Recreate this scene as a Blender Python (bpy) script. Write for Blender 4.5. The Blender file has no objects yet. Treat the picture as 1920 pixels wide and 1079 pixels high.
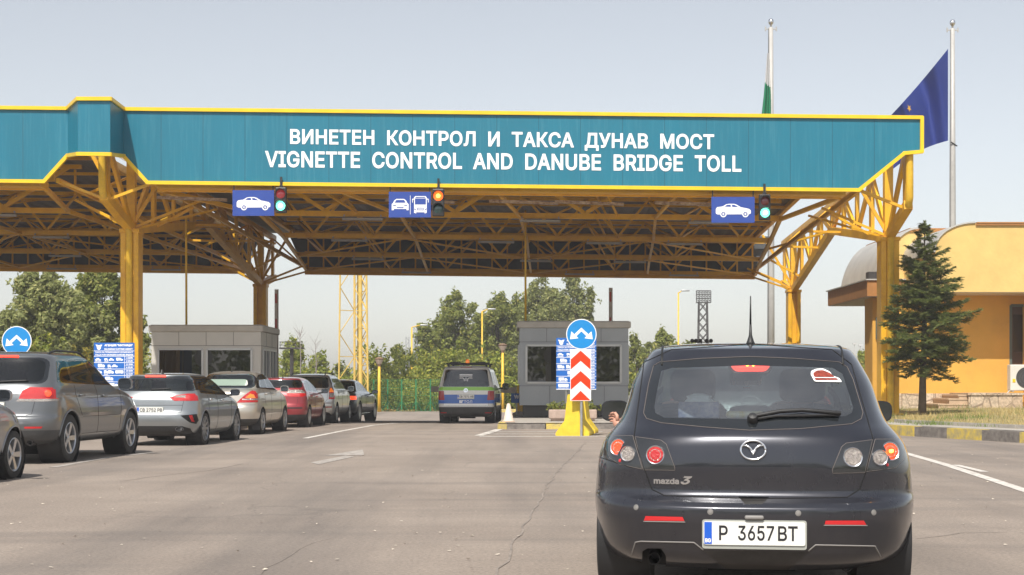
import bpy, bmesh, math, random
import numpy as np
from mathutils import Vector, Matrix
from mathutils.bvhtree import BVHTree
from mathutils.geometry import interpolate_bezier
R = math.radians
random.seed(7)
SC = bpy.context.scene
COL = SC.collection
F, CX, HY, CH = 2800.0, 960.0, 722.0, 1.2       # focal length in photo pixels, principal column, horizon row, eye height
CAM = Vector((0, 0, CH))

def P(px, py, Y):
    """point at depth Y that lies behind photo pixel (px, py)"""
    return Vector(((px - CX) / F * Y, Y, CH + (HY - py) / F * Y))

def G(px, py, z=0.0):
    Y = (CH - z) * F / (py - HY)
    return Vector(((px - CX) / F * Y, Y, z))

def gz(Y):
    """the yard is level near the viewer and falls away gently past the booths"""
    return 0.0 if Y < 48 else -.022*(min(Y, 76)-48)

# ---------------------------------------------------------------- mesh builder
class MB:
    def __init__(s):
        s.v = []; s.f = []; s.m = []
    def add(s, vs, fs, mi=0):
        k = len(s.v)
        s.v.extend([tuple(v) for v in vs])
        for f in fs:
            s.f.append(tuple(i + k for i in f)); s.m.append(mi)
        return s
    def box(s, a, b, mi=0, M=None):
        x0, y0, z0 = a; x1, y1, z1 = b
        vs = [Vector(p) for p in ((x0,y0,z0),(x1,y0,z0),(x1,y1,z0),(x0,y1,z0),(x0,y0,z1),(x1,y0,z1),(x1,y1,z1),(x0,y1,z1))]
        if M: vs = [M @ v for v in vs]
        return s.add(vs, [(0,3,2,1),(4,5,6,7),(0,1,5,4),(1,2,6,5),(2,3,7,6),(3,0,4,7)], mi)
    def beam(s, p, q, w, h=None, up=Vector((0,0,1)), mi=0):
        p = Vector(p); q = Vector(q); h = h or w
        d = (q - p).normalized()
        if abs(d.dot(up)) > .98: up = Vector((0,1,0))
        x = d.cross(up).normalized(); y = x.cross(d).normalized()
        c = []
        for e in (p, q):
            for sx, sy in ((-1,-1),(1,-1),(1,1),(-1,1)):
                c.append(e + x*(sx*w/2) + y*(sy*h/2))
        return s.add(c, [(0,1,2,3),(7,6,5,4),(0,4,5,1),(1,5,6,2),(2,6,7,3),(3,7,4,0)], mi)
    def tube(s, pts, r, n=8, mi=0, cap=True):
        pts = [Vector(p) for p in pts]
        rs = r if isinstance(r, (list, tuple)) else [r]*len(pts)
        rings = []
        d0 = (pts[1]-pts[0]).normalized()
        u = d0.orthogonal().normalized()
        vs = []
        for i, p in enumerate(pts):
            if i == 0: d = d0
            elif i == len(pts)-1: d = (pts[i]-pts[i-1]).normalized()
            else:
                d = ((pts[i]-pts[i-1]).normalized() + (pts[i+1]-pts[i]).normalized())
                d = d.normalized() if d.length > 1e-6 else d0
            u = (u - d*u.dot(d)).normalized(); w = d.cross(u)
            for k in range(n):
                a = 2*math.pi*k/n
                vs.append(p + (u*math.cos(a) + w*math.sin(a))*rs[i])
        fs = []
        for i in range(len(pts)-1):
            for k in range(n):
                a, b = i*n+k, i*n+(k+1) % n
                fs.append((a, b, b+n, a+n))
        if cap:
            fs.append(tuple(range(n-1, -1, -1)))
            fs.append(tuple(range((len(pts)-1)*n, len(pts)*n)))
        return s.add(vs, fs, mi)
    def lathe(s, prof, M=None, n=24, mi=0, close=False, cap=False):
        """prof: list of (radius, height); axis = local z of M"""
        M = M or Matrix.Identity(4)
        vs = []; fs = []
        for r, h in prof:
            for k in range(n):
                a = 2*math.pi*k/n
                vs.append(M @ Vector((r*math.cos(a), r*math.sin(a), h)))
        L = len(prof)
        for i in range(L-1 if not close else L):
            for k in range(n):
                a, b = i*n+k, i*n+(k+1) % n
                c, d = ((i+1) % L)*n+(k+1) % n, ((i+1) % L)*n+k
                fs.append((a, b, c, d))
        if cap and not close:
            if prof[0][0] > 1e-5: fs.append(tuple(range(n-1, -1, -1)))
            if prof[-1][0] > 1e-5: fs.append(tuple(range((L-1)*n, L*n)))
        return s.add(vs, fs, mi)
    def prism(s, poly, M, d0, d1, mi=0):
        """poly in local xy, extruded along local z from d0 to d1"""
        n = len(poly)
        vs = [M @ Vector((x, y, d0)) for x, y in poly] + [M @ Vector((x, y, d1)) for x, y in poly]
        fs = [tuple(range(n-1, -1, -1)), tuple(range(n, 2*n))]
        for i in range(n):
            j = (i+1) % n
            fs.append((i, j, j+n, i+n))
        return s.add(vs, fs, mi)
    def rbox(s, c, size, r=.05, seg=3, M=None, mi=0):
        """rounded box via a superellipsoid-like bevel"""
        bm = bmesh.new()
        bmesh.ops.create_cube(bm, size=1)
        for v in bm.verts: v.co = Vector((v.co.x*size[0], v.co.y*size[1], v.co.z*size[2]))
        bmesh.ops.bevel(bm, geom=bm.edges[:], offset=r, segments=seg, profile=.5, affect='EDGES')
        bm.verts.index_update()
        vs = [v.co + Vector(c) for v in bm.verts]
        if M: vs = [M @ v for v in vs]
        fs = [tuple(v.index for v in f.verts) for f in bm.faces]
        bm.free()
        return s.add(vs, fs, mi)
    def build(s, name, mats, parent=None, smooth=False, fix=True, sharp=None):
        me = bpy.data.meshes.new(name)
        me.from_pydata(s.v, [], s.f)
        mats = mats if isinstance(mats, (list, tuple)) else [mats]
        for m in mats: me.materials.append(m)
        if len(mats) > 1: me.polygons.foreach_set('material_index', s.m)
        if fix:
            bm = bmesh.new(); bm.from_mesh(me)
            bmesh.ops.recalc_face_normals(bm, faces=bm.faces[:]); bm.to_mesh(me); bm.free()
        if smooth:
            me.polygons.foreach_set('use_smooth', [True]*len(me.polygons))
            if sharp: me.set_sharp_from_angle(angle=R(sharp))
        me.update()
        return link(name, me, parent)

def link(name, me, parent=None):
    o = bpy.data.objects.new(name, me); COL.objects.link(o)
    if parent is not None:
        o.parent = parent
        r = parent
        while r.parent is not None: r = r.parent
        if r.name not in LOCAL: o.matrix_parent_inverse = wmat(parent).inverted()
    return o
LOCAL = set()       # things whose parts are modelled in the thing's own frame

def wmat(o):
    """world matrix without a depsgraph update"""
    m = o.matrix_basis.copy()
    if o.parent is not None:
        m = wmat(o.parent) @ o.matrix_parent_inverse @ m
    return m

def thing(name, label, cat, loc=(0,0,0), rz=0.0, group=None):
    o = bpy.data.objects.new(name, None); COL.objects.link(o)
    o.location = loc; o.rotation_euler = (0, 0, rz); o.empty_display_size = .2
    return tag(o, label, cat, group)

def tag(o, label, cat, group=None):
    o['label'] = label; o['category'] = cat
    if group: o['group'] = group
    return o

def kind(o, k):
    o['kind'] = k; return o

# ---------------------------------------------------------------- lettering
_txt = {}
def sans_font():
    # Blender's own interface typeface, a plain grotesque like the signs' lettering; the built-in font serves if it is absent
    import os
    for kind_ in ('LOCAL', 'SYSTEM'):
        p = os.path.join(bpy.utils.resource_path(kind_), 'datafiles', 'fonts', 'Inter.woff2')
        try:
            if os.path.exists(p): return bpy.data.fonts.load(p)
        except Exception: pass
    return None
FONT = sans_font()
def text_mesh(s, bold=0.0, extrude=0.0, shear=0.0, spacing=1.0, word=1.0, rows=90):
    """lettering as filled outlines; bold pushes every contour outwards, so strokes thicken evenly"""
    key = (s, bold, extrude, shear, spacing, word)
    if key in _txt: return _txt[key]
    cu = bpy.data.curves.new('lettering', 'FONT')
    if FONT: cu.font = FONT
    cu.body = s; cu.size = 1; cu.shear = shear; cu.space_character = spacing; cu.space_word = word
    o = bpy.data.objects.new('lettering', cu); COL.objects.link(o)
    bpy.context.view_layer.update()
    dg = bpy.context.evaluated_depsgraph_get()
    c2 = o.evaluated_get(dg).to_curve(dg)
    polys = []
    for sp in c2.splines:
        bp = sp.bezier_points; n = len(bp); pts = []
        for i in range(n):
            a, b = bp[i], bp[(i+1) % n]
            straight = (a.handle_right-a.co).cross(b.co-a.co).length < 1e-5 and (b.handle_left-b.co).cross(b.co-a.co).length < 1e-5
            if straight: pts.append(a.co.xy.copy())
            else: pts += [v.xy.copy() for v in interpolate_bezier(a.co, a.handle_right, b.handle_left, b.co, 6)[:-1]]
        out = []
        for p in pts:
            if not out or (p-out[-1]).length > 1e-4: out.append(p)
        if len(out) > 2 and (out[0]-out[-1]).length < 1e-4: out.pop()
        if len(out) > 2: polys.append(out)
    o.evaluated_get(dg).to_curve_clear(); bpy.data.objects.remove(o); bpy.data.curves.remove(cu)
    def area(p): return sum(p[i].x*p[(i+1) % len(p)].y - p[(i+1) % len(p)].x*p[i].y for i in range(len(p)))/2
    big = max(polys, key=lambda p: abs(area(p))); sg = 1 if area(big) > 0 else -1
    def grow(p):
        if not bold: return p
        n = len(p); r = []
        for i in range(n):
            d0 = (p[i]-p[i-1]).normalized(); d1 = (p[(i+1) % n]-p[i]).normalized()
            n0 = Vector((d0.y, -d0.x))*sg; n1 = Vector((d1.y, -d1.x))*sg; m = n0+n1
            k = m.length
            r.append(p[i] + (m/k*min(bold/max(.35, k/2), bold*1.8) if k > 1e-3 else n0*bold))
        return r
    loops = [grow(p) for p in polys]
    # filled row by row with the winding rule, so strokes that cross inside a glyph stay solid
    E = []
    for l in loops:
        for i in range(len(l)):
            p, q = l[i], l[(i+1) % len(l)]
            if p.y != q.y: E.append((p.x, p.y, q.x, q.y, 1 if q.y > p.y else -1))
    E = np.array(E); y0 = min(E[:,1].min(), E[:,3].min()); y1 = max(E[:,1].max(), E[:,3].max())
    vs = []; fs = []; h = (y1-y0)/rows
    lo_ = np.minimum(E[:,1], E[:,3]); hi_ = np.maximum(E[:,1], E[:,3])
    for r in range(rows):
        ya = y0+h*r; ym = ya+h*.5
        k = (lo_ <= ym) & (hi_ > ym); e_ = E[k]
        if not len(e_): continue
        xs = e_[:,0] + (e_[:,2]-e_[:,0])*(ym-e_[:,1])/(e_[:,3]-e_[:,1]); od = np.argsort(xs); w = 0; st = 0
        for i in od:
            if w == 0: st = xs[i]
            w += e_[i,4]
            if w == 0 and xs[i]-st > 1e-4:
                b = len(vs); vs += [(st,ya,extrude),(xs[i],ya,extrude),(xs[i],ya+h,extrude),(st,ya+h,extrude)]; fs.append((b,b+1,b+2,b+3))
    if extrude:
        for l in loops:
            b = len(vs); n = len(l); vs += [(v.x, v.y, extrude) for v in l]+[(v.x, v.y, 0) for v in l]
            fs += [(b+i, b+(i+1) % n, b+n+(i+1) % n, b+n+i) for i in range(n)]
    _txt[key] = (np.array(vs), fs)
    return _txt[key]

def text_into(mb, s, x0, y0, x1, y1, M, mi=0, d=0.0, **kw):
    """fit the lettering into the rectangle (x0,y0)-(x1,y1) of the local xy plane of M"""
    vs, fs = text_mesh(s, **kw)
    lo = vs.min(0); hi = vs.max(0)
    sx = (x1-x0)/(hi[0]-lo[0]); sy = (y1-y0)/(hi[1]-lo[1])
    mb.add([M @ Vector((x0+(v[0]-lo[0])*sx, y0+(v[1]-lo[1])*sy, d+v[2])) for v in vs], fs, mi)
    return mb

def facing(o, nx=0.0, ny=-1.0):
    """frame with local x to the viewer's right, local y up, local z along the horizontal normal (nx, ny)"""
    n = Vector((nx, ny, 0)).normalized(); u = Vector((0,0,1)); x = u.cross(n)
    return Matrix(((x.x, u.x, n.x, o[0]), (x.y, u.y, n.y, o[1]), (x.z, u.z, n.z, o[2]), (0,0,0,1)))

def rounded(poly, r, seg=4):
    """round the corners of a convex polygon (r may be a list)"""
    out = []; n = len(poly)
    for i in range(n):
        p = Vector(poly[i]); a = Vector(poly[i-1]); b = Vector(poly[(i+1) % n])
        ri = r[i] if isinstance(r, (list, tuple)) else r
        da = (a-p); db = (b-p)
        k = min(ri, da.length*.48, db.length*.48)
        if k < 1e-6: out.append(tuple(p)); continue
        pa = p + da.normalized()*k; pb = p + db.normalized()*k
        for j in range(seg+1):
            t = j/seg
            q = pa*(1-t)**2 + p*(2*t*(1-t)) + pb*t*t
            out.append(tuple(q))
    return out

# ---------------------------------------------------------------- materials
def mat(name, col=(.5,.5,.5), rough=.5, metal=0.0, coat=0.0, var=0.0, vscale=3.0, bump=0.0, bscale=20.0,
        emit=None, estr=0.0, spec=.5, col2=None, coat_rough=.03, stretch=None):
    m = bpy.data.materials.new(name); m.use_nodes = True
    nt = m.node_tree; b = nt.nodes['Principled BSDF']
    b.inputs['Base Color'].default_value = (*col, 1)
    b.inputs['Roughness'].default_value = rough
    b.inputs['Metallic'].default_value = metal
    b.inputs['Specular IOR Level'].default_value = spec
    b.inputs['Coat Weight'].default_value = coat
    b.inputs['Coat Roughness'].default_value = coat_rough
    if emit:
        b.inputs['Emission Color'].default_value = (*emit, 1); b.inputs['Emission Strength'].default_value = estr
    if var or bump or col2:
        tc = nt.nodes.new('ShaderNodeTexCoord'); mp = nt.nodes.new('ShaderNodeMapping')
        nt.links.new(tc.outputs['Object'], mp.inputs['Vector'])
        if stretch: mp.inputs['Scale'].default_value = stretch
        if var or col2:
            n = nt.nodes.new('ShaderNodeTexNoise'); n.inputs['Scale'].default_value = vscale; n.inputs['Detail'].default_value = 6
            n.inputs['Roughness'].default_value = .62
            nt.links.new(mp.outputs['Vector'], n.inputs['Vector'])
            cr = nt.nodes.new('ShaderNodeValToRGB')
            cr.color_ramp.elements[0].position = .32; cr.color_ramp.elements[1].position = .68
            c2 = col2 or tuple(min(1, c*(1+var)) for c in col); c1 = col if col2 else tuple(c*(1-var) for c in col)
            cr.color_ramp.elements[0].color = (*c1, 1); cr.color_ramp.elements[1].color = (*c2, 1)
            nt.links.new(n.outputs['Fac'], cr.inputs['Fac']); nt.links.new(cr.outputs['Color'], b.inputs['Base Color'])
        if bump:
            n2 = nt.nodes.new('ShaderNodeTexNoise'); n2.inputs['Scale'].default_value = bscale; n2.inputs['Detail'].default_value = 4
            nt.links.new(tc.outputs['Object'], n2.inputs['Vector'])
            bp = nt.nodes.new('ShaderNodeBump'); bp.inputs['Strength'].default_value = bump; bp.inputs['Distance'].default_value = .02
            nt.links.new(n2.outputs['Fac'], bp.inputs['Height']); nt.links.new(bp.outputs['Normal'], b.inputs['Normal'])
    return m

def nodes(m):
    return m.node_tree.nodes, m.node_tree.links, m.node_tree.nodes['Principled BSDF']

def glass_mat(name, tint=(.55,.6,.6), alpha=.5, rough=.02, veil=.03, dust=0.0):
    """tinted pane: part clear, part glossy by angle"""
    m = bpy.data.materials.new(name); m.use_nodes = True
    nt = m.node_tree; N = nt.nodes; L = nt.links
    N.remove(N['Principled BSDF'])
    out = N['Material Output']
    tr = N.new('ShaderNodeBsdfTransparent'); tr.inputs['Color'].default_value = (*[c*alpha for c in tint], 1)
    gl = N.new('ShaderNodeBsdfGlossy'); gl.inputs['Roughness'].default_value = rough; gl.inputs['Color'].default_value = (.95,.97,1,1)
    fr = N.new('ShaderNodeFresnel'); fr.inputs['IOR'].default_value = 1.55
    ml = N.new('ShaderNodeMath'); ml.operation = 'MULTIPLY_ADD'; ml.inputs[1].default_value = .9; ml.inputs[2].default_value = veil
    mx = N.new('ShaderNodeMixShader')
    L.new(fr.outputs['Fac'], ml.inputs[0]); L.new(ml.outputs[0], mx.inputs['Fac'])
    L.new(tr.outputs['BSDF'], mx.inputs[1]); L.new(gl.outputs['BSDF'], mx.inputs[2]); L.new(mx.outputs['Shader'], out.inputs['Surface'])
    if dust:      # a film of road dust that catches the sun
        df = N.new('ShaderNodeBsdfDiffuse'); df.inputs['Color'].default_value = (.62,.62,.58,1); m2 = N.new('ShaderNodeMixShader')
        tc = N.new('ShaderNodeTexCoord'); nz = N.new('ShaderNodeTexNoise'); nz.inputs['Scale'].default_value = 9; nz.inputs['Detail'].default_value = 6
        L.new(tc.outputs['Object'], nz.inputs['Vector']); mm = N.new('ShaderNodeMath'); mm.operation = 'MULTIPLY'; mm.inputs[1].default_value = dust*2
        L.new(nz.outputs['Fac'], mm.inputs[0]); L.new(mm.outputs[0], m2.inputs['Fac']); L.new(mx.outputs[0], m2.inputs[1]); L.new(df.outputs[0], m2.inputs[2]); L.new(m2.outputs[0], out.inputs['Surface'])
    return m

M = {}
def paint(name, col, metal=.55, rough=.38, coat=1.0, dust=.12):
    """metallic car paint with a light film of road dust"""
    m = mat(name, col, rough, metal, coat)
    N, L, b = nodes(m)
    tc = N.new('ShaderNodeTexCoord'); n = N.new('ShaderNodeTexNoise'); n.inputs['Scale'].default_value = 5; n.inputs['Detail'].default_value = 8
    n.inputs['Roughness'].default_value = .7
    mp = N.new('ShaderNodeMapping'); mp.inputs['Scale'].default_value = (1.6, 1.6, .45)
    L.new(tc.outputs['Object'], mp.inputs['Vector']); L.new(mp.outputs['Vector'], n.inputs['Vector'])
    sp = N.new('ShaderNodeSeparateXYZ'); L.new(tc.outputs['Object'], sp.inputs['Vector'])
    mr = N.new('ShaderNodeMapRange'); mr.inputs['From Min'].default_value = .15; mr.inputs['From Max'].default_value = .75
    mr.inputs['To Min'].default_value = 1.0; mr.inputs['To Max'].default_value = .35
    L.new(sp.outputs['Z'], mr.inputs['Value'])
    mu = N.new('ShaderNodeMath'); mu.operation = 'MULTIPLY'; L.new(n.outputs['Fac'], mu.inputs[0]); L.new(mr.outputs['Result'], mu.inputs[1])
    m2 = N.new('ShaderNodeMath'); m2.operation = 'MULTIPLY'; m2.inputs[1].default_value = dust*2; L.new(mu.outputs[0], m2.inputs[0])
    mx = N.new('ShaderNodeMix'); mx.data_type = 'RGBA'
    mx.inputs[6].default_value = (*col, 1); mx.inputs[7].default_value = (.36,.31,.26,1)
    L.new(m2.outputs[0], mx.inputs[0]); L.new(mx.outputs[2], b.inputs['Base Color'])
    a = N.new('ShaderNodeMath'); a.operation = 'MULTIPLY_ADD'; a.inputs[1].default_value = .5; a.inputs[2].default_value = rough
    L.new(m2.outputs[0], a.inputs[0]); L.new(a.outputs[0], b.inputs['Roughness'])
    s = N.new('ShaderNodeMath'); s.operation = 'MULTIPLY_ADD'; s.inputs[1].default_value = -1.6; s.inputs[2].default_value = coat; s.use_clamp = True
    L.new(m2.outputs[0], s.inputs[0]); L.new(s.outputs[0], b.inputs['Coat Weight'])
    return m

def yellow_mat():
    m = mat('weathered_yellow_paint', (.68,.36,.018), .45, 0, var=.0)
    N, L, b = nodes(m)
    tc = N.new('ShaderNodeTexCoord')
    n = N.new('ShaderNodeTexNoise'); n.inputs['Scale'].default_value = 1.7; n.inputs['Detail'].default_value = 8; n.inputs['Roughness'].default_value = .7
    L.new(tc.outputs['Object'], n.inputs['Vector'])
    cr = N.new('ShaderNodeValToRGB'); e = cr.color_ramp.elements
    e[0].position = .30; e[0].color = (.62,.30,.018,1); e[1].position = .55; e[1].color = (.80,.44,.018,1)
    L.new(n.outputs['Fac'], cr.inputs['Fac'])
    n2 = N.new('ShaderNodeTexNoise'); n2.inputs['Scale'].default_value = 9; n2.inputs['Detail'].default_value = 10; n2.inputs['Roughness'].default_value = .75
    L.new(tc.outputs['Object'], n2.inputs['Vector'])
    r2 = N.new('ShaderNodeValToRGB'); r2.color_ramp.elements[0].position = .69; r2.color_ramp.elements[1].position = .76
    L.new(n2.outputs['Fac'], r2.inputs['Fac'])
    mx = N.new('ShaderNodeMix'); mx.data_type = 'RGBA'; mx.inputs[7].default_value = (.17,.07,.03,1)
    L.new(r2.outputs['Color'], mx.inputs[0]); L.new(cr.outputs['Color'], mx.inputs[6]); L.new(mx.outputs[2], b.inputs['Base Color'])
    return m

def mats():
    M['yellow'] = yellow_mat()
    M['yellow_trim'] = mat('bright_yellow_trim', (.80,.52,.012), .42, var=.08, vscale=2)
    M['yellow_pole'] = mat('yellow_pole_paint', (.72,.44,.03), .5, var=.15, vscale=4)
    M['yellow_conc'] = mat('yellow_painted_concrete', (.70,.50,.03), .7, var=.14, vscale=5, bump=.25, bscale=40)
    M['steel'] = mat('galvanised_steel', (.42,.43,.44), .45, .7, var=.12, vscale=8)
    M['grey_pole'] = mat('grey_flagpole_paint', (.42,.41,.39), .5, .1, var=.08, vscale=3)
    M['chrome'] = mat('chrome', (.85,.86,.88), .12, 1)
    M['black'] = mat('black_plastic', (.018,.018,.019), .5, var=.2, vscale=10)
    M['dusty_black'] = mat('dusty_black_plastic', (.035,.033,.032), .62, var=.3, vscale=8)
    M['rubber'] = mat('tyre_rubber', (.032,.031,.030), .82, var=.3, vscale=12, bump=.3, bscale=60)
    M['alloy'] = mat('alloy_wheel', (.55,.56,.58), .3, .85)
    M['alloy_dark'] = mat('dark_wheel_well', (.03,.03,.032), .6, .4)
    M['brake'] = mat('brake_metal', (.25,.24,.23), .4, .8)
    M['white'] = mat('white_sign_paint', (.80,.80,.80), .5)
    M['letter'] = mat('white_lettering', (.86,.86,.86), .5)
    M['black_letter'] = mat('black_lettering', (.012,.012,.015), .5)
    M['euro_blue'] = mat('plate_blue', (.01,.10,.55), .4)
    M['plate'] = mat('licence_plate_white', (.74,.74,.70), .4, var=.06, vscale=20)
    M['plate_frame'] = mat('plate_frame', (.33,.34,.31), .5)
    M['sign_blue'] = mat('sign_blue', (.0,.225,.58), .4, coat=.1, var=.05)
    M['board_blue'] = mat('tariff_board_blue', (.005,.12,.47), .4, coat=.2, var=.05)
    M['lane_blue'] = mat('lane_sign_blue', (.022,.06,.30), .4, var=.06)
    M['red_white_red'] = mat('reflective_red', (.75,.042,.006), .6, spec=.2)
    M['lamp_red'] = mat('red_lamp', (.45,.006,.010), .25, coat=.5, emit=(1,.03,.02), estr=.04, bump=.5, bscale=150)
    M['lamp_brake'] = mat('lit_brake_lamp', (.75,.03,.008), .15, coat=1, emit=(1,.07,.008), estr=1.0, bump=.8, bscale=150)
    M['lamp_hot'] = mat('lit_bulb', (1,.45,.05), .2, emit=(1,.42,.04), estr=7)
    M['lamp_orange'] = mat('orange_lamp', (.8,.2,.02), .15, coat=1, emit=(1,.22,.02), estr=.35)
    M['lamp_clear'] = mat('clear_lamp', (.40,.36,.33), .22, .6, coat=1, var=.45, vscale=60, bump=.7, bscale=160)
    M['lamp_dark'] = mat('smoked_lamp_housing', (.03,.032,.035), .18, .3, coat=1)
    M['lamp_dkred'] = mat('dark_red_lamp', (.30,.008,.012), .2, coat=1)
    M['reflector'] = mat('red_reflector', (.62,.02,.025), .25, coat=.6)
    M['glass'] = glass_mat('tinted_car_glass', (.76,.86,.84), .80)
    M['glass_dark'] = glass_mat('dark_car_glass', (.5,.55,.55), .30)
    M['glass_clear'] = glass_mat('clear_car_glass', (.86,.98,.97), .90)
    M['glass_rear'] = glass_mat('dusty_rear_glass', (.86,.98,.98), .98, .03, .20, .028)
    M['booth_glass'] = glass_mat('booth_window_glass', (.35,.42,.46), .10, .015)
    M['frit'] = mat('black_glass_edge', (.012,.014,.016), .08, coat=1)
    M['seal'] = mat('rubber_seal', (.012,.012,.012), .6)
    M['seam'] = mat('panel_gap', (.006,.006,.006), .9)
    M['seat'] = mat('dark_seat_fabric', (.045,.05,.058), .85, var=.2, vscale=9)
    M['interior'] = mat('dark_cabin_lining', (.085,.088,.092), .85)
    M['skin'] = mat('skin', (.52,.27,.19), .5, var=.1, vscale=12)
    M['hair'] = mat('dark_hair', (.02,.015,.012), .7)
    M['shirt_dark'] = mat('dark_shirt', (.03,.035,.05), .85, var=.2)
    M['shirt_white'] = mat('white_shirt', (.75,.75,.76), .85, var=.06)
    M['trousers'] = mat('dark_trousers', (.03,.03,.04), .85, var=.2)
mats()
# ================================================================ car bodies
def pchip(x, y, q):
    x = np.asarray(x, float); y = np.asarray(y, float); q = np.asarray(q, float)
    h = np.diff(x); d = np.diff(y)/h; n = len(x); m = np.zeros(n)
    for i in range(1, n-1):
        if d[i-1]*d[i] > 0:
            w1 = 2*h[i]+h[i-1]; w2 = h[i]+2*h[i-1]
            m[i] = (w1+w2)/(w1/d[i-1]+w2/d[i])
    m[0] = d[0]; m[-1] = d[-1]
    i = np.clip(np.searchsorted(x, q)-1, 0, n-2); t = (q-x[i])/h[i]
    return ((2*t**3-3*t**2+1)*y[i] + (t**3-2*t**2+t)*h[i]*m[i] + (-2*t**3+3*t**2)*y[i+1] + (t**3-t**2)*h[i]*m[i+1])

def planes2(poly, ax):
    """planes bounding a convex polygon given in two local axes (1,2)=side view, (0,2)=rear view"""
    c = Vector((sum(p[0] for p in poly)/len(poly), sum(p[1] for p in poly)/len(poly)))
    out = []
    for i in range(len(poly)):
        a = Vector(poly[i]); b = Vector(poly[(i+1) % len(poly)])
        if (b-a).length < 1e-6: continue
        n = Vector((b.y-a.y, a.x-b.x))
        if n.dot(c-a) > 0: n = -n
        co = Vector((0,0,0)); no = Vector((0,0,0))
        co[ax[0]], co[ax[1]] = a.x, a.y; no[ax[0]], no[ax[1]] = n.x, n.y
        out.append((co, no.normalized()))
    return out

class Hull:
    """closed body surface: a stack of level outlines, then panels cut out of it exactly along their edges"""
    def __init__(s, knots, world, sub=5, nr=18, ns=20, nf=14):
        s.W = world; s.Wi = world.inverted()
        K = np.array(knots, float); z = K[:,0]
        q = np.concatenate([np.linspace(z[i], z[i+1], sub, endpoint=False) for i in range(len(z)-1)] + [[z[-1]]])
        c = [pchip(z, K[:,j], q) for j in range(1, 8)]
        H = nr + ns + nf + 1
        rings = []
        for k in range(len(q)):
            w, yr, Lr, er, yf, Lf, ef = [a[k] for a in c]
            tot = yf-yr
            if Lr+Lf > tot*.98: f = tot*.98/(Lr+Lf); Lr *= f; Lf *= f
            half = []
            for i in range(nr+1):
                t = i/nr*math.pi/2
                half.append((w*math.sin(t)**(2/er), yr+Lr-Lr*math.cos(t)**(2/er)))
            y0 = yr+Lr; y1 = yf-Lf
            for i in range(1, ns): half.append((w, y0+(y1-y0)*i/ns))
            for i in range(nf+1):
                t = i/nf*math.pi/2
                half.append((w*max(0, math.cos(t))**(2/ef), y1+Lf*math.sin(t)**(2/ef)))
            half[0] = (0, yr); half[-1] = (0, yf)
            ring = half + [(-x, y) for x, y in half[-2:0:-1]]
            rings.append([(x, y, q[k]) for x, y in ring])
        n = len(rings[0]); vs = [p for r in rings for p in r]; fs = []
        for k in range(len(rings)-1):
            for i in range(n):
                j = (i+1) % n
                fs.append((k*n+i, k*n+j, (k+1)*n+j, (k+1)*n+i))
        b = (len(rings)-1)*n
        def cap(b, flip):
            for i in range(H-1):
                a0, a1 = b+i, b+i+1; m0, m1 = b+(n-i) % n, b+(n-i-1) % n
                f = [a0, a1, m1, m0]; f = list(dict.fromkeys(f))
                if len(f) > 2: fs.append(tuple(f[::-1] if flip else f))
        cap(b, False); cap(0, True)
        bm = bmesh.new(); bv = [bm.verts.new(v) for v in vs]
        for f in fs:
            try: bm.faces.new([bv[i] for i in f])
            except ValueError: pass
        bmesh.ops.recalc_face_normals(bm, faces=bm.faces[:])
        bm.normal_update()
        s.bm = bm; s.lay = bm.faces.layers.int.new('pid')
        s.refv = [v.co.copy() for v in bm.verts]; bm.verts.index_update()
        s.refn = [v.normal.copy() for v in bm.verts]
        s.reff = [tuple(v.index for v in f.verts) for f in bm.faces]
        s.bvh = BVHTree.FromPolygons(s.refv, s.reff)
        s.ids = {'body': 0}
    def normal_at(s, co):
        loc, no, fi, d = s.bvh.find_nearest(co)
        f = s.reff[fi]; wt = [1/((s.refv[i]-co).length_squared+1e-8) for i in f]
        n = Vector((0,0,0))
        for i, w in zip(f, wt): n += s.refn[i]*w
        return n.normalized()
    def cut(s, name, planes, src=('body',), cond=None):
        pid = s.ids.setdefault(name, len(s.ids))
        sid = {s.ids[k] for k in src if k in s.ids}
        lay = s.lay
        ins = [f for f in s.bm.faces if f[lay] in sid and (cond is None or cond(f.calc_center_median(), f.normal))]
        # quick reject: drop faces wholly outside one plane
        for co, no in planes:
            ins = [f for f in ins if any((v.co-co).dot(no) < 1e-6 for v in f.verts)]
        for co, no in planes:
            geom = list({e for f in ins for e in f.edges}) + list({v for f in ins for v in f.verts}) + ins
            if not ins: break
            r = bmesh.ops.bisect_plane(s.bm, geom=geom, dist=2e-5, plane_co=co, plane_no=no)
            new = [g for g in r['geom'] if isinstance(g, bmesh.types.BMFace)]
            ins = [f for f in set(ins) | set(new) if f.is_valid and (f.calc_center_median()-co).dot(no) < 0]
        s.bm.normal_update()
        for f in ins: f[lay] = pid
        return ins
    def side(s, name, poly, src=('body',), sgn=0):
        return s.cut(name, planes2(poly, (1,2)), src, lambda c, n: abs(n.x) > .3 and (c.x*sgn > 0 if sgn else True))
    def rear(s, name, poly, src=('body',), ymax=None, nmax=.25):
        return s.cut(name, planes2(poly, (0,2)), src, lambda c, n: n.y < nmax and c.y < (ymax if ymax is not None else -.3))
    def front(s, name, poly, src=('body',), ymin=0):
        return s.cut(name, planes2(poly, (0,2)), src, lambda c, n: n.y > .1 and c.y > ymin)
    def pxplanes(s, poly):
        o = s.Wi @ CAM; Rm = s.Wi.to_3x3()
        d = [Rm @ Vector(((x-CX)/F, 1, (HY-y)/F)) for x, y in poly]
        c = sum(d, Vector((0,0,0)))
        out = []
        for i in range(len(d)):
            n = d[i].cross(d[(i+1) % len(d)])
            if n.length < 1e-12: continue
            if n.dot(c) > 0: n = -n
            out.append((o, n.normalized()))
        return out
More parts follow.
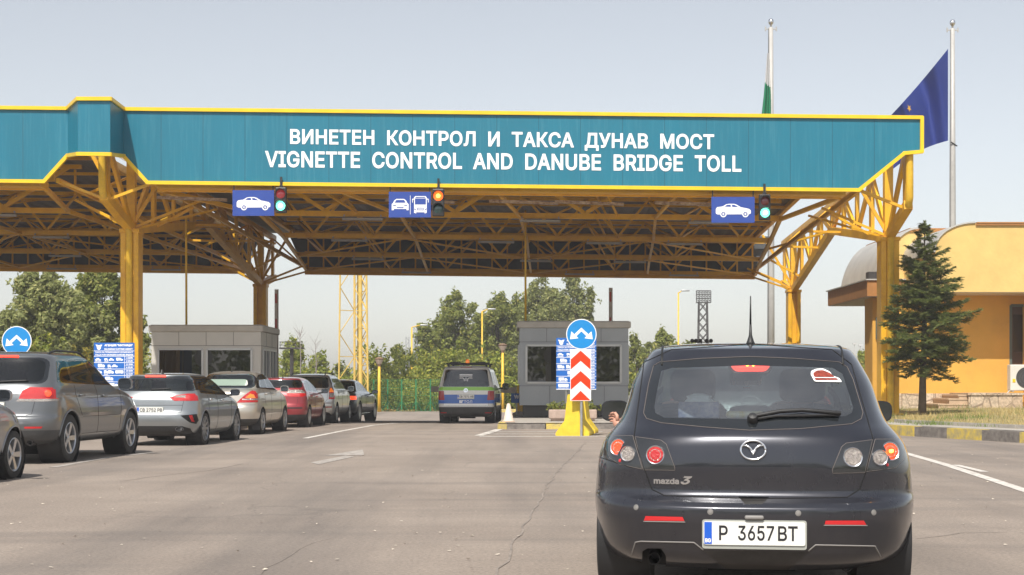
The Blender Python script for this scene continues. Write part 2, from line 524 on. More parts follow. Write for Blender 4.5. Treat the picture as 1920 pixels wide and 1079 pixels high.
    def px(s, name, poly, src=('body',), cond=None):
        return s.cut(name, s.pxplanes(poly), src, cond or (lambda c, n: n.y < .35 and c.y < -.5))
    def hit(s, px, py):
        o = s.Wi @ CAM; d = (s.Wi.to_3x3() @ Vector(((px-CX)/F, 1, (HY-py)/F))).normalized()
        loc, no, fi, dist = s.bvh.ray_cast(o, d)
        return (loc, s.normal_at(loc)) if loc else (None, None)
    def hit_side(s, y, z, sg):
        loc, no, fi, d = s.bvh.ray_cast(Vector((sg*3, y, z)), Vector((-sg, 0, 0)))
        return (loc, s.normal_at(loc)) if loc else (None, None)
    def hit_rear(s, x, z):
        loc, no, fi, d = s.bvh.ray_cast(Vector((x, -5, z)), Vector((0, 1, 0)))
        return (loc, s.normal_at(loc)) if loc else (None, None)
    def hit_top(s, x, y):
        loc, no, fi, d = s.bvh.ray_cast(Vector((x, y, 4)), Vector((0, 0, -1)))
        return (loc, s.normal_at(loc)) if loc else (None, None)
    def line(s, mb, pts, how, r=.004, off=0.0, n=5, step=.04, closed=False):
        """a thin bead following the surface through the given points"""
        pts = list(pts) + ([pts[0]] if closed else [])
        run = []
        for a, b in zip(pts[:-1], pts[1:]):
            k = max(1, int((Vector(b)-Vector(a)).length/step))
            run += [tuple(Vector(a).lerp(Vector(b), i/k)) for i in range(k)]
        run.append(pts[-1])
        got = [how(*p) for p in run]
        cur = []
        for loc, no in got + [(None, None)]:
            if loc is None or (cur and (cur[-1]-(loc+no*off)).length > .35):
                if len(cur) > 1: mb.tube(cur, r, n)
                cur = []
                if loc is None: continue
            cur.append(loc + no*off)
        return mb
    def part(s, pid, name, m, parent, shift=0.0):
        k = s.ids[pid]
        fs = [f for f in s.bm.faces if f[s.lay] == k]
        if not fs: return None
        idx = {}; vs = []; out = []
        for f in fs:
            t = []
            for v in f.verts:
                if v not in idx: idx[v] = len(vs); vs.append(v.co.copy())
                t.append(idx[v])
            out.append(t)
        ns = [s.normal_at(v) for v in vs]
        if shift: vs = [v + n*shift for v, n in zip(vs, ns)]
        me = bpy.data.meshes.new(name); me.from_pydata([tuple(v) for v in vs], [], out)
        me.materials.append(m)
        me.polygons.foreach_set('use_smooth', [True]*len(me.polygons)); me.update()
        me.normals_split_custom_set_from_vertices([tuple(n) for n in ns])
        return link(name, me, parent)

def frame_at(loc, no, off=0.0, upright=False):
    n = Vector(no)
    if upright: n = Vector((n.x, n.y, 0))
    n.normalize(); u = Vector((0,0,1)); x = u.cross(n).normalized(); u = n.cross(x)
    o = loc + n*off
    return Matrix(((x.x, u.x, n.x, o.x), (x.y, u.y, n.y, o.y), (x.z, u.z, n.z, o.z), (0,0,0,1)))

def wheel(parent, x, y, r, w, sg, style, rimr=.66, rimmat='alloy', steer=0.0):
    """tyre + rim, axis along local x, outer face towards sg"""
    A = Matrix.Translation((x, y, r)) @ Matrix.Rotation(steer, 4, 'Z') @ Matrix.Rotation(R(90)*sg, 4, 'Y')
    rr = r*rimr
    t = MB(); h = w/2
    t.lathe([(rr, -h*.8), (rr*1.04, -h*.95), (r*.90, -h), (r*.975, -h*.86), (r*.995, -h*.6), (r, -h*.3), (r*.992, -h*.28), (r*.992,-h*.22), (r, -h*.2), (r, h*.2), (r*.992, h*.22), (r*.992, h*.28),
             (r, h*.3), (r*.995, h*.6), (r*.975, h*.86), (r*.90, h), (rr*1.04, h*.95), (rr, h*.8)], A, 40, close=True)
    ty = t.build('wheel', M['rubber'], parent, smooth=True, sharp=40)
    m = MB()
    m.lathe([(rr*1.01, h*.5), (rr*1.03, h*.93), (rr*.99, h*.97), (rr*.93, h*.86), (rr*.90, h*.1), (rr*.90, -h*.8), (rr*.95, -h*.8)], A, 40)
    m.lathe([(0.001, h*.80), (rr*.12, h*.80), (rr*.17, h*.72), (rr*.17, h*.2)], A, 20)
    n, kindw = style
    for i in range(n):
        a = 2*math.pi*i/n + .3
        ca, sa = math.cos(a), math.sin(a)
        def q(rad, off, ht): return A @ Vector((rad*ca-off*sa, rad*sa+off*ca, ht))
        w0, w1 = {'wide': (.13, .17), 'thin': (.06, .055), 'mid': (.10, .10), 'cover': (.2, .24)}[kindw]
        for o in ((-.085, .085) if kindw == 'thin' else (0,)):
            a0, a1 = rr*w0, rr*w1; o0 = rr*o*.8; o1 = rr*o*1.7
            v = [q(rr*.1, o0-a0, h*.72), q(rr*.1, o0+a0, h*.72), q(rr*.95, o1+a1, h*.88), q(rr*.95, o1-a1, h*.88),
                 q(rr*.1, o0-a0*1.1, h*.35), q(rr*.1, o0+a0*1.1, h*.35), q(rr*.95, o1+a1*1.1, h*.5), q(rr*.95, o1-a1*1.1, h*.5)]
            m.add(v, [(0,1,2,3), (7,6,5,4), (0,4,5,1), (1,5,6,2), (2,6,7,3), (3,7,4,0)])
    m.build('rim', M[rimmat], ty, smooth=True, sharp=30)
    d = MB(); d.lathe([(.001, h*.15), (rr*.62, h*.15), (rr*.62, h*.05)], A, 28)
    d.build('brake_disc', M['brake'], ty, smooth=True, sharp=40)
    return ty

def plate(parent, Fm, text, w=.52, h=.112, frame=True):
    p = MB(); p.prism(rounded([(-w/2,-h/2),(w/2,-h/2),(w/2,h/2),(-w/2,h/2)], .012, 3), Fm, .004, .010)
    pl = p.build('licence_plate', M['plate'], parent)
    if frame:
        f = MB(); f.prism(rounded([(-w/2-.008,-h/2-.022),(w/2+.008,-h/2-.022),(w/2+.008,h/2+.008),(-w/2-.008,h/2+.008)], .015, 3), Fm, -.012, .003)
        f.build('plate_frame', M['plate_frame'], pl)
    b = MB(); b.prism([(-w/2+.004,-h/2+.004),(-w/2+.044,-h/2+.004),(-w/2+.044,h/2-.004),(-w/2+.004,h/2-.004)], Fm, .010, .0115)
    b.build('blue_band', M['euro_blue'], pl)
    c = MB(); text_into(c, 'BG', -w/2+.009, -h/2+.012, -w/2+.039, -h/2+.034, Fm, d=.0125, bold=.03)
    c.build('country_code', M['letter'], pl)
    if not text: return pl          # registration not legible in the photograph
    L = MB()
    if text.startswith('P '):
        y0, y1 = -h*.30, h*.33
        text_into(L, 'P', -w/2+.082, y0, -w/2+.128, y1, Fm, d=.0115, bold=.012)
        text_into(L, '3657', -w/2+.182, y0, -w/2+.372, y1, Fm, d=.0115, bold=.012)
        text_into(L, 'BT', -w/2+.392, y0, -w/2+.495, y1, Fm, d=.0115, bold=.012)
    else:
        text_into(L, text, -w/2+.06, -h*.30, w/2-.015, h*.32, Fm, d=.0115, bold=.02)
    L.build('registration', M['black_letter'], pl)
    return pl

def mirror(parent, hull, y, z, sg, m, size=(.20,.13,.15), out=.11, glass=True):
    loc, no = hull.hit_side(y, z-.05, sg)
    if loc is None: return
    c = Vector((loc.x + sg*(out+size[0]*.35), y-.02, z+.02))
    mb = MB(); vs = []; n1, n2 = 14, 18; fs = []
    for i in range(n1+1):
        t = -1+2*i/n1                                     # depth from mirror face (rear) to nose
        dep = c.y - size[1]*.35 + size[1]*(i/n1)
        k = (1-max(0, t*.5+.5)**3.2)**.5 if i < n1 else .05
        for j in range(n2):
            a = 2*math.pi*j/n2; ca, sa = math.cos(a), math.sin(a)
            e = .62
            vs.append((c.x + size[0]/2*k*math.copysign(abs(ca)**e, ca)*(1 if ca*sg > 0 else 1.0), dep, c.z + size[2]/2*k*math.copysign(abs(sa)**e, sa)))
    for i in range(n1):
        for j in range(n2):
            fs.append((i*n2+j, i*n2+(j+1) % n2, (i+1)*n2+(j+1) % n2, (i+1)*n2+j))
    fs.append(tuple(range(n2)))
    mb.add(vs, fs)
    mb.beam(loc + Vector((-sg*.03, 0, 0)), (c.x - sg*size[0]*.2, c.y+.03, c.z-size[2]*.28), .05, .05)
    mm = mb.build('wing_mirror', m, parent, smooth=True, sharp=50)
    if glass:
        g = MB(); Fm = facing((c.x, c.y-size[1]*.35-.004, c.z))
        pts = []
        for j in range(n2):
            a = 2*math.pi*j/n2; ca, sa = math.cos(a), math.sin(a)
            pts.append((size[0]*.45*math.copysign(abs(ca)**.62, ca), size[2]*.44*math.copysign(abs(sa)**.62, sa)))
        g.prism(pts, Fm, 0, .003); g.build('mirror_glass', M['dark_reflection'], mm)
    return mm

def disc_lamp(mb, Fm, r, dome=.16, n=28, d=0.0, mi=0, ring=None, rings=2):
    prof = [(r, 0), (r, r*.12)]
    for i in range(1, 6):
        a = i/6*math.pi/2
        prof.append((r*math.cos(a)*.97, r*.12+r*dome*math.sin(a)))
    prof.append((.0005, r*.12+r*dome))
    T = Fm @ Matrix.Translation((0, 0, d))
    mb.lathe(prof, T, n, mi)

M['dark_reflection'] = mat('mirror_face', (.10,.11,.12), .05, .9)  # dark reflection of the car's own side put into the mirror colour

def seats(parent, sp, people=()):
    """cabin tub, dashboard, seats: visible through the glass"""
    w, yf, yr, zs = sp.get('cab', (.60, .25, -.75, .30))
    t = MB(); t.box((-w-.05, yr-.55, zs-.06), (w+.05, yf+1.2, zs))
    t.box((-w-.02, yf+.62, zs), (w+.02, yf+1.1, zs+.56)); t.rbox((0, yf+.72, zs+.57), (2*w, .5, .14), .05, 2)
    if sp.get('shelf'): y0, y1, z = sp['shelf']; t.box((-w+.02, y0, z-.02), (w-.02, y1, z))
    st = MB(); A = Matrix.Translation((-.36, yf+.42, zs+.52)) @ Matrix.Rotation(R(-65), 4, 'X')
    ring = [(.185*math.cos(a), .185*math.sin(a), 0) for a in [2*math.pi*i/24 for i in range(25)]]
    st.tube([A @ Vector(p) for p in ring], .015, 6); st.tube([A @ Vector((-.18,0,0)), A @ Vector((.18,0,0))], .02, 6)
    t.build('cabin', M['interior'], parent)
    st.build('steering_wheel', M['black'], parent, smooth=True)
    hs = sp.get('headrest', (.62, .30, .20))
    for sx in (-.36, .36):
        q = MB(); q.rbox((sx, yf-.02, zs+.14), (.50, .52, .20), .06, 2)
        B = Matrix.Translation((sx, yf-.26, zs+.18)) @ Matrix.Rotation(R(14), 4, 'X')
        q.rbox((0, -.02, .28), (.50, .16, .60), .07, 3, B)
        q.rbox((0, -.03, hs[0]+.09), (hs[1], .12, hs[2]), .055, 3, B)
        q.tube([B @ Vector((-.07,-.03,.55)), B @ Vector((-.07,-.03,.68))], .008, 6); q.tube([B @ Vector((.07,-.03,.55)), B @ Vector((.07,-.03,.68))], .008, 6)
        q.build('seat', M['seat'], parent, smooth=True, sharp=50)
    q = MB(); q.rbox((0, yr-.02, zs+.16), (2*w-.06, .5, .2), .06, 2)
    B = Matrix.Translation((0, yr-.26, zs+.2)) @ Matrix.Rotation(R(16), 4, 'X')
    q.rbox((0, 0, .24), (2*w-.06, .14, .52), .06, 2, B)
    for sx in sp.get('rear_heads', ()): q.rbox((sx, -.01, .54), (.27, .10, .13), .05, 2, B)
    q.build('rear_bench', M['seat'], parent, smooth=True, sharp=50)

def make_car(sp):
    """everything the cars share; returns (thing, hull)"""
    cx, cy = sp['loc']; yaw = sp['yaw']
    W = Matrix.Translation((cx, cy, gz(cy)*.6)) @ Matrix.Rotation(yaw, 4, 'Z')
    t = thing(sp['name'], sp['label'], sp['cat'], (cx, cy, gz(cy)*.6), yaw, sp.get('group')); LOCAL.add(t.name)
    h = Hull(sp['knots'], W, sub=sp.get('sub', 4)); pm = sp['paint']
    r, ww, yr, yf, xo = sp['wheel']
    # wheel arches
    for yy in (yr, yf):
        ra = r + sp.get('arch', .045)
        arch = [(yy+ra*math.cos(a), r+ra*math.sin(a)) for a in [2*math.pi*i/30 for i in range(30)]]
        h.side('arch', arch)
    # glazing
    for i, pol in enumerate(sp.get('dlo', [])):
        h.side('window_surround', rounded(pol, .05, 3))
    for i, (pol, rr) in enumerate(sp.get('panes', [])):
        for sg in (-1, 1): h.side(f'pane{i}{sg}', rounded(pol, rr, 4), ('window_surround', 'body'), sg)
    if 'screen' in sp: h.front('windscreen', rounded(sp['screen'], .08, 4))
    if 'rear_px' in sp: sp['rear_px'](h)
    if 'rear_glass' in sp:
        h.rear('rear_surround', rounded(sp['rear_glass'], sp.get('rear_r', .08), 4))
        h.rear('rear_pane', rounded(sp['rear_pane'], sp.get('rear_r', .08), 4), ('rear_surround',))
    for i, (pol, mname, ymax) in enumerate(sp.get('lamps', [])):
        for sg in (-1, 1):
            pp = [(x*sg, z) for x, z in pol]
            h.rear(f'lamp{i}{sg}', pp, ('body',) + tuple(f'lamp{j}{sg}' for j in range(i)), ymax=ymax)
    for nm, pol, mname, src in sp.get('rear_regions', []):
        h.rear(nm, pol, src, ymax=sp.get('region_ymax', -1.2))
    for nm, pol, mname in sp.get('side_regions', []): h.side(nm, pol)
    sp['_hull'] = h
    if 'extra_cut' in sp: sp['extra_cut'](h)
    body = h.part('body', 'body', pm, t)
    if 'window_surround' in h.ids: h.part('window_surround', 'window_frame', M['frit'] if not sp.get('surround') else sp['surround'], t)
    for i in range(len(sp.get('panes', []))):
        for sg in (-1, 1): h.part(f'pane{i}{sg}', 'side_window', M[sp.get('side_glass', 'glass')], t)
    if 'screen' in sp: h.part('windscreen', 'windscreen', M['glass_clear'], t)
    if 'rear_glass' in sp:
        fr = h.part('rear_surround', 'rear_window_frame', M['frit'], t); h.part('rear_pane', 'rear_window', M[sp.get('rear_glass_mat', 'glass')], t)
    for i, (pol, mname, ymax) in enumerate(sp.get('lamps', [])):
        for sg in (-1, 1): h.part(f'lamp{i}{sg}', 'tail_light', M[mname], t, .004)
    for nm, pol, mname, src in sp.get('rear_regions', []): h.part(nm, nm, mname if not isinstance(mname, str) else M[mname], t, .002 if nm != 'tailgate' else 0)
    for nm, pol, mname in sp.get('side_regions', []): h.part(nm, nm, M[mname], t, .003)
    # wheels and wells
    for sg in (-1, 1):
        for yy in (yr, yf):
            wheel(t, sg*(xo-ww/2), yy, r, ww, sg, sp.get('spokes', (5, 'wide')), sp.get('rimr', .66), sp.get('rimmat', 'alloy'))
            A = Matrix.Translation((sg*(xo-ww/2), yy, r)) @ Matrix.Rotation(R(90)*sg, 4, 'Y')
            ra = r+sp.get('arch', .045)+.02
            b = MB(); b.lathe([(.05, -ww/2-.10), (ra, -ww/2-.10), (ra, ww/2-.015)], A, 30)
            b.build('wheel_arch', M['alloy_dark'], t, smooth=True, sharp=40)
            if sp.get('flare'):
                fl = MB(); ra2 = r+sp['arch']+.005
                h.line(fl, [(yy+ra2*math.cos(a), r+ra2*math.sin(a)) for a in np.linspace(-.5, math.pi+.5, 26)], lambda y, z: h.hit_side(y, z, sg), sp['flare'], n=6, step=.2)
                fl.build('wheel_arch_flare', pm, t, smooth=True)
    u = MB(); z0 = sp['knots'][0][0]; u.box((-xo+.30, yr-.30+sp.get('under', .0), z0-.02), (xo-.30, yf+.6, z0+.16))
    u.tube([(-.25, yr-.1, z0+.02), (.25, yr-.1, z0+.02)], .09, 10); u.beam((-xo+.15, yr, r), (xo-.15, yr, r), .09, .09)
    u.build('underbody', M['alloy_dark'], t)
    # shut lines and handles
    sm = MB()
    for pl in sp.get('side_lines', []):
        for sg in (-1, 1): h.line(sm, pl, lambda y, z: h.hit_side(y, z, sg), .0035)
    for pl in sp.get('rear_lines', []): h.line(sm, pl, h.hit_rear, .0035)
    if sm.v: sm.build('panel_gap', M['seam'], t)
    for y, z in sp.get('handles', []):
        for sg in (-1, 1):
            loc, no = h.hit_side(y, z, sg)
            hb = MB(); hb.rbox((0,0,.018), (.19,.035,.03), .012, 2, frame_at(loc, no)); hb.build('door_handle', sp.get('handle_mat', pm), t, smooth=True, sharp=50)
    if 'mirror' in sp:
        for sg in (-1, 1): mirror(t, h, *sp['mirror'][:2], sg, sp.get('mirror_mat', pm), *sp['mirror'][2:])
    if 'plate' in sp:
        x, z, txt = sp['plate']; loc, no = h.hit_rear(x, z); plate(t, frame_at(loc, no, .006, True), txt)
    seats(t, sp)
    if 'rails' in sp:
        y0, y1, x = sp['rails']
        for sg in (-1, 1):
            pts = []
            for i in range(11):
                y = y0+(y1-y0)*i/10; loc, no = h.hit_top(sg*x, y)
                e = min(1, min(i, 10-i)/1.5)
                pts.append(loc + Vector((0,0,.045*e+.004)))
            b = MB(); b.tube(pts, .018, 8); b.build('roof_rail', M['black'], t, smooth=True)
    if 'wiper' in sp:
        b = MB(); (x0, z0), (x1, z1) = sp['wiper']; h.line(b, [(x0,z0),(x1,z1)], h.hit_rear, .012, .018); b.build('rear_wiper', M['black'], t, smooth=True)
    if 'aerial' in sp:
        x, y, L, lean = sp['aerial']; loc, no = h.hit_top(x, y)
        b = MB(); b.tube([loc-Vector((0,0,.01)), loc+Vector((0,0,.03))], [.03,.012], 10); b.tube([loc+Vector((0,0,.02)), loc+Vector((0,-lean*L,L))], [.006,.003], 6); b.build('aerial', M['black'], t, smooth=True)
    if 'fin' in sp:
        x, y = sp['fin']; loc, no = h.hit_top(x, y); b = MB()
        A = Matrix.Translation(loc) @ Matrix.Rotation(R(90), 4, 'Y') @ Matrix.Rotation(R(90), 4, 'Z')
        A = Matrix(((0,0,1,loc.x),(1,0,0,loc.y),(0,1,0,loc.z),(0,0,0,1)))
        b.prism([(-.09,-.01),(.10,-.01),(-.01,.055),(-.06,.075)], A, -.012, .012); b.build('aerial_fin', M['black'], t)
    return t, h
# ================================================================ the dark hatchback straight ahead
M['dark_paint'] = paint('dark_metallic_paint', (.017,.020,.031), .45, .26, 1.0, dust=.06)
M['gasket'] = mat('dusty_lamp_gasket', (.13,.11,.10), .7)
M['bead'] = mat('dusty_moulding', (.22,.21,.20), .6)

def Z4(*p): return [(1080+x/2.3515, 620+y/2.3515) for x, y in p]
def Z8(*p): return [(1180+x/4.174, 630+y/4.174) for x, y in p]
def Z6(*p): return [(1100+x/3.869, 800+y/3.869) for x, y in p]
def Z7(*p): return [(1400+x/3.868, 800+y/3.868) for x, y in p]

def dark_hatchback():
    yaw = -math.atan2(.136, .99)
    knots = [  # z, half width, rear y, rear rounding, exponent, front y, front rounding, exponent
        (.19, .72,-2.00,.7,3.0, 2.02,.7,2.6), (.235,.815,-2.11,.75,3.0, 2.12,.7,2.5), (.30, .865,-2.165,.80,3.0, 2.18,.7,2.5),
        (.40, .894,-2.20,.85,3.0, 2.205,.8,2.4), (.50, .906,-2.217,.85,3.0, 2.21,.8,2.4), (.535,.908,-2.215,.85,3.0, 2.20,.8,2.4),
        (.565,.908,-2.185,.80,3.0, 2.19,.8,2.4), (.60, .906,-2.115,.75,3.1, 2.17,.8,2.4), (.63, .903,-2.103,.72,3.1, 2.14,.8,2.4),
        (.75, .890,-2.108,.72,3.1, 2.06,.8,2.4), (.86, .862,-2.095,.70,3.0, 1.93,.8,2.4), (.91, .832,-2.078,.68,2.9, 1.70,.8,2.4),
        (.95, .800,-2.045,.66,2.8, 1.40,.7,2.4), (.99, .768,-2.00,.62,2.7, 1.10,.5,2.5), (1.04, .745,-1.95,.58,2.6, .96,.45,2.5),
        (1.12, .722,-1.88,.55,2.5, .80,.4,2.5), (1.20, .700,-1.81,.52,2.5, .62,.4,2.5), (1.30, .655,-1.715,.50,2.5, .36,.4,2.5),
        (1.385,.606,-1.635,.48,2.5, .08,.4,2.5), (1.405,.588,-1.61,.48,2.5, .0,.4,2.5), (1.425,.558,-1.50,.50,2.6, -.12,.4,2.5),
        (1.445,.49,-1.25,.50,2.6, -.28,.4,2.5), (1.458,.38,-.98,.45,2.4, -.42,.35,2.4), (1.465,.20,-.80,.2,2.2, -.58,.15,2.2)]
    sp = dict(name='dark_hatchback', label='dark grey five-door hatchback directly ahead with its lit brake lamps and plate P 3657 BT', cat='car',
              loc=(1.594, 10.15), yaw=yaw, knots=knots, sub=6, paint=M['dark_paint'], wheel=(.316, .21, -1.37, 1.27, .888),
              panes=[([(-.86,1.01),(-.26,.985),(-.26,1.375),(-.78,1.35)], .05), ([(-.20,.985),(.84,.965),(.26,1.36),(-.20,1.378)], .05), ([(-1.32,1.05),(-.93,1.02),(-.86,1.335),(-1.15,1.28)], .04)],
              dlo=[[(-1.36,1.03),(-.2,.975),(.9,.95),(.28,1.375),(-.2,1.39),(-.8,1.365),(-1.18,1.30)]],
              screen=[(-.66,1.0),(.66,1.0),(.54,1.38),(-.54,1.38)], side_glass='glass',
              side_lines=[[(-.24,.98),(-.24,.25)], [(.86,.95),(.84,.6),(.80,.28)], [(-.9,1.0),(-1.0,.75),(-.98,.62)], [(-.98,.26),(.80,.26)]],
              handles=[(-.78,.86),(.08,.84)], spokes=(5,'wide'), under=.0,
              cab=(.60, .25, -.95, .30), shelf=(-1.78, -1.22, 1.0), headrest=(.655, .30, .22), rear_heads=(0,))
    lens = {'lo': Z6((140,65),(335,68),(405,310),(240,275),(165,225),(135,150)), 'li': Z6((352,75),(540,100),(578,130),(640,300),(640,318),(412,315)),
            'ri': Z7((720,122),(912,97),(856,335),(625,340),(621,315),(688,150)), 'ro': Z7((932,93),(1115,92),(1140,140),(1135,240),(1080,300),(867,328))}
    gate = Z4((300,140),(420,85),(780,60),(1130,85),(1215,150),(1310,478),(1280,618),(1250,700),(1195,736),(790,742),(390,728),(335,700),(302,612),(256,468))
    win = Z8((190,235),(240,205),(560,178),(940,163),(1300,178),(1640,205),(1705,245),(1750,340),(1828,600),(1815,650),(1740,690),(1340,728),(940,740),(600,716),(250,682),(135,648),(112,605),(150,380))
    clear = Z8((250,275),(330,252),(940,232),(1590,250),(1670,300),(1752,560),(1740,603),(1690,628),(940,652),(270,640),(205,605),(196,555),(222,400))
    refl = [Z4((308,818),(470,822),(479,840),(300,838)), Z4((1100,838),(1268,838),(1279,857),(1096,855))]
    def cuts(h):
        for i, p in enumerate(refl): h.px(f'reflector{i}', p)
        h.px('handle_recess', Z4((716,733),(852,735),(822,766),(746,766)))
        h.px('exhaust_cut', Z6((405,905),(440,885),(540,885),(575,940),(575,1120),(395,1120)))
        h.px('valance', Z4((262,936),(522,940),(562,972),(1028,976),(1058,950),(1318,955),(1345,1010),(1345,1120),(255,1120)))
        h.px('tailgate', gate)
        h.px('rear_frit', win, ('tailgate', 'body')); h.px('rear_pane', clear, ('rear_frit',))
        for k, p in lens.items(): h.px('lens_'+k, p, ('tailgate', 'body'))
    sp['extra_cut'] = cuts
    t, h = make_car(sp)
    for i in range(2): h.part(f'reflector{i}', 'reflector', M['reflector'], t, .003)
    h.part('valance', 'bumper_valance', M['dusty_black'], t)
    tg = h.part('tailgate', 'tailgate', M['dark_paint'], t)
    h.part('handle_recess', 'handle_recess', M['dusty_black'], tg, -.012)
    h.part('rear_frit', 'rear_window_edge', M['frit'], tg)
    h.part('rear_pane', 'rear_window', M['glass_rear'], tg)
    tl = {}
    for k in lens: tl[k] = h.part('lens_'+k, 'tail_light', M['lamp_dark'], tg if k[1] == 'i' else t, .002)
    def lamp(k, px, r, m, nm='bulb_lens', dome=.12, d=.0):
        (x, y), = px; loc, no = h.hit(x, y)
        no = (no*.5 + Vector((0,-1,0))*.5).normalized()
        b = MB(); Fm = frame_at(loc, no)
        disc_lamp(b, Fm, r*.86, dome, 30, .002+d); o = b.build(nm, M[m], tl[k], smooth=True, sharp=60)
        c = MB(); b2 = MB(); b2.lathe([(r*.50,.010+d),(r*.56,.0135+d),(r*.62,.010+d)], Fm, 28); b2.build('inner_ring', M['lamp_clear'], tl[k], smooth=True)
        c.lathe([(r*.84, -.004), (r*.84, .010+d), (r*.93, .013+d), (r, .008+d), (r*1.0, -.004)], Fm, 32); c.build('lamp_ring', M['chrome_soft'], tl[k], smooth=True, sharp=50)
        return Fm
    lamp('lo', Z6((232,152)), .050, 'lamp_brake'); lamp('lo', Z6((306,200)), .045, 'lamp_clear', d=.006); lamp('li', Z6((500,207)), .054, 'lamp_red')
    Fm = lamp('ro', Z7((1037,182)), .054, 'lamp_brake'); lamp('ro', Z7((960,228)), .045, 'lamp_clear', d=.006); lamp('ri', Z7((768,224)), .055, 'lamp_clear')
    b = MB(); b.lathe([(.001,.030),(.009,.028),(.010,.010)], Fm, 14); b.build('bulb', M['lamp_hot'], tl['ro'], smooth=True)
    for k, px in (('lo', Z6((243,248))), ('ro', Z7((1018,278)))):
        loc, no = h.hit(*px[0]); b = MB(); disc_lamp(b, frame_at(loc, no), .010, .3, 14, .002); b.build('side_marker', M['reflector'], tl[k], smooth=True)
    # gaskets, shut lines, mouldings
    for k, p in lens.items():
        g = MB(); h.line(g, p, h.hit, .0022, .0005, closed=True, step=3); g.build('lamp_gasket', M['gasket'], tl[k], smooth=True)
    g = MB(); h.line(g, gate, h.hit, .0034, 0, closed=True, step=3)
    h.line(g, Z4((95,556),(250,606)), h.hit, .003, 0, step=3); g.build('panel_gap', M['seam'], t)
    g = MB(); h.line(g, win, h.hit, .0022, .0008, closed=True, step=3); g.build('window_seal', M['gasket'], tg, smooth=True)
    for p in (Z4((245,990),(262,934),(285,930),(520,935),(562,968)), Z4((1025,972),(1056,946),(1318,951),(1345,1000))):
        g = MB(); h.line(g, p, h.hit, .0042, 0, step=3); g.build('bumper_moulding', M['bead'], t, smooth=True)
    for p in (Z4((298,842),(482,845)), Z4((1092,859),(1284,860))):
        g = MB(); h.line(g, p, h.hit, .003, .002, step=3); g.build('reflector_moulding', M['bead'], t, smooth=True)
    for px in Z4((265,780),(592,800),(980,806),(1313,803)):
        loc, no = h.hit(*px); b = MB(); disc_lamp(b, frame_at(loc, no), .012, .12, 18); b.lathe([(.0125,-.001),(.0125,.003),(.0155,.002),(.016,-.001)], frame_at(loc, no), 18)
        b.build('parking_sensor', M['bead'], t, smooth=True, sharp=40)
    # plate
    loc, no = h.hit(1414, 1000); plate(t, frame_at(loc, no, .012, True), 'P 3657 BT', .535, .125)
    b = MB(); b.rbox((0,.085,.012), (.10,.022,.03), .008, 2, frame_at(loc, no, .012, True)); b.build('plate_lamp', M['bead'], t, smooth=True, sharp=50)
    # exhaust and towing eye
    px = Z6((490, 960))[0]; d = 8.34; c = h.Wi @ P(px[0], px[1], d)
    b = MB(); b.lathe([(.034,-.25),(.034,0),(.029,0),(.027,-.2)], Matrix.Translation(c) @ Matrix.Rotation(R(90), 4, 'X'), 22); b.build('exhaust_pipe', M['black'], t, smooth=True, sharp=40)
    c = h.Wi @ P(1588, 1060, 8.3); b = MB(); b.tube([c+Vector((.028*math.cos(a), 0, .035*math.sin(a))) for a in np.linspace(0, 2*math.pi, 14)], .006, 6); b.build('towing_eye', M['dusty_black'], t, smooth=True)
    # wiper
    b = MB(); h.line(b, Z8((950,665),(985,648),(1180,612),(1350,602),(1640,628)), h.hit, .012, .022, n=8, step=4); h.line(b, Z8((955,668),(1150,640),(1640,632)), h.hit, .007, .012, n=6, step=4)
    loc, no = h.hit(*Z8((965,660))[0]); b.lathe([(.03,-.004),(.03,.02),(.022,.036),(.001,.04)], frame_at(loc, no), 18); b.build('rear_wiper', M['black'], tg, smooth=True, sharp=50)
    # high brake lamp behind the glass
    Fm = None; loc, no = h.hit(*Z8((948,218))[0]); Fm = frame_at(loc, no, -.018)
    b = MB(); b.prism(rounded([(-.115,.022),(.115,.022),(.085,-.026),(-.085,-.026)], .02, 4), Fm, -.02, .012); b.build('high_brake_light', M['lamp_brake2'], tg)
    b = MB(); b.prism(rounded([(-.13,.03),(.13,.03),(.10,-.034),(-.10,-.034)], .02, 4), Fm, -.04, -.021); b.build('brake_light_housing', M['black'], tg)
    for x in (-.018, .016):
        b = MB(); disc_lamp(b, Fm @ Matrix.Translation((x, -.006, .012)), .009, .3, 12); b.build('bulb', M['lamp_hot'], tg, smooth=True)
    # window sticker: a plain rust-red and white shape
    loc, no = h.hit(*Z8((1525,315))[0]); Fm = frame_at(loc, no, .002)
    b = MB(); b.prism(rounded([(-.075,-.045),(.092,-.050),(.085,-.018),(.050,.0),(.046,.03),(.012,.058),(-.03,.055),(-.068,.038),(-.08,.01)], .010, 3), Fm, 0, .0012); o = b.build('window_sticker', M['letter'], tg)
    b = MB(); b.prism(rounded([(-.066,-.012),(.06,-.012),(.04,.022),(.005,.044),(-.035,.040),(-.064,.018)], .01, 3), Fm, .0016, .0024)
    b.prism(rounded([(-.066,-.037),(.074,-.035),(.068,-.019),(-.066,-.018)], .006, 3), Fm, .0016, .0024); b.build('sticker_print', M['sticker'], o)
    # maker's emblem: winged V in an oval ring
    loc, no = h.hit(*Z4((781,528))[0]); Fm = frame_at(loc, no, .001)
    b = MB(); ring = [(.066*math.cos(a), .052*math.sin(a)) for a in np.linspace(0, 2*math.pi, 41)]
    b.tube([Fm @ Vector((x, y, .007)) for x, y in ring], .0068, 8)
    wing = [(-.058,.022),(-.036,.024),(-.016,.012),(0,-.014),(.016,.012),(.036,.024),(.058,.022)]
    b.tube([Fm @ Vector((x, y, .009)) for x, y in wing], [.002,.007,.0075,.0075,.0075,.007,.002], 8)
    b.tube([Fm @ Vector((x, y, .008)) for x, y in [(-.018,.008),(0,-.022),(.018,.008)]], [.004,.009,.004], 8)
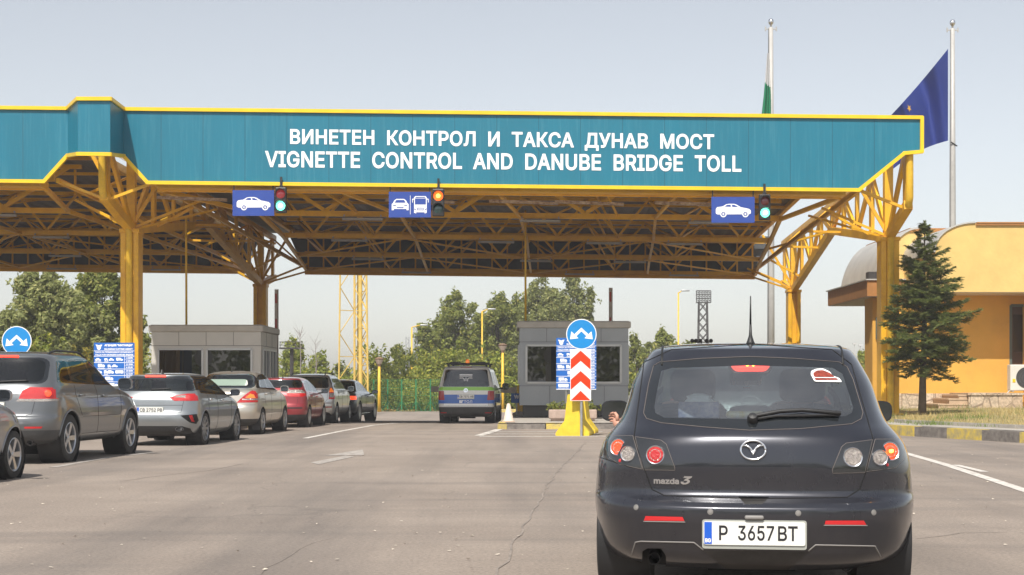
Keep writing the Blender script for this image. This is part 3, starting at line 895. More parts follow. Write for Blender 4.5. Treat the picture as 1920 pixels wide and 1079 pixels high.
    b.build('emblem', M['chrome_soft'], tg, smooth=True)
    loc, no = h.hit(*Z4((403,664))[0]); Fm = frame_at(loc, no, .001); b = MB(); text_into(b, 'mazda', -.076,-.016,.066,.016, Fm, bold=.035, extrude=.003, shear=0); b.build('lettering', M['chrome_soft'], tg)
    loc, no = h.hit(*Z4((486,662))[0]); Fm = frame_at(loc, no, .001); b = MB(); text_into(b, '3', -.030,-.021,.034,.024, Fm, bold=.03, extrude=.0035, shear=.35); b.build('model_number', M['chrome_soft'], tg)
    # aerial
    loc, no = h.hit_top(.0, -1.22); b = MB(); b.tube([loc-Vector((0,0,.01)), loc+Vector((0,0,.012)), loc+Vector((0,.0,.05)), loc+Vector((0,.0,.12))], [.034,.022,.010,.0065], 12)
    b.tube([loc+Vector((0,0,.11)), loc+Vector((0,-.012,.285))], [.0065,.0035], 8); b.build('aerial', M['black'], t, smooth=True)
    # roof gutters
    for sg in (-1, 1):
        g = MB(); h.line(g, [(sg*.515,-1.56),(sg*.53,-.9),(sg*.52,-.2)], h.hit_top, .007, .001, step=.08); g.build('roof_moulding', M['seal'], t, smooth=True)
    # wing mirrors sit well forward
    for sg in (-1, 1): mirror(t, h, .70, .99, sg, M['dark_paint'], (.21,.16,.155), .05)
    g = MB(); zz = h.Wi @ P(1407, 712, 11.5)
    g.rbox((0,.50,1.235), (.22,.03,.07), .02, 3); g.tube([(0,.52,1.26),(0,.50,1.36)], .012, 8); g.build('rear_view_mirror', M['black'], t, smooth=True, sharp=50)
    return t, h
M['chrome_soft'] = mat('satin_chrome', (.72,.73,.75), .22, 1)
M['lamp_brake2'] = mat('lit_red_strip', (.8,.03,.02), .3, emit=(1,.06,.03), estr=1.6)
M['sticker'] = mat('rust_red_print', (.22,.035,.02), .5, var=.6, vscale=60)
# ================================================================ the other vehicles
M['suv_paint'] = paint('grey_suv_paint', (.155,.165,.175), .65, .36, 1.0, .10)
M['silver_paint'] = paint('silver_blue_paint', (.31,.335,.35), .75, .34, 1.0, .10)
M['beige_paint'] = paint('champagne_paint', (.60,.555,.485), .7, .36, 1.0, .08)
M['red_paint'] = paint('dark_red_paint', (.27,.012,.022), .25, .38, 1.0, .06)
M['pale_paint'] = paint('pale_silver_paint', (.62,.63,.62), .7, .36, 1.0, .08)
M['slate_paint'] = paint('slate_grey_paint', (.085,.105,.125), .6, .34, 1.0, .06)
M['grey_paint'] = paint('small_grey_car_paint', (.27,.28,.31), .7, .36, 1.0, .08)
M['van_paint'] = paint('silver_van_paint', (.64,.63,.59), .2, .4, 1.0, .08)
M['navy_paint'] = paint('navy_paint', (.02,.035,.09), .4, .38, 1.0, .06)
M['van_blue'] = mat('van_blue_foil', (.014,.10,.40), .35, coat=.6)
M['van_green'] = mat('van_green_foil', (.24,.52,.05), .4, coat=.6)
M['van_white'] = mat('van_white_foil', (.76,.76,.74), .45, coat=.4)
M['shade_cloth'] = mat('pale_sun_shade', (.62,.63,.55), .9, var=.05)

def place(px, D, yaw, xo, yr):
    """car centre that puts the near rear tyre at photo column px and depth D"""
    X = (px-CX)/F*D; v = Matrix.Rotation(yaw, 2) @ Vector((xo, yr))
    return (X-v.x, D-v.y)

def scale_knots(K, sl, sw, sh):
    return [(z*sh, w*sw, yr*sl, Lr*sl, er, yf*sl, Lf*sl, ef) for z, w, yr, Lr, er, yf, Lf, ef in K]

HATCH = [(.20,.74,-1.98,.55,3.2, 1.98,.6,2.6), (.27,.83,-2.08,.6,3.2, 2.10,.7,2.5), (.40,.885,-2.135,.65,3.2, 2.15,.8,2.4), (.52,.898,-2.155,.65,3.2, 2.155,.8,2.4),
         (.62,.90,-2.145,.65,3.2, 2.13,.8,2.4), (.68,.90,-2.10,.62,3.2, 2.10,.8,2.4), (.80,.895,-2.08,.6,3.2, 1.98,.8,2.4), (.90,.88,-2.07,.58,3.1, 1.70,.8,2.4),
         (.96,.862,-2.045,.56,3.0, 1.35,.7,2.4), (1.02,.83,-2.01,.54,2.9, 1.02,.5,2.5), (1.08,.79,-1.965,.52,2.8, .90,.45,2.5), (1.2,.725,-1.86,.5,2.7, .64,.4,2.5),
         (1.30,.665,-1.775,.48,2.6, .38,.4,2.5), (1.36,.62,-1.73,.46,2.6, .16,.4,2.5), (1.385,.59,-1.72,.46,2.7, .06,.4,2.5), (1.41,.54,-1.55,.5,2.6, -.06,.4,2.5),
         (1.43,.45,-1.25,.5,2.6, -.24,.4,2.5), (1.442,.34,-1.0,.4,2.4, -.4,.3,2.4), (1.447,.18,-.8,.2,2.2, -.55,.15,2.2)]
HP = [([(-.95,1.035),(-.36,1.02),(-.36,1.345),(-.72,1.335)], .05), ([(-.30,1.02),(.80,1.0),(.24,1.335),(-.30,1.345)], .06), ([(-1.36,1.05),(-1.02,1.04),(-.80,1.33),(-1.12,1.26)], .04)]
HD = [[(-1.42,1.035),(-.3,1.0),(.86,.985),(.28,1.35),(-.3,1.365),(-.8,1.35),(-1.16,1.29)]]
HL = [[(-.33,1.0),(-.33,.28)], [(.84,.98),(.82,.6),(.78,.30)], [(-1.0,1.02),(-1.05,.8),(-1.0,.66)], [(-.96,.28),(.78,.28)]]
SCR = [(-.70,1.04),(.70,1.04),(.55,1.355),(-.55,1.355)]

def hscale(pts, sl, sh): return [(a*sl, z*sh) for a, z in pts]

def add_badge(h, parent, x, z, r=.045, m='chrome_soft'):
    loc, no = h.hit_rear(x, z); Fm = frame_at(loc, no)
    b = MB(); b.lathe([(r*.7,.001),(r*.72,.006),(r,.006),(r*1.02,.001)], Fm @ Matrix.Diagonal((1.25,.8,1,1)), 26)
    b.build('emblem', M[m], parent, smooth=True, sharp=40)
    return Fm

def high_light(h, parent, z, w, hh=.018, m='lamp_brake2'):
    loc, no = h.hit_rear(0, z); Fm = frame_at(loc, no); b = MB()
    b.prism(rounded([(-w,-hh),(w,-hh),(w,hh),(-w,hh)], hh*.8, 3), Fm, -.03, .008); b.build('high_brake_light', M[m], parent)

def pipe(h, parent, x, y, z, r=.035, m='chrome_soft', sx=1.0):
    b = MB(); b.lathe([(r,-.2),(r,0),(r*.86,0),(r*.8,-.16)], Matrix.Translation((x,y,z)) @ Matrix.Rotation(R(90),4,'X') @ Matrix.Diagonal((sx,1,1,1)), 20)
    b.build('exhaust_pipe', M[m], parent, smooth=True, sharp=40)

def vehicles():
    C = {}
    # ---- grey SUV
    yaw = R(-4.2); xo, yr = .955, -1.42
    K = [(.30,.78,-2.12,.5,3.2, 2.20,.6,2.6), (.36,.89,-2.27,.55,3.2, 2.28,.7,2.6), (.48,.945,-2.345,.6,3.2, 2.35,.7,2.5), (.60,.957,-2.375,.6,3.2, 2.37,.8,2.5),
         (.70,.960,-2.365,.6,3.2, 2.36,.8,2.5), (.745,.960,-2.32,.6,3.2, 2.34,.8,2.5), (.85,.958,-2.30,.58,3.2, 2.27,.85,2.4), (.98,.948,-2.285,.56,3.1, 2.12,.9,2.4), (1.06,.935,-2.265,.55,3.1, 1.90,.9,2.4),
         (1.12,.92,-2.24,.55,3.0, 1.55,.8,2.4), (1.17,.90,-2.215,.54,3.0, 1.15,.6,2.5), (1.24,.868,-2.165,.52,2.9, .92,.5,2.5), (1.40,.805,-2.03,.5,2.8, .66,.45,2.5),
         (1.54,.745,-1.92,.5,2.7, .42,.4,2.5), (1.63,.695,-1.86,.48,2.7, .22,.4,2.5), (1.67,.64,-1.80,.48,2.7, .08,.4,2.5), (1.70,.55,-1.55,.5,2.6, -.1,.4,2.5), (1.72,.42,-1.25,.5,2.5, -.3,.35,2.4), (1.73,.20,-.9,.2,2.2, -.5,.15,2.2)]
    sp = dict(name='grey_suv', label='large grey SUV with black roof rails, its red and amber tail light lit', cat='SUV', group='cars queueing in the left lane',
              loc=place(118, 23.2, yaw, xo-.13, yr), yaw=yaw, knots=K, paint=M['suv_paint'], wheel=(.375,.265,yr,1.435,xo-.005), arch=.055, flare=.018, spokes=(5,'wide'), rimr=.64,
              dlo=[[(-1.78,1.235),(-.2,1.205),(.92,1.19),(.34,1.60),(-.2,1.625),(-.9,1.615),(-1.5,1.56)]],
              panes=[([(-1.70,1.25),(-1.22,1.245),(-1.08,1.585),(-1.44,1.535)], .06), ([(-1.14,1.24),(-.25,1.225),(-.25,1.60),(-.98,1.59)], .06), ([(-.19,1.225),(.84,1.21),(.30,1.58),(-.19,1.60)], .07)],
              screen=[(-.78,1.22),(.78,1.22),(.64,1.61),(-.64,1.61)], rear_glass=[(-.80,1.215),(.80,1.215),(.69,1.62),(-.69,1.62)], rear_pane=[(-.75,1.24),(.75,1.24),(.66,1.595),(-.66,1.595)], rear_r=.12, rear_glass_mat='glass_dark',
              lamps=[([(.46,.955),(1.0,.955),(1.0,1.155),(.60,1.165),(.50,1.11)], 'lamp_red', -1.93), ([(.44,.95),(1.0,.95),(1.0,.988),(.455,.988)], 'lamp_clear', -1.93)],
              rear_lines=[[(-.46,1.05),(.46,1.05)], [(-.70,.985),(-.66,.76),(-.55,.73),(.55,.73),(.66,.76),(.70,.985)]],
              side_lines=[[(-.22,1.2),(-.22,.42)], [(.90,1.19),(.90,.8),(.84,.45)], [(-1.12,1.2),(-1.18,1.05),(-1.05,.85),(-.95,.72)], [(-.9,.43),(.85,.43)], [(-.92,.70),(.86,.70)]],
              handles=[(-.92,1.03),(.10,1.02)], mirror=(.80,1.20,(.24,.16,.20),.10), plate=(0,.88,''), rails=(-1.45,.25,.60), wiper=((.02,1.235),(.55,1.255)),
              cab=(.70,.20,-.95,.45), headrest=(.66,.28,.2), rear_regions=[('bumper_reflector', [(.58,.545),(.80,.545),(.82,.575),(.58,.575)], 'reflector', ('body',)), ('lower_bumper', [(-1,.20),(1,.20),(1,.515),(-1,.515)], 'suv_lower', ('body',))])
    M['suv_lower'] = mat('dark_grey_bumper', (.075,.078,.082), .5, .3, var=.2)
    t, h = make_car(sp); C['suv'] = t
    high_light(h, t, 1.635, .30)
    loc, no = h.hit_rear(.84, 1.07); b = MB(); disc_lamp(b, frame_at(loc, (no+Vector((0,-.6,0))).normalized(), .004), .055, .25, 22); b.build('lit_bulb', M['lamp_brake'], t, smooth=True)
    pipe(h, t, .62, -2.22, .33, .045, 'dusty_black')
    # ---- silver hatchback, plate CB 2752 PB
    yaw = R(-3.2); yr = -1.30
    sp = dict(name='silver_hatchback', label='silver-blue hatchback with plate CB 2752 PB between grey SUV and champagne saloon', cat='car', group='cars queueing in the left lane',
              loc=place(376, 30.0, yaw, .79, yr), yaw=yaw, knots=HATCH, paint=M['silver_paint'], wheel=(.325,.22,yr,1.35,.895), arch=.045, flare=.01, spokes=(10,'mid'), rimr=.74, rimmat='alloy_mix',
              dlo=HD, panes=HP, screen=SCR, rear_glass=[(-.80,1.075),(.80,1.075),(.745,1.22),(.69,1.375),(-.69,1.375),(-.745,1.22)], rear_pane=[(-.76,1.095),(.76,1.095),(.66,1.315),(-.66,1.315)], rear_r=.07,
              lamps=[([(.355,.955),(.47,.885),(.95,.885),(.95,1.03),(.68,1.025),(.50,.995)], 'lamp_red', -1.72), ([(.46,.955),(.66,.945),(.66,1.0),(.52,.985)], 'lamp_clear', -1.72)],
              rear_lines=[[(-.64,.885),(-.60,.66),(-.52,.64),(.52,.64),(.60,.66),(.64,.885)], [(-.62,.80),(.62,.80)]], side_lines=HL, handles=[(-.86,.90),(.06,.88)], handle_mat=M['chrome_soft'],
              mirror=(.66,1.02,(.20,.14,.14),.10), mirror_mat=M['black'], plate=(0,.705,'CB 2752 PB'), wiper=((-.02,1.10),(.36,1.115)), fin=(0,-1.25), cab=(.62,.2,-.9,.32), shelf=(-1.85,-1.2,1.03),
              rear_regions=[('lower_bumper', [(-.80,.15),(.80,.15),(.76,.34),(.62,.395),(-.62,.395),(-.76,.34)], 'black', ('body',)), ('reflector_pod', [(.60,.60),(.86,.625),(.88,.50),(.85,.43),(.76,.46)], 'black', ('body',)), ('reflector_pod', [(-.60,.60),(-.86,.625),(-.88,.50),(-.85,.43),(-.76,.46)], 'black', ('body',)),
                            ('brake_reflector', [(.745,.60),(.80,.605),(.83,.47),(.79,.475)], 'reflector', ('reflector_pod',)), ('brake_reflector', [(-.745,.60),(-.80,.605),(-.83,.47),(-.79,.475)], 'reflector', ('reflector_pod',))])
    M['alloy_mix'] = mat('diamond_cut_alloy', (.30,.31,.33), .3, .8)
    t, h = make_car(sp); C['silver'] = t
    high_light(h, t, 1.372, .21); add_badge(h, t, 0, .955, .058)
    loc, no = h.hit_rear(0, .955); b = MB(); text_into(b, 'KIA', -.042,-.014,.042,.014, frame_at(loc, no, .007), bold=.03); b.build('lettering', M['black'], t)
    for sg in (-1, 1): pipe(h, t, sg*.58, -2.09, .335, .045, 'chrome_soft', 1.9)
    # ---- champagne saloon
    yaw = R(-3.2); yr = -1.30
    K = [(.22,.68,-2.02,.5,3.2, 2.0,.6,2.6), (.29,.78,-2.14,.55,3.2, 2.12,.7,2.5), (.42,.835,-2.20,.6,3.2, 2.2,.75,2.4), (.56,.848,-2.235,.6,3.2, 2.22,.8,2.4), (.66,.848,-2.225,.6,3.2, 2.2,.8,2.4),
         (.72,.846,-2.185,.58,3.2, 2.16,.8,2.4), (.85,.84,-2.165,.56,3.1, 2.05,.8,2.4), (.97,.825,-2.15,.56,3.0, 1.70,.75,2.4), (1.03,.80,-2.12,.56,2.9, 1.30,.65,2.4), (1.075,.77,-2.02,.6,2.8, 1.02,.5,2.5), (1.10,.745,-1.82,.6,2.8, .95,.45,2.5),
         (1.14,.725,-1.72,.55,2.7, .88,.45,2.5), (1.25,.685,-1.58,.5,2.6, .70,.4,2.5), (1.38,.635,-1.40,.48,2.6, .42,.4,2.5), (1.47,.585,-1.24,.46,2.6, .16,.4,2.5), (1.505,.52,-1.08,.5,2.6, -.02,.4,2.5), (1.53,.40,-.85,.45,2.5, -.25,.35,2.4), (1.545,.18,-.6,.2,2.2, -.42,.15,2.2)]
    sp = dict(name='beige_saloon', label='champagne beige saloon with a pale sun shade behind its rear window', cat='car', group='cars queueing in the left lane',
              loc=place(486, 36.4, yaw, .75, yr), yaw=yaw, knots=K, paint=M['beige_paint'], wheel=(.312,.19,yr,1.30,.848), arch=.045, spokes=(6,'mid'), rimr=.68,
              dlo=[[(-1.42,1.12),(-.2,1.085),(.86,1.06),(.30,1.455),(-.2,1.475),(-.75,1.45),(-1.12,1.36)]], panes=[([(-1.02,1.125),(-.34,1.105),(-.34,1.445),(-.76,1.435)], .06), ([(-.28,1.105),(.78,1.085),(.27,1.43),(-.28,1.45)], .07), ([(-1.34,1.14),(-1.08,1.13),(-.84,1.42),(-1.08,1.35)], .03)],
              screen=[(-.68,1.10),(.68,1.10),(.56,1.46),(-.56,1.46)], rear_glass=[(-.71,1.11),(.71,1.11),(.60,1.475),(-.60,1.475)], rear_pane=[(-.64,1.15),(.64,1.15),(.56,1.445),(-.56,1.445)], rear_r=.16, side_glass='glass_clear',
              lamps=[([(.40,.775),(.96,.785),(.96,.90),(.80,1.045),(.70,1.06),(.56,.94)], 'lamp_red', -1.78), ([(.51,.835),(.92,.835),(.92,.872),(.54,.872)], 'lamp_clear', -1.78), ([(.59,.885),(.80,.885),(.76,.965),(.69,.99)], 'lamp_orange', -1.78)],
              rear_lines=[[(-.42,.775),(-.36,.70),(.36,.70),(.42,.775)], [(-.84,.72),(-.3,.72)], [(.3,.72),(.84,.72)]], side_lines=[[(-.31,1.08),(-.31,.30)], [(.84,1.05),(.82,.6),(.78,.32)], [(-1.02,1.08),(-1.04,.85),(-.98,.7)], [(-.95,.30),(.78,.30)]], handles=[(-.86,.97),(.06,.95)],
              mirror=(.66,1.08,(.21,.14,.16),.10), plate=(0,.88,''), aerial=(.0,-1.0,.24,.4), cab=(.60,.2,-.9,.36), shelf=(-1.75,-1.2,1.06),
              rear_regions=[('lower_bumper', [(-1,.15),(1,.15),(1,.385),(-1,.385)], 'dusty_black', ('body',))])
    t, h = make_car(sp); C['beige'] = t
    b = MB(); loc, no = h.hit_rear(0, 1.30); b.prism(rounded([(-.54,-.13),(.54,-.13),(.47,.13),(-.47,.13)], .09, 4), frame_at(loc, no, -.05), -.006, 0); b.build('sun_shade', M['shade_cloth'], t)
    for sg in (-1, 1):
        b = MB(); b.box((sg*.76-.10, yr-.36, .12), (sg*.76+.08, yr-.345, .36)); b.build('mud_flap', M['black'], t)
    # ---- red hatchback
    yaw = R(-2.2); sl, sw, sh = .945, .94, .985
    yr = -1.22
    sp = dict(name='red_hatchback', label='dark red hatchback in the left queue, half hidden by the champagne saloon', cat='car', group='cars queueing in the left lane',
              loc=place(574, 42.3, yaw, .74, yr), yaw=yaw, knots=scale_knots(HATCH, sl, sw, sh), paint=M['red_paint'], wheel=(.305,.20,yr,1.27,.845), arch=.05, spokes=(7,'cover'), rimr=.66,
              dlo=[hscale(HD[0], sl, sh)], panes=[(hscale(p, sl, sh), r) for p, r in HP], screen=[(x*.94, z*sh) for x, z in SCR], rear_glass=[(-.70,1.115),(.70,1.115),(.60,1.345),(-.60,1.345)], rear_pane=[(-.66,1.135),(.66,1.135),(.57,1.315),(-.57,1.315)], side_glass='glass_clear',
              lamps=[([(.34,.90),(.42,.865),(.74,.865),(.86,.93),(.84,1.01),(.70,1.045),(.35,1.05),(.32,.98)], 'lamp_red', -1.6), ([(.33,.965),(.80,.965),(.80,1.06),(.33,1.06)], 'lamp_clear', -1.6)],
              rear_lines=[[(-.66,1.1),(-.60,.62),(.60,.62),(.66,1.1)]], side_lines=[hscale(l, sl, sh) for l in HL], handles=[(-.80,.88),(.06,.86)], mirror=(.62,1.0,(.20,.13,.14),.10), mirror_mat=M['black'], plate=(0,.73,''), wiper=((0,1.125),(.4,1.15)),
              cab=(.58,.2,-.85,.30), aerial=(.1,-1.35,.22,.3), rear_regions=[('bumper_strip', [(-.74,.535),(.74,.535),(.74,.575),(-.74,.575)], 'black', ('body',)), ('lower_bumper', [(-1,.15),(1,.15),(1,.37),(-1,.37)], 'black', ('body',))])
    t, h = make_car(sp); C['red'] = t
    # ---- pale estate
    yaw = R(-2.0); yr = -1.42
    K = [(.24,.72,-2.05,.45,3.6, 2.0,.6,2.6), (.32,.82,-2.17,.5,3.6, 2.14,.7,2.5), (.46,.862,-2.22,.5,3.6, 2.2,.75,2.4), (.60,.87,-2.235,.5,3.6, 2.2,.8,2.4), (.68,.87,-2.19,.48,3.6, 2.17,.8,2.4), (.85,.865,-2.175,.46,3.5, 2.05,.8,2.4), (.97,.85,-2.16,.46,3.4, 1.75,.75,2.4), (1.03,.835,-2.145,.46,3.3, 1.35,.65,2.4),
         (1.08,.81,-2.12,.45,3.2, 1.02,.5,2.5), (1.2,.765,-2.06,.45,3.1, .80,.45,2.5), (1.35,.705,-1.98,.45,3.0, .48,.4,2.5), (1.46,.65,-1.92,.45,3.0, .20,.4,2.5), (1.50,.60,-1.86,.45,2.9, .05,.4,2.5), (1.53,.50,-1.6,.5,2.7, -.1,.4,2.5), (1.555,.36,-1.2,.4,2.5, -.3,.3,2.4), (1.56,.2,-.9,.2,2.2, -.45,.15,2.2)]
    sp = dict(name='pale_estate', label='pale silver estate with tall tail lights between red hatchback and slate saloon', cat='car', group='cars queueing in the left lane',
              loc=place(626, 47.0, yaw, .76, yr), yaw=yaw, knots=K, paint=M['pale_paint'], wheel=(.318,.20,yr,1.40,.865), arch=.05, spokes=(6,'mid'),
              dlo=[[(-1.85,1.10),(-.2,1.07),(.90,1.05),(.34,1.44),(-.2,1.46),(-1.0,1.45),(-1.72,1.42)]], panes=[([(-1.76,1.12),(-1.25,1.11),(-1.18,1.42),(-1.66,1.395)], .04), ([(-1.18,1.11),(-.36,1.09),(-.36,1.43),(-1.1,1.42)], .05), ([(-.30,1.09),(.80,1.07),(.30,1.41),(-.30,1.43)], .06)],
              screen=[(-.72,1.10),(.72,1.10),(.60,1.45),(-.60,1.45)], rear_glass=[(-.70,1.105),(.70,1.105),(.62,1.46),(-.62,1.46)], rear_pane=[(-.66,1.13),(.66,1.13),(.59,1.435),(-.59,1.435)],
              lamps=[([(.70,.76),(.95,.76),(.95,1.02),(.88,1.13),(.72,1.12)], 'lamp_red', -1.9), ([(.72,.82),(.84,.82),(.84,.95),(.72,.95)], 'lamp_clear', -1.9), ([(.71,.98),(.90,.98),(.87,1.09),(.73,1.10)], 'lamp_orange', -1.9)],
              rear_lines=[[(-.68,1.1),(-.66,.75),(-.55,.62),(.55,.62),(.66,.75),(.68,1.1)]], side_lines=[[(-.33,1.07),(-.33,.32)], [(.86,1.04),(.84,.6),(.80,.34)], [(-1.2,1.08),(-1.16,.85),(-1.08,.7)], [(-1.0,.32),(.80,.32)]], handles=[(-.95,.95),(.05,.94)], mirror=(.68,1.06,(.20,.14,.16),.10), plate=(0,.80,''), rails=(-1.75,.0,.52),
              cab=(.62,.2,-.95,.36), rear_regions=[('bumper_reflector', [(.62,.50),(.80,.50),(.80,.535),(.62,.535)], 'reflector', ('body',)), ('bumper_reflector', [(-.62,.50),(-.80,.50),(-.80,.535),(-.62,.535)], 'reflector', ('body',)), ('lower_bumper', [(-.8,.15),(.8,.15),(.72,.34),(.5,.40),(-.5,.40),(-.72,.34)], 'black', ('body',))])
    t, h = make_car(sp); C['pale'] = t
    # ---- slate saloon at the head of the queue
    yaw = R(-4.8); yr = -1.47
    K = [(.20,.78,-2.3,.5,3.2, 2.3,.6,2.6), (.27,.89,-2.46,.6,3.2, 2.42,.7,2.5), (.40,.955,-2.54,.65,3.2, 2.5,.8,2.4), (.55,.972,-2.57,.7,3.2, 2.56,.9,2.4), (.66,.975,-2.56,.7,3.2, 2.54,.9,2.4), (.80,.965,-2.53,.68,3.1, 2.45,.9,2.4), (.90,.945,-2.51,.66,3.0, 2.2,.9,2.4),
         (.95,.92,-2.48,.66,2.9, 1.85,.8,2.4), (.985,.89,-2.40,.7,2.8, 1.45,.7,2.4), (1.01,.855,-2.1,.7,2.8, 1.22,.55,2.5), (1.04,.83,-1.92,.65,2.7, 1.12,.5,2.5), (1.15,.775,-1.70,.6,2.6, .88,.45,2.5), (1.27,.715,-1.46,.55,2.6, .60,.4,2.5), (1.37,.655,-1.22,.5,2.6, .30,.4,2.5), (1.42,.59,-1.0,.5,2.6, .05,.4,2.5), (1.45,.45,-.75,.45,2.5, -.2,.35,2.4), (1.46,.2,-.55,.2,2.2, -.4,.15,2.2)]
    sp = dict(name='slate_saloon', label='slate grey executive saloon at the head of the left queue beside the booth lane', cat='car', group='cars queueing in the left lane',
              loc=place(668, 51.6, yaw, .83, yr), yaw=yaw, knots=K, paint=M['slate_paint'], wheel=(.345,.25,yr,1.52,.965), arch=.045, spokes=(10,'thin'), rimr=.72,
              dlo=[[(-1.62,1.05),(-.2,1.01),(1.02,.99),(.42,1.36),(-.2,1.385),(-.8,1.35),(-1.25,1.24)]], panes=[([(-1.18,1.06),(-.36,1.035),(-.36,1.36),(-.84,1.32)], .06), ([(-.30,1.035),(.92,1.01),(.38,1.33),(-.30,1.36)], .07)],
              screen=[(-.76,1.05),(.76,1.05),(.62,1.37),(-.62,1.37)], rear_glass=[(-.76,1.045),(.76,1.045),(.62,1.38),(-.62,1.38)], rear_pane=[(-.72,1.06),(.72,1.06),(.59,1.35),(-.59,1.35)], rear_r=.12,
              lamps=[([(.42,.755),(1.0,.765),(1.0,.885),(.50,.90)], 'lamp_brake', -2.05)], rear_lines=[[(-.44,.9),(-.42,.70),(.42,.70),(.44,.9)]],
              side_lines=[[(-.33,1.0),(-.33,.30)], [(.98,.98),(.96,.6),(.92,.32)], [(-1.28,1.0),(-1.22,.8),(-1.12,.66)], [(-1.05,.30),(.92,.30)]], handles=[(-1.02,.88),(.06,.86)], mirror=(.80,1.0,(.21,.14,.14),.10), mirror_mat=M['black'], plate=(0,.80,''),
              cab=(.68,.25,-.9,.32), shelf=(-1.9,-1.2,1.0), rear_regions=[('lower_bumper', [(-.9,.15),(.9,.15),(.86,.36),(-.86,.36)], 'black', ('body',))])
    t, h = make_car(sp); C['slate'] = t
    b = MB(); h.line(b, [(-.80,.47),(.80,.47)], h.hit_rear, .012, .002, step=.1); 
    for sg in (-1, 1): h.line(b, [(-1.0,.27),(1.05,.27)], lambda y, z: h.hit_side(y, z, sg), .014, .002, step=.15)
    b.build('chrome_strip', M['chrome'], t, smooth=True)
    # ---- small grey hatchback entering from the left edge
    yaw = R(-4); sl, sw, sh = .90, .935, 1.02
    yf = 1.235; xo = .84; D = 19.1; X = (14-CX)/F*D; v = Matrix.Rotation(yaw, 2) @ Vector((xo-.1, yf))
    sp = dict(name='small_grey_car', label='small silver-grey car cut off by the left edge of the photo, behind the SUV', cat='car', group='cars queueing in the left lane',
              loc=(X-v.x, D-v.y), yaw=yaw, knots=scale_knots(HATCH, sl, sw, sh), paint=M['grey_paint'], wheel=(.31,.20,-1.2,yf,xo), arch=.05, flare=.012, spokes=(5,'wide'), rimr=.68,
              dlo=[hscale(HD[0], sl, sh)], panes=[(hscale(p, sl, sh), r) for p, r in HP], screen=[(x*.94, z*sh) for x, z in SCR], rear_glass=[(-.70,1.13),(.70,1.13),(.62,1.38),(-.62,1.38)], rear_pane=[(-.66,1.15),(.66,1.15),(.59,1.35),(-.59,1.35)],
              lamps=[([(.5,.88),(.9,.88),(.9,1.05),(.55,1.05)], 'lamp_red', -1.5)], side_lines=[hscale(l, sl, sh) for l in HL], handles=[(-.78,.9),(.06,.88)], mirror=(.6,1.05), plate=(0,.72,''), cab=(.57,.2,-.82,.32))
    def hl(h):
        for sg in (-1, 1): h.cut(f'headlight{sg}', planes2([(sg*.40,.70),(sg*.86,.72),(sg*.86,.86),(sg*.44,.80)], (0,2)), ('body',), lambda c, n: n.y > .05 and c.y > 1.2)
    sp['extra_cut'] = hl
    t, h = make_car(sp); C['small'] = t
    for sg in (-1, 1): h.part(f'headlight{sg}', 'headlight', M['lamp_clear'], t, .003)
    loc, no = h.hit_side(1.62, .74, 1); b = MB(); disc_lamp(b, frame_at(loc, no), .04, .15, 16); b.build('side_indicator', M['reflector'], t, smooth=True)
    # ---- silver hatchback ahead of the dark one, seen through its windows
    yaw = R(-7.2); v = Matrix.Rotation(yaw, 2) @ Vector((0, -2.155)); X = (1408-CX)/F*14.8
    sp = dict(name='silver_car_ahead', label='silver hatchback with curved red lamps, seen through the windows of the dark hatchback', cat='car',
              loc=(X-v.x, 14.8-v.y), yaw=yaw, knots=HATCH, paint=M['silver_paint'], wheel=(.32,.22,-1.3,1.35,.89), panes=HP, dlo=HD, screen=SCR,
              rear_glass=[(-.77,1.135),(.77,1.135),(.68,1.37),(-.68,1.37)], rear_pane=[(-.73,1.15),(.73,1.15),(.65,1.34),(-.65,1.34)], rear_lines=[[(-.62,1.08),(-.58,.66),(.58,.66),(.62,1.08)]], side_lines=HL, mirror=(.66,1.02), plate=(0,.72,''),
              cab=(.62,.2,-.9,.32), lamps=[([(.62,.92),(.95,.92),(.95,1.09),(.64,1.08)], 'lamp_dkred', -1.75)])
    t, h = make_car(sp); C['ahead'] = t
    add_badge(h, t, 0, 1.035, .085)
    for sg in (-1, 1):
        b = MB(); h.line(b, [(sg*(.70+.09*math.cos(a)), 1.005+.075*math.sin(a)) for a in np.linspace(-1.3, 1.0, 9)], h.hit_rear, .011, .012, n=6, step=.02); b.build('light_strip', M['lamp_brake'], t, smooth=True)
    high_light(h, t, 1.37, .18)
    # ---- patrol van
    yaw = R(-3.4); v = Matrix.Rotation(yaw, 2) @ Vector((0, -2.2)); D = 46.5
    K = [(.22,.72,-2.05,.35,4.2, 2.0,.6,2.6), (.28,.80,-2.16,.38,4.2, 2.12,.7,2.5), (.42,.865,-2.20,.4,4.2, 2.18,.75,2.4), (.50,.875,-2.205,.4,4.2, 2.2,.8,2.4), (.545,.88,-2.165,.4,4.2, 2.2,.8,2.4), (.80,.89,-2.15,.4,4.2, 2.12,.8,2.4), (1.0,.885,-2.14,.4,4.2, 1.95,.8,2.4), (1.08,.875,-2.13,.4,4.1, 1.62,.7,2.4),
         (1.14,.86,-2.12,.4,4.0, 1.30,.6,2.5), (1.30,.825,-2.09,.4,3.9, 1.02,.5,2.5), (1.50,.775,-2.045,.4,3.8, .70,.45,2.5), (1.66,.73,-2.01,.4,3.7, .42,.4,2.5), (1.74,.69,-1.97,.4,3.5, .25,.4,2.5), (1.78,.62,-1.85,.45,3.2, .1,.4,2.5), (1.81,.48,-1.55,.45,2.8, -.15,.35,2.4), (1.82,.22,-1.1,.2,2.2, -.45,.15,2.2)]
    rect = lambda x0, x1, z0, z1: [(x0,z0),(x1,z0),(x1,z1),(x0,z1)]
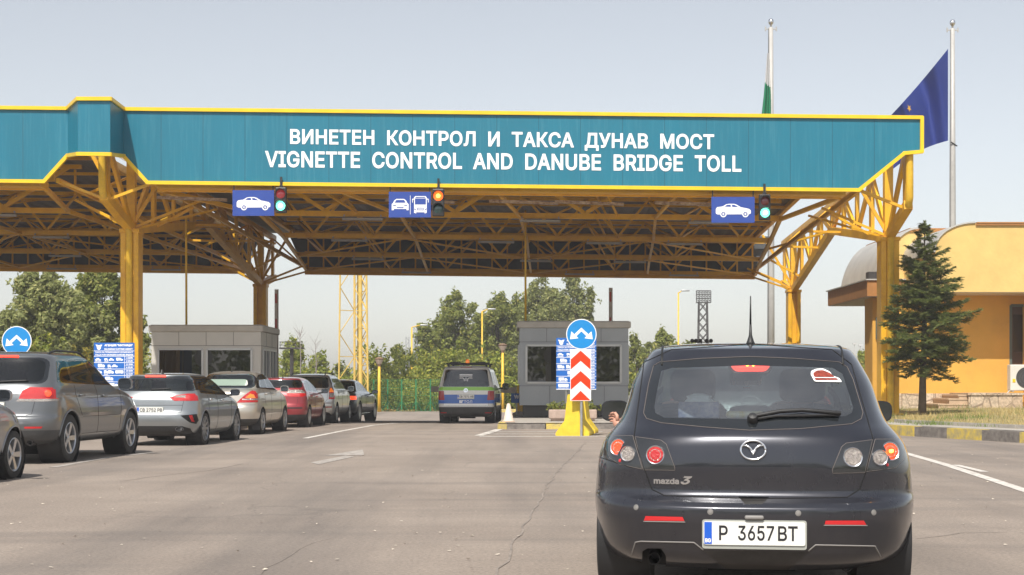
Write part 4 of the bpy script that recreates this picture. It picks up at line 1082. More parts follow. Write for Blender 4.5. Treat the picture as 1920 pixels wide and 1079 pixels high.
    sp = dict(name='patrol_van', label='silver, blue and green toll patrol van with amber beacon driving through the middle lane', cat='van',
              loc=((873-CX)/F*D-v.x, D-v.y), yaw=yaw, knots=K, paint=M['van_paint'], wheel=(.325,.21,-1.42,1.26,.875), arch=.05, spokes=(5,'wide'),
              dlo=[[(-1.9,1.17),(-.2,1.16),(1.12,1.13),(.46,1.64),(-.2,1.68),(-1.85,1.66)]], panes=[([(-1.80,1.20),(-1.0,1.19),(-1.0,1.63),(-1.75,1.62)], .06), ([(-.94,1.19),(-.20,1.18),(-.20,1.64),(-.94,1.63)], .06), ([(-.14,1.18),(.98,1.16),(.40,1.61),(-.14,1.64)], .07)], side_glass='glass_dark',
              screen=[(-.76,1.15),(.76,1.15),(.66,1.66),(-.66,1.66)], rear_glass=[(-.735,1.15),(.735,1.15),(.655,1.69),(-.655,1.69)], rear_pane=[(-.70,1.16),(.70,1.16),(.625,1.67),(-.625,1.67)], rear_glass_mat='glass_dark', rear_r=.06,
              lamps=[([(.665,.735),(.92,.735),(.92,1.02),(.69,1.02)], 'lamp_dkred', -1.95)], region_ymax=-1.98,
              rear_regions=[('green_band', rect(-.95,.95,1.035,1.145), 'van_green', ('body',)), ('blue_panel', rect(-.95,.95,.625,.905), 'van_blue', ('body',)), ('white_panel', rect(-.70,.70,.545,.625), 'van_white', ('body',)),
                            ('reflector', rect(-.80,-.60,.325,.355), 'reflector', ('body',)), ('reflector', rect(.60,.80,.325,.355), 'reflector', ('body',)), ('rear_bumper', rect(-1,1,.15,.515), 'dusty_black', ('body',))],
              side_regions=[('side_blue_panel', rect(-2.0,1.9,.58,.80), 'van_blue'), ('side_green_band', rect(-2.0,1.5,1.04,1.12), 'van_green')],
              rear_lines=[[(-.735,1.7),(-.74,1.1),(-.70,.56),(.70,.56),(.74,1.1),(.735,1.7)]], side_lines=[[(-.17,1.6),(-.17,.35)], [(1.0,1.14),(1.0,.5)], [(-1.05,1.6),(-1.05,.6)]], handles=[(-.05,.98)], mirror=(.86,1.14,(.22,.15,.22),.10), mirror_mat=M['black'], plate=(0,.84,'CB 7371 HB'),
              cab=(.68,.35,-.7,.42), under=.1)
    t, h = make_car(sp); C['van'] = t
    Fm = add_badge(h, t, 0, 1.035, .05); b = MB(); b.lathe([(.05,.004),(.05,.010),(.066,.010),(.066,.004)], Fm, 24); text_into(b, 'V', -.025,0,.025,.04, Fm, d=.010, bold=.02); text_into(b, 'W', -.034,-.042,.034,-.002, Fm, d=.010, bold=.02); b.build('emblem', M['chrome'], t)
    loc, no = h.hit_rear(0, .685); b = MB(); Fm = frame_at(loc, no, .006); text_into(b, 'БГ', -.20,-.042,-.07,.042, Fm, bold=.05); text_into(b, 'ТОЛ', -.055,-.042,.20,.042, Fm); b.build('lettering', M['letter'], t)
    loc, no = h.hit_rear(0, 1.42); Fm = frame_at(loc, no, .004); b = MB()
    for z in (.10, .055): b.box((-.20, z, 0), (.20, z+.022, .001), M=Fm)
    for s in (-1, 1): b.tube([Fm @ Vector(p) for p in [(s*.20,0,0),(s*.10,.005,0),(s*.055,-.03,0),(s*.05,-.10,0)]], .012, 5)
    b.box((-.008,-.10,0), (.008,.02,.001), M=Fm); b.build('window_decal', M['letter'], t)
    high_light(h, t, 1.755, .18, .012, 'lamp_dkred')
    b = MB()
    for y in (-1.55, .0):
        loc, no = h.hit_top(.6, y); z = 1.865
        b.rbox((0, y, z+.01), (1.36, .09, .045), .015, 2)
        for sg in (-1, 1): b.rbox((sg*.60, y, z-.03), (.07,.10,.10), .015, 2)
    b.rbox((0,-.75,1.90), (1.30,.26,.05), .02, 2); b.rbox((-.42,-1.5,1.91), (.26,.16,.05), .02, 2); b.rbox((.45,-1.5,1.91), (.22,.16,.06), .02, 2); b.build('roof_rack', M['black'], t, smooth=True, sharp=50)
    b = MB(); b.lathe([(.06,0),(.065,.03),(.06,.09),(.04,.12),(.001,.125)], Matrix.Translation((0,-1.5,1.89)), 20); b.build('beacon', M['lamp_orange'], t, smooth=True)
    # ---- dark blue car far right, mostly hidden
    yaw = R(20); sp = dict(name='navy_car', label='dark blue car standing far behind the right yellow pillar', cat='car', loc=((1618-CX)/F*63, 63), yaw=yaw, knots=scale_knots(HATCH,1,1,1.12), sub=3, paint=M['navy_paint'], wheel=(.32,.22,-1.3,1.35,.89),
              dlo=[hscale(HD[0],1,1.12)], panes=[(hscale(p,1,1.12), r) for p, r in HP], screen=[(x,z*1.12) for x,z in SCR], rear_glass=[(-.77,1.22),(.77,1.22),(.68,1.5),(-.68,1.5)], rear_pane=[(-.73,1.24),(.73,1.24),(.65,1.47),(-.65,1.47)], mirror=(.66,1.12), cab=(.62,.2,-.9,.36),
              lamps=[([(.55,.98),(.95,.98),(.95,1.12),(.6,1.12)], 'lamp_dkred', -1.75)])
    t, h = make_car(sp); C['navy'] = t
    return C
# ================================================================ ground, road, markings, kerbs
def asphalt_mat():
    m = mat('sunlit_asphalt', (.2,.18,.165), .86)
    N, L, b = nodes(m)
    tc = N.new('ShaderNodeTexCoord')
    def noise(scale, detail, rough=.6, sc=None, rot=0):
        mp = N.new('ShaderNodeMapping'); L.new(tc.outputs['Object'], mp.inputs['Vector'])
        if sc: mp.inputs['Scale'].default_value = sc
        mp.inputs['Rotation'].default_value = (0, 0, rot)
        n = N.new('ShaderNodeTexNoise'); n.inputs['Scale'].default_value = scale; n.inputs['Detail'].default_value = detail; n.inputs['Roughness'].default_value = rough
        L.new(mp.outputs['Vector'], n.inputs['Vector']); return n.outputs['Fac']
    def ramp(f, p0, p1, c0=(0,0,0,1), c1=(1,1,1,1)):
        r = N.new('ShaderNodeValToRGB'); e = r.color_ramp.elements; e[0].position = p0; e[1].position = p1; e[0].color = c0; e[1].color = c1
        L.new(f, r.inputs['Fac']); return r.outputs['Color']
    def mix(f, a, c, mode='MIX'):
        x = N.new('ShaderNodeMix'); x.data_type = 'RGBA'; x.blend_type = mode
        if isinstance(f, float): x.inputs[0].default_value = f
        else: L.new(f, x.inputs[0])
        L.new(a, x.inputs[6])
        if isinstance(c, tuple): x.inputs[7].default_value = c
        else: L.new(c, x.inputs[7])
        return x.outputs[2]
    base = ramp(noise(.35, 8, .65), .3, .7, (.236,.193,.160,1), (.326,.271,.226,1))
    grain = ramp(noise(34, 3, .8), .3, .72, (.55,.55,.55,1), (1.3,1.3,1.3,1))
    c = mix(.8, base, grain, 'MULTIPLY')
    pebble = ramp(noise(120, 2, .9), .62, .74)
    c = mix(pebble, c, (.40,.37,.34,1))
    # oil and rubber film, drawn out along the lanes (slightly to the right of straight ahead)
    film = ramp(noise(1.0, 6, .6, (.55,.045,1), -.09), .46, .68)
    f2 = N.new('ShaderNodeMath'); f2.operation = 'MULTIPLY'; f2.inputs[1].default_value = .55; L.new(film, f2.inputs[0])
    c = mix(f2.outputs[0], c, (.085,.078,.075,1))
    across = ramp(noise(1.0, 7, .68, (.10,.85,1), .12), .52, .70)
    f3 = N.new('ShaderNodeMath'); f3.operation = 'MULTIPLY'; f3.inputs[1].default_value = .42; L.new(across, f3.inputs[0])
    c = mix(f3.outputs[0], c, (.10,.092,.088,1))
    spots = ramp(noise(1.6, 5, .7), .68, .76)
    f4 = N.new('ShaderNodeMath'); f4.operation = 'MULTIPLY'; f4.inputs[1].default_value = .5; L.new(spots, f4.inputs[0])
    c = mix(f4.outputs[0], c, (.06,.056,.055,1))
    # cracks
    mp = N.new('ShaderNodeMapping'); mp.inputs['Scale'].default_value = (.30,.13,1); L.new(tc.outputs['Object'], mp.inputs['Vector'])
    wn = N.new('ShaderNodeTexNoise'); wn.inputs['Scale'].default_value = 1.3; wn.inputs['Detail'].default_value = 6; L.new(tc.outputs['Object'], wn.inputs['Vector'])
    va = N.new('ShaderNodeVectorMath'); va.operation = 'MULTIPLY_ADD'; va.inputs[1].default_value = (.25,.25,0); L.new(wn.outputs['Color'], va.inputs[0]); L.new(mp.outputs['Vector'], va.inputs[2])
    v = N.new('ShaderNodeTexVoronoi'); v.feature = 'DISTANCE_TO_EDGE'; v.inputs['Scale'].default_value = .8; L.new(va.outputs['Vector'], v.inputs['Vector'])
    cr = ramp(v.outputs['Distance'], .0012, .0045, (1,1,1,1), (0,0,0,1))
    gate = ramp(noise(.28, 3), .47, .56)
    cg = N.new('ShaderNodeMath'); cg.operation = 'MULTIPLY'; L.new(cr, cg.inputs[0]); L.new(gate, cg.inputs[1])
    cg2 = N.new('ShaderNodeMath'); cg2.operation = 'MULTIPLY'; cg2.inputs[1].default_value = .30; L.new(cg.outputs[0], cg2.inputs[0])
    c = mix(cg2.outputs[0], c, (.06,.055,.052,1))
    L.new(c, b.inputs['Base Color'])
    bp = N.new('ShaderNodeBump'); bp.inputs['Strength'].default_value = .55; bp.inputs['Distance'].default_value = .012
    L.new(noise(55, 5, .75), bp.inputs['Height']); L.new(bp.outputs['Normal'], b.inputs['Normal'])
    return m

def worn_mat(name, col, wear=.5):
    """road paint with patches worn through to the asphalt"""
    m = mat(name, col, .8)
    N, L, b = nodes(m)
    tc = N.new('ShaderNodeTexCoord'); n = N.new('ShaderNodeTexNoise'); n.inputs['Scale'].default_value = 7; n.inputs['Detail'].default_value = 9; n.inputs['Roughness'].default_value = .72
    L.new(tc.outputs['Object'], n.inputs['Vector'])
    r = N.new('ShaderNodeValToRGB'); e = r.color_ramp.elements; e[0].position = wear-.10; e[1].position = wear+.14
    e[0].color = (.25,.222,.198,1); e[1].color = (*col, 1)
    L.new(n.outputs['Fac'], r.inputs['Fac']); L.new(r.outputs['Color'], b.inputs['Base Color'])
    return m

def grid_sheet(name, x0, x1, y0, y1, z, m, k='structure', nx=1, ny=1, fn=None):
    b = MB(); vs = []; fs = []
    for j in range(ny+1):
        for i in range(nx+1):
            x = x0+(x1-x0)*i/nx; y = y0+(y1-y0)*j/ny
            vs.append((x, y, z + (fn(x, y) if fn else 0)))
    for j in range(ny):
        for i in range(nx):
            a = j*(nx+1)+i; fs.append((a, a+1, a+nx+2, a+nx+1))
    b.add(vs, fs); o = b.build(name, m, smooth=True, fix=False); return kind(o, k)

def strip(b, pts, w, z):
    """painted line of width w through ground points"""
    L = []; Rr = []
    for i, p in enumerate(pts):
        a = Vector(pts[max(0, i-1)]); c = Vector(pts[min(len(pts)-1, i+1)]); d = (c-a); d.z = 0; d.normalize(); n = Vector((d.y, -d.x, 0))
        L.append(Vector((p[0], p[1], z)) - n*w/2); Rr.append(Vector((p[0], p[1], z)) + n*w/2)
    k = len(pts); b.add(L+Rr, [(i, i+k, i+k+1, i+1) for i in range(k-1)])

KERB = [(14.2,20.5),(12.6,25.2),(10.75,31.0),(9.6,34.8),(8.95,37.6),(8.75,40.2),(8.95,44),(9.5,52),(10.4,64),(11.2,76)]
KW = .26
def verge_z(d):   # height of the verge by distance in from the kerb
    return .20 + .22*min(1, max(0, (d-1.0)/4))

def kerb_blocks(name, path, h, w, z0=0.0, block=1.0, first=0, closed=False):
    """concrete kerb stones painted yellow and black in turn"""
    pts = [Vector((x, y, 0)) for x, y in path]
    if closed: pts.append(pts[0])
    out = MB(); acc = 0.0; k = first; segs = []
    for a, c in zip(pts[:-1], pts[1:]):
        d = (c-a).length; n = max(1, round(d/block))
        for i in range(n): segs.append((a.lerp(c, i/n), a.lerp(c, (i+1)/n)))
    for a, c in segs:
        d = (c-a).normalized(); n = Vector((-d.y, d.x, 0)) * (-1)
        g = .012
        a2 = a+d*g; c2 = c-d*g
        inn = w
        jz = random.uniform(-.008, .008)
        prof = [(0, z0-.05), (.012, z0+h*.75+jz), (.04, z0+h+jz), (inn, z0+h+jz), (inn, z0-.05)]
        vs = []
        for e in (a2, c2):
            for off, z in prof: vs.append(e + n*off + Vector((0,0,z)))
        m = len(prof)
        fs = [(i, i+1, i+1+m, i+m) for i in range(m-1)] + [tuple(range(m)), tuple(range(2*m-1, m-1, -1))]
        out.add(vs, fs, k % 2); k += 1
    return kind(out.build(name, [M['kerb_yellow'], M['kerb_black']]), 'structure')

def ground():
    A = asphalt_mat()
    M['kerb_yellow'] = mat('worn_yellow_kerb_paint', (.30,.26,.18), .85, col2=(.68,.50,.06), vscale=6, bump=.4, bscale=30)
    M['kerb_black'] = mat('worn_black_kerb_paint', (.11,.095,.085), .85, col2=(.24,.215,.19), vscale=7, bump=.4, bscale=30)
    M['paving'] = mat('pale_concrete_paving', (.36,.33,.29), .9, var=.14, vscale=3, bump=.3, bscale=20)
    M['dry_grass_soil'] = mat('dry_grass_soil', (.30,.22,.10), .95, col2=(.20,.19,.07), vscale=1.6, bump=.5, bscale=30)
    M['line_white'] = worn_mat('worn_white_road_paint', (.62,.58,.53), .40)
    M['line_faded'] = worn_mat('faded_white_road_paint', (.46,.42,.38), .50)
    M['earth'] = mat('far_dry_ground', (.16,.15,.06), .95, col2=(.24,.21,.11), vscale=.15)
    grid_sheet('ground', -275, 275, -65, 335, -.03, M['earth'], nx=4, ny=100, fn=lambda x, y: gz(y))
    # ground beyond the camera is the same asphalt yard
    grid_sheet('road', -90, 90, -50, 103, 0, A, nx=2, ny=153, fn=lambda x, y: gz(y))
    z = .005
    b = MB(); strip(b, [G(1700,851), G(1770,871), G(1850,897), G(1990,943)], .15, z); strip(b, [G(1640,833), G(1700,851)], .15, z)
    strip(b, [G(1792,872.5), G(1846,885.5)], .12, z); kind(b.build('lane_line', M['line_white']), 'structure')
    b = MB(); strip(b, [Vector((x-.10, y-.16, 0)) for x, y in KERB[:7]], .13, z); kind(b.build('edge_line', M['line_white']), 'structure')
    b = MB(); strip(b, [G(572,822.5), G(640,809), G(700,798), G(762,792)], .14, z); kind(b.build('lane_line', M['line_white']), 'structure')
    b = MB(); strip(b, [G(100,877), G(160,866), G(205,858)], .13, z); strip(b, [G(236,855), G(286,849)], .14, z); kind(b.build('lane_line', M['line_faded']), 'structure')
    b = MB()
    b.add([Vector((p.x, p.y, z)) for p in (G(583,868), G(598,871.5), G(664,857), G(648,855))], [(0,1,2,3)])
    b.add([Vector((p.x, p.y, z)) for p in (G(608,855), G(683,854), G(680,843.5))], [(0,1,2)]); kind(b.build('arrow_marking', M['line_faded']), 'structure')
    b = MB(); strip(b, [G(430,818), G(620,812.5), G(905,808)], .07, z); kind(b.build('faded_line', M['line_faded']), 'structure')
    # hatched area before the island
    b = MB(); strip(b, [G(898,817.5), G(936,805.5)], .22, z)
    for px0, px1, py in ((914,1130,810.5),(906,1135,814.5),(899,1140,819)): strip(b, [G(px0,py), G(px1,py-.3)], .30 if py > 818 else .24, z)
    kind(b.build('hatched_marking', M['line_white']), 'structure')
    # tar-filled joints and cracks
    rj = random.Random(4); b = MB()
    for pts, w in (([(925,1095),(985,980),(1040,890),(1085,845),(1100,828)], .018), ([(225,903),(300,893),(380,884),(470,868)], .018), ([(480,1079),(560,1030),(640,1000)], .005), ([(120,980),(300,962),(520,940)], .005), ([(1720,1010),(1800,1000),(1925,998)], .012)):
        P3 = [G(*p) for p in pts]; run = []
        for a, c in zip(P3[:-1], P3[1:]):
            n = max(3, int((c-a).length/.35))
            for i in range(n): q = a.lerp(c, i/n); run.append((q.x+rj.uniform(-.03,.03), q.y+rj.uniform(-.03,.03), 0))
        strip(b, run, w, .0045)
    kind(b.build('tar_joint', mat('dark_tar', (.235,.200,.172), .8, var=.3, vscale=4), fix=False), 'structure')
    # verge on the right
    pv = MB(); vs = []; fs = []; cols = [0, .9, 1.4, 2.2, 3.2, 5, 9, 16, 40]
    for i, (x, y) in enumerate(KERB):
        a = Vector(KERB[max(0, i-1)]); c = Vector(KERB[min(len(KERB)-1, i+1)]); d = (c-a).normalized(); n = Vector((d.y, -d.x))
        n = Vector((max(.35, n.x), max(n.y, .0))) ; n.normalize()
        if i < 5: n = Vector((.93, .37))
        for q in cols:
            p = Vector((x, y)) + n*(KW-.02+q); vs.append((p.x, p.y, .225 if q < .95 else verge_z(q)+.02))
    w = len(cols)
    pm, gm = MB(), MB()
    fp = [(i*w, i*w+1, i*w+w+1, i*w+w) for i in range(len(KERB)-1)]
    fg = [(i*w+j, i*w+j+1, i*w+w+j+1, i*w+w+j) for i in range(len(KERB)-1) for j in range(1, w-1)]
    pm.add(vs, fp); gm.add(vs, fg)
    kind(pm.build('pavement', M['paving'], fix=False), 'structure'); kind(gm.build('verge', M['dry_grass_soil'], smooth=True, fix=False), 'structure')
    kerb_blocks('kerb', KERB[::-1], .235, KW, block=1.35)
    # edging stones between pavement and grass, and grass blades
    ed = MB()
    for i in range(2, 7):
        a = Vector(KERB[i]); c = Vector(KERB[i+1]); n = Vector((.93,.37)) if i < 5 else Vector((1,.05))
        p, q = a+n*1.2, c+n*1.2; k = int((q-p).length/1.0)+1
        for j in range(k):
            if random.random() < .22: continue
            u, v = p.lerp(q, (j+.03)/k), p.lerp(q, (j+.97)/k)
            ed.beam((u.x,u.y,.25), (v.x,v.y,.25), .10, .12)
    kind(ed.build('edging', M['paving']), 'structure')
    rng = np.random.default_rng(5); vs = []; fs = []; mi = []
    def blade(x, y, z, hgt, m):
        a = rng.uniform(0, 6.28); w = rng.uniform(.004,.009); l = rng.uniform(.2,.7)*hgt; d = rng.uniform(0, 6.28)
        k = len(vs); cx, sx = math.cos(a)*w, math.sin(a)*w
        vs.extend([(x-cx,y-sx,z),(x+cx,y+sx,z),(x+math.cos(d)*l,y+math.sin(d)*l,z+hgt)]); fs.append((k,k+1,k+2)); mi.append(m)
    for i in range(15000):
        t = rng.uniform(1.5, 8.5); i0 = min(int(t), 8); a = Vector(KERB[i0]).lerp(Vector(KERB[i0+1]), t-i0); q = 1.35 + rng.uniform(0,1)**1.3*11
        n = Vector((.93,.37)) if i0 < 5 else Vector((1,.06)); n.normalize(); p = a + n*(KW+q)
        patch = math.sin(p.x*2.1+p.y*.7)+math.sin(p.y*1.3-p.x*.4)+rng.uniform(-.6,.6)
        blade(p.x, p.y, verge_z(q)+.01, rng.uniform(.05,.16)*(1.5 if patch > .9 else 1), 1 if patch > .8 else 0)
    for (px, py, n_, h_) in ((1700,790,60,.14),(1752,792,110,.16),(1742,793,80,.14),(1900,786,120,.16),(1850,796,60,.1),(1684,772,160,.30)):
        p = G(px, py, .3)
        for i in range(n_): blade(p.x+rng.normal(0,.22), p.y+rng.normal(0,.3), .25, rng.uniform(.4,1)*h_, 1)
    b = MB(); b.v = vs; b.f = fs; b.m = mi
    kind(b.build('grass', [mat('dry_grass', (.42,.32,.13), .9, var=.25, vscale=3), mat('green_grass', (.12,.17,.03), .9, var=.25, vscale=3)], fix=False), 'stuff')
    # booth islands
    for nm, x0, x1, y0, y1 in (('traffic_island', -.40, 4.35, 40.4, 63), ('traffic_island', -13.2, -7.35, 38.0, 63)):
        path = [(x0+.25,y0),(x1-.25,y0),(x1,y0+.3),(x1+.6,y1),(x0+.7,y1),(x0,y0+.3)]
        b = MB(); vv = [(x, y, .165) for x, y in path]; b.add(vv, [tuple(range(len(vv)))])
        kind(b.build(nm, M['paving']), 'structure')
        kerb_blocks('kerb', path[::-1], .17, .22, block=.95, closed=True)
    kerb_blocks('kerb', [(14,99),(-.9,99)][::1], .20, .3, z0=gz(99), block=1.6)
    b = MB(); strip(b, [(-.9,98.4,0),(14,98.4,0)], .25, gz(99)+.006); kind(b.build('edge_line', M['line_white']), 'structure')
    # scattered leaves, chippings and scraps on the asphalt
    vs = []; fs = []
    for i in range(420):
        y = 7 + 26*rng.uniform(0,1)**1.4; x = rng.uniform(-.36, .36)*y; s = rng.uniform(.008,.022); a = rng.uniform(0,6.28); k = len(vs)
        for j in range(4):
            q = a+j*1.57+rng.uniform(-.3,.3); vs.append((x+math.cos(q)*s, y+math.sin(q)*s*.8, .006+rng.uniform(0,.01)))
        fs.append((k,k+1,k+2,k+3))
    b = MB(); b.v = vs; b.f = fs; b.m = [0]*len(fs); kind(b.build('litter', mat('pale_scraps', (.5,.44,.36), .9, var=.3, vscale=2), fix=False), 'stuff')
ground()
# ================================================================ the toll canopy
SKEW = .0375
def C(u, Y, z): return Vector((u + SKEW*(Y-45), Y, z - .0107*(u+11.4) - .02*(Y-42)))
M['teal'] = mat('teal_sheet', (.004,.152,.232), .42, var=.06, vscale=1.0, stretch=(1.2,1.2,.25))
def teal_streaks():
    N, L, b = nodes(M['teal'])
    tc = N.new('ShaderNodeTexCoord'); mp = N.new('ShaderNodeMapping'); mp.inputs['Scale'].default_value = (7,7,.35)
    n = N.new('ShaderNodeTexNoise'); n.inputs['Scale'].default_value = 1.5; n.inputs['Detail'].default_value = 7; n.inputs['Roughness'].default_value = .7
    L.new(tc.outputs['Object'], mp.inputs['Vector']); L.new(mp.outputs['Vector'], n.inputs['Vector'])
    r = N.new('ShaderNodeValToRGB'); r.color_ramp.elements[0].position = .50; r.color_ramp.elements[1].position = .80
    L.new(n.outputs['Fac'], r.inputs['Fac'])
    src = b.inputs['Base Color'].links[0].from_socket
    mu = N.new('ShaderNodeMath'); mu.operation = 'MULTIPLY'; mu.inputs[1].default_value = .30; L.new(r.outputs['Color'], mu.inputs[0])
    mx = N.new('ShaderNodeMix'); mx.data_type = 'RGBA'; mx.inputs[7].default_value = (.12,.33,.40,1)
    L.new(mu.outputs[0], mx.inputs[0]); L.new(src, mx.inputs[6]); L.new(mx.outputs[2], b.inputs['Base Color'])
teal_streaks()
M['deck'] = mat('dark_corrugated_deck', (.125,.115,.12), .55, .3, var=.2, vscale=1.2)
M['rear_panel'] = mat('dark_rear_cladding', (.075,.085,.095), .7, var=.15)
M['lamp_tube'] = mat('white_batten', (.40,.38,.36), .5, var=.1)
M['rusty'] = mat('rusty_white_batten', (.50,.40,.30), .7, col2=(.14,.07,.04), vscale=9)
M['teal_joint'] = mat('dark_teal_joint', (.004,.09,.14), .6)
def sheet_translucent():
    m = bpy.data.materials.new('white_rooflight_sheet'); m.use_nodes = True; N = m.node_tree.nodes; L = m.node_tree.links
    d = N['Principled BSDF']; d.inputs['Base Color'].default_value = (.5,.47,.43,1); d.inputs['Roughness'].default_value = .5
    t = N.new('ShaderNodeBsdfTranslucent'); t.inputs['Color'].default_value = (.85,.80,.72,1); x = N.new('ShaderNodeMixShader'); x.inputs['Fac'].default_value = .6
    L.new(d.outputs[0], x.inputs[1]); L.new(t.outputs[0], x.inputs[2]); L.new(x.outputs[0], N['Material Output'].inputs['Surface'])
    return m
M['rooflight'] = sheet_translucent()

def canopy():
    t = thing('toll_canopy', 'huge teal and yellow toll plaza canopy on yellow lattice trusses reading VIGNETTE CONTROL AND DANUBE BRIDGE TOLL', 'canopy', (0, 42, 0))
    t['label'] = 'teal toll plaza canopy with yellow lattice roof and white bilingual lettering over the lanes'
    XR = Matrix(((1,0,0,0),(0,0,-1,0),(0,1,0,0),(0,0,0,1)))     # local xy -> world xz, local z -> towards the viewer
    def at(Y): return Matrix.Translation((0, Y, 0)) @ XR
    p2 = lambda px, py, Y: ((px-CX)/F*Y, CH+(HY-py)/F*Y)
    right = [p2(232,207,42), p2(232,293,42), p2(277,343,42), p2(1610,357,42), p2(1695,288,42), p2(1728,285,42), p2(1728,223,42)]
    sl = -.0107
    lx = -33.0; xb = p2(127,205,42)[0]
    ztop = lambda x: right[0][1] + sl*(x-right[0][0])
    zbot = lambda x: right[2][1] + sl*(x-right[2][0])
    left = [(lx, ztop(lx)), (lx, zbot(lx)), (p2(83,340,42)[0], zbot(-13.155)), (xb, right[1][1]+.01), (xb, ztop(xb))]
    def tri_prism(mb, poly, Mx, d0, d1):
        bm = bmesh.new(); vv = [bm.verts.new((x, y, 0)) for x, y in poly]; f = bm.faces.new(vv)
        r = bmesh.ops.triangulate(bm, faces=[f]); fs = [tuple(v.index for v in q.verts) for q in bm.faces] if False else None
        bm.verts.index_update(); fs = [tuple(v.index for v in q.verts) for q in bm.faces]; n = len(poly); bm.free()
        vs = [Mx @ Vector((x, y, d0)) for x, y in poly] + [Mx @ Vector((x, y, d1)) for x, y in poly]
        out = fs + [tuple(i+n for i in q[::-1]) for q in fs] + [(i, (i+1) % n, (i+1) % n+n, i+n) for i in range(n)]
        mb.add(vs, out)
    for poly in (right, left):
        b = MB(); tri_prism(b, poly, at(42), -.12, 0); b.build('fascia_panel', M['teal'], t)
    # bump: three facets standing 1.4 m forward around the drainpipe
    zb = p2(176,290,40.6)[1]
    bt = [Vector((xb,42.0,ztop(xb))), Vector((p2(146,188,40.6)[0],40.6,p2(146,188,40.6)[1])), Vector((p2(207,188,40.6)[0],40.6,p2(207,188,40.6)[1])), Vector((right[0][0]+.0,42.0,right[0][1]))]
    bb = [Vector((xb,42.0,right[1][1]+.01)), Vector((bt[1].x,40.6,zb+.01)), Vector((bt[2].x,40.6,zb)), Vector((right[0][0],42.0,right[1][1]))]
    b = MB()
    for i in range(3):
        n = (bt[i+1]-bt[i]).cross(Vector((0,0,1))).normalized()*.06
        b.add([bb[i],bb[i+1],bt[i+1],bt[i],bb[i]-n,bb[i+1]-n,bt[i+1]-n,bt[i]-n], [(0,1,2,3),(7,6,5,4),(0,4,5,1),(1,5,6,2),(2,6,7,3),(3,7,4,0)])
    b.build('fascia_panel', M['teal'], t)
    b = MB(); x = right[0][0]+1.05
    while x < 11.2:
        zb2 = zbot(x)+.06 if x < 9.7 else zbot(9.7)+.06+(x-9.7)*.78
        if x < -10.3: zb2 = zbot(x)+.75
        b.beam((x,41.999,zb2), (x,41.999,ztop(x)-.04), .014, .006); x += 1.18
    x = left[2][0]-.6
    while x > -32: b.beam((x,41.999,zbot(x)+.06), (x,41.999,ztop(x)-.04), .014, .006); x -= 1.18
    b.build('panel_joint', M['teal_joint'], t)
    # yellow edging
    def trim(pts, w=.10):
        b = MB(); k = 0
        for a, c in zip(pts[:-1], pts[1:]):
            d = (c-a).normalized()*.03
            b.beam(a-d+Vector((0,-.003*k,0)), c+d+Vector((0,-.003*k,0)), .10, w); k = 1-k
        b.build('fascia_trim', M['yellow_trim'], t)
    V = lambda q, Y=41.985: Vector((q[0], Y, q[1]))
    trim([V(right[0])+Vector((0,0,.03)), V(right[6])+Vector((0,0,.03)), V(right[5]), V(right[4]), V(right[3]), V(right[2]), V(right[1])])
    trim([V(left[0])+Vector((0,0,.03)), V(left[4])+Vector((0,0,.03))]); trim([V(left[3]), V(left[2]), V(left[1])])
    trim([p+Vector((0,-.015,.03)) for p in bt]); trim([p+Vector((0,-.015,0)) for p in bb])
    # top capping, seen from other sides
    b = MB(); b.beam((left[0][0],42.3,ztop(left[0][0])-.02), (right[6][0],42.3,right[6][1]-.02), .5, .05); b.build('roof_capping', M['yellow'], t)
    # lettering
    Lm = at(41.995)
    def line(s, x0, x1, yl0, yl1, yr0, yr1, nm):
        a0, b0 = p2(x0, yl0, 41.995), p2(x0, yl1, 41.995); a1 = p2(x1, yr0, 41.995)
        vs, fs = text_mesh(s, bold=.021, word=2.1, spacing=1.03)
        lo = vs.min(0); hi = vs.max(0); mb = MB(); out = []
        for v in vs:
            u = (v[0]-lo[0])/(hi[0]-lo[0]); w = (v[1]-lo[1])/(hi[1]-lo[1])
            x = a0[0]+(a1[0]-a0[0])*u; base = b0[1]+(p2(x1,yr1,41.995)[1]-b0[1])*u
            out.append(Lm @ Vector((x, base + w*(a0[1]-b0[1]), .006+v[2])))
        mb.add(out, fs); mb.build(nm, M['letter'], t, fix=False)
    line('ВИНЕТЕН КОНТРОЛ И ТАКСА ДУНАВ МОСТ', 544, 1339, 242, 276, 252, 286, 'lettering')
    line('VIGNETTE CONTROL AND DANUBE BRIDGE TOLL', 497, 1390, 283, 314, 292, 323, 'lettering')
    # ---- bays
    ends = {43: (-10.1, 9.5), 48: (-8.2, 8.5), 54: (-8.6, 9.0), 60.5: (-9.3, 9.5), 66.7: (-10.0, 10.06)}
    Ys = [43, 48, 54, 60.5, 66.7]
    for off in (0.0, -22.85):
        u0, u1 = -10.3+off, 9.9+off
        b = MB(); vs = []; fs = []; n = 150
        for i in range(n+1):
            u = u0+(u1-u0)*i/n; dz = .05 if (i//1) % 4 in (0, 1) else 0
            vs += [C(u, 42.2, 8.42+dz), C(u, 67.1, 8.42+dz), C(u, 42.2, 8.50+dz), C(u, 67.1, 8.50+dz)]
        for i in range(n): fs += [(4*i, 4*i+4, 4*i+5, 4*i+1), (4*i+2, 4*i+3, 4*i+7, 4*i+6)]
        b.add(vs, fs); b.build('roof_deck', M['deck'], t, fix=False)
        # rear cladding with its ribs
        b = MB(); q = [C(u0+.2,67.0,6.80), C(u1+.15,67.0,6.80), C(u1+.95,67.0,8.6), C(u0-.6,67.0,8.6)]
        b.add(q+[v+Vector((0,.12,0)) for v in q], [(0,1,2,3),(7,6,5,4),(0,4,5,1),(1,5,6,2),(2,6,7,3),(3,7,4,0)]); b.build('rear_fascia', M['rear_panel'], t)
        b = MB()
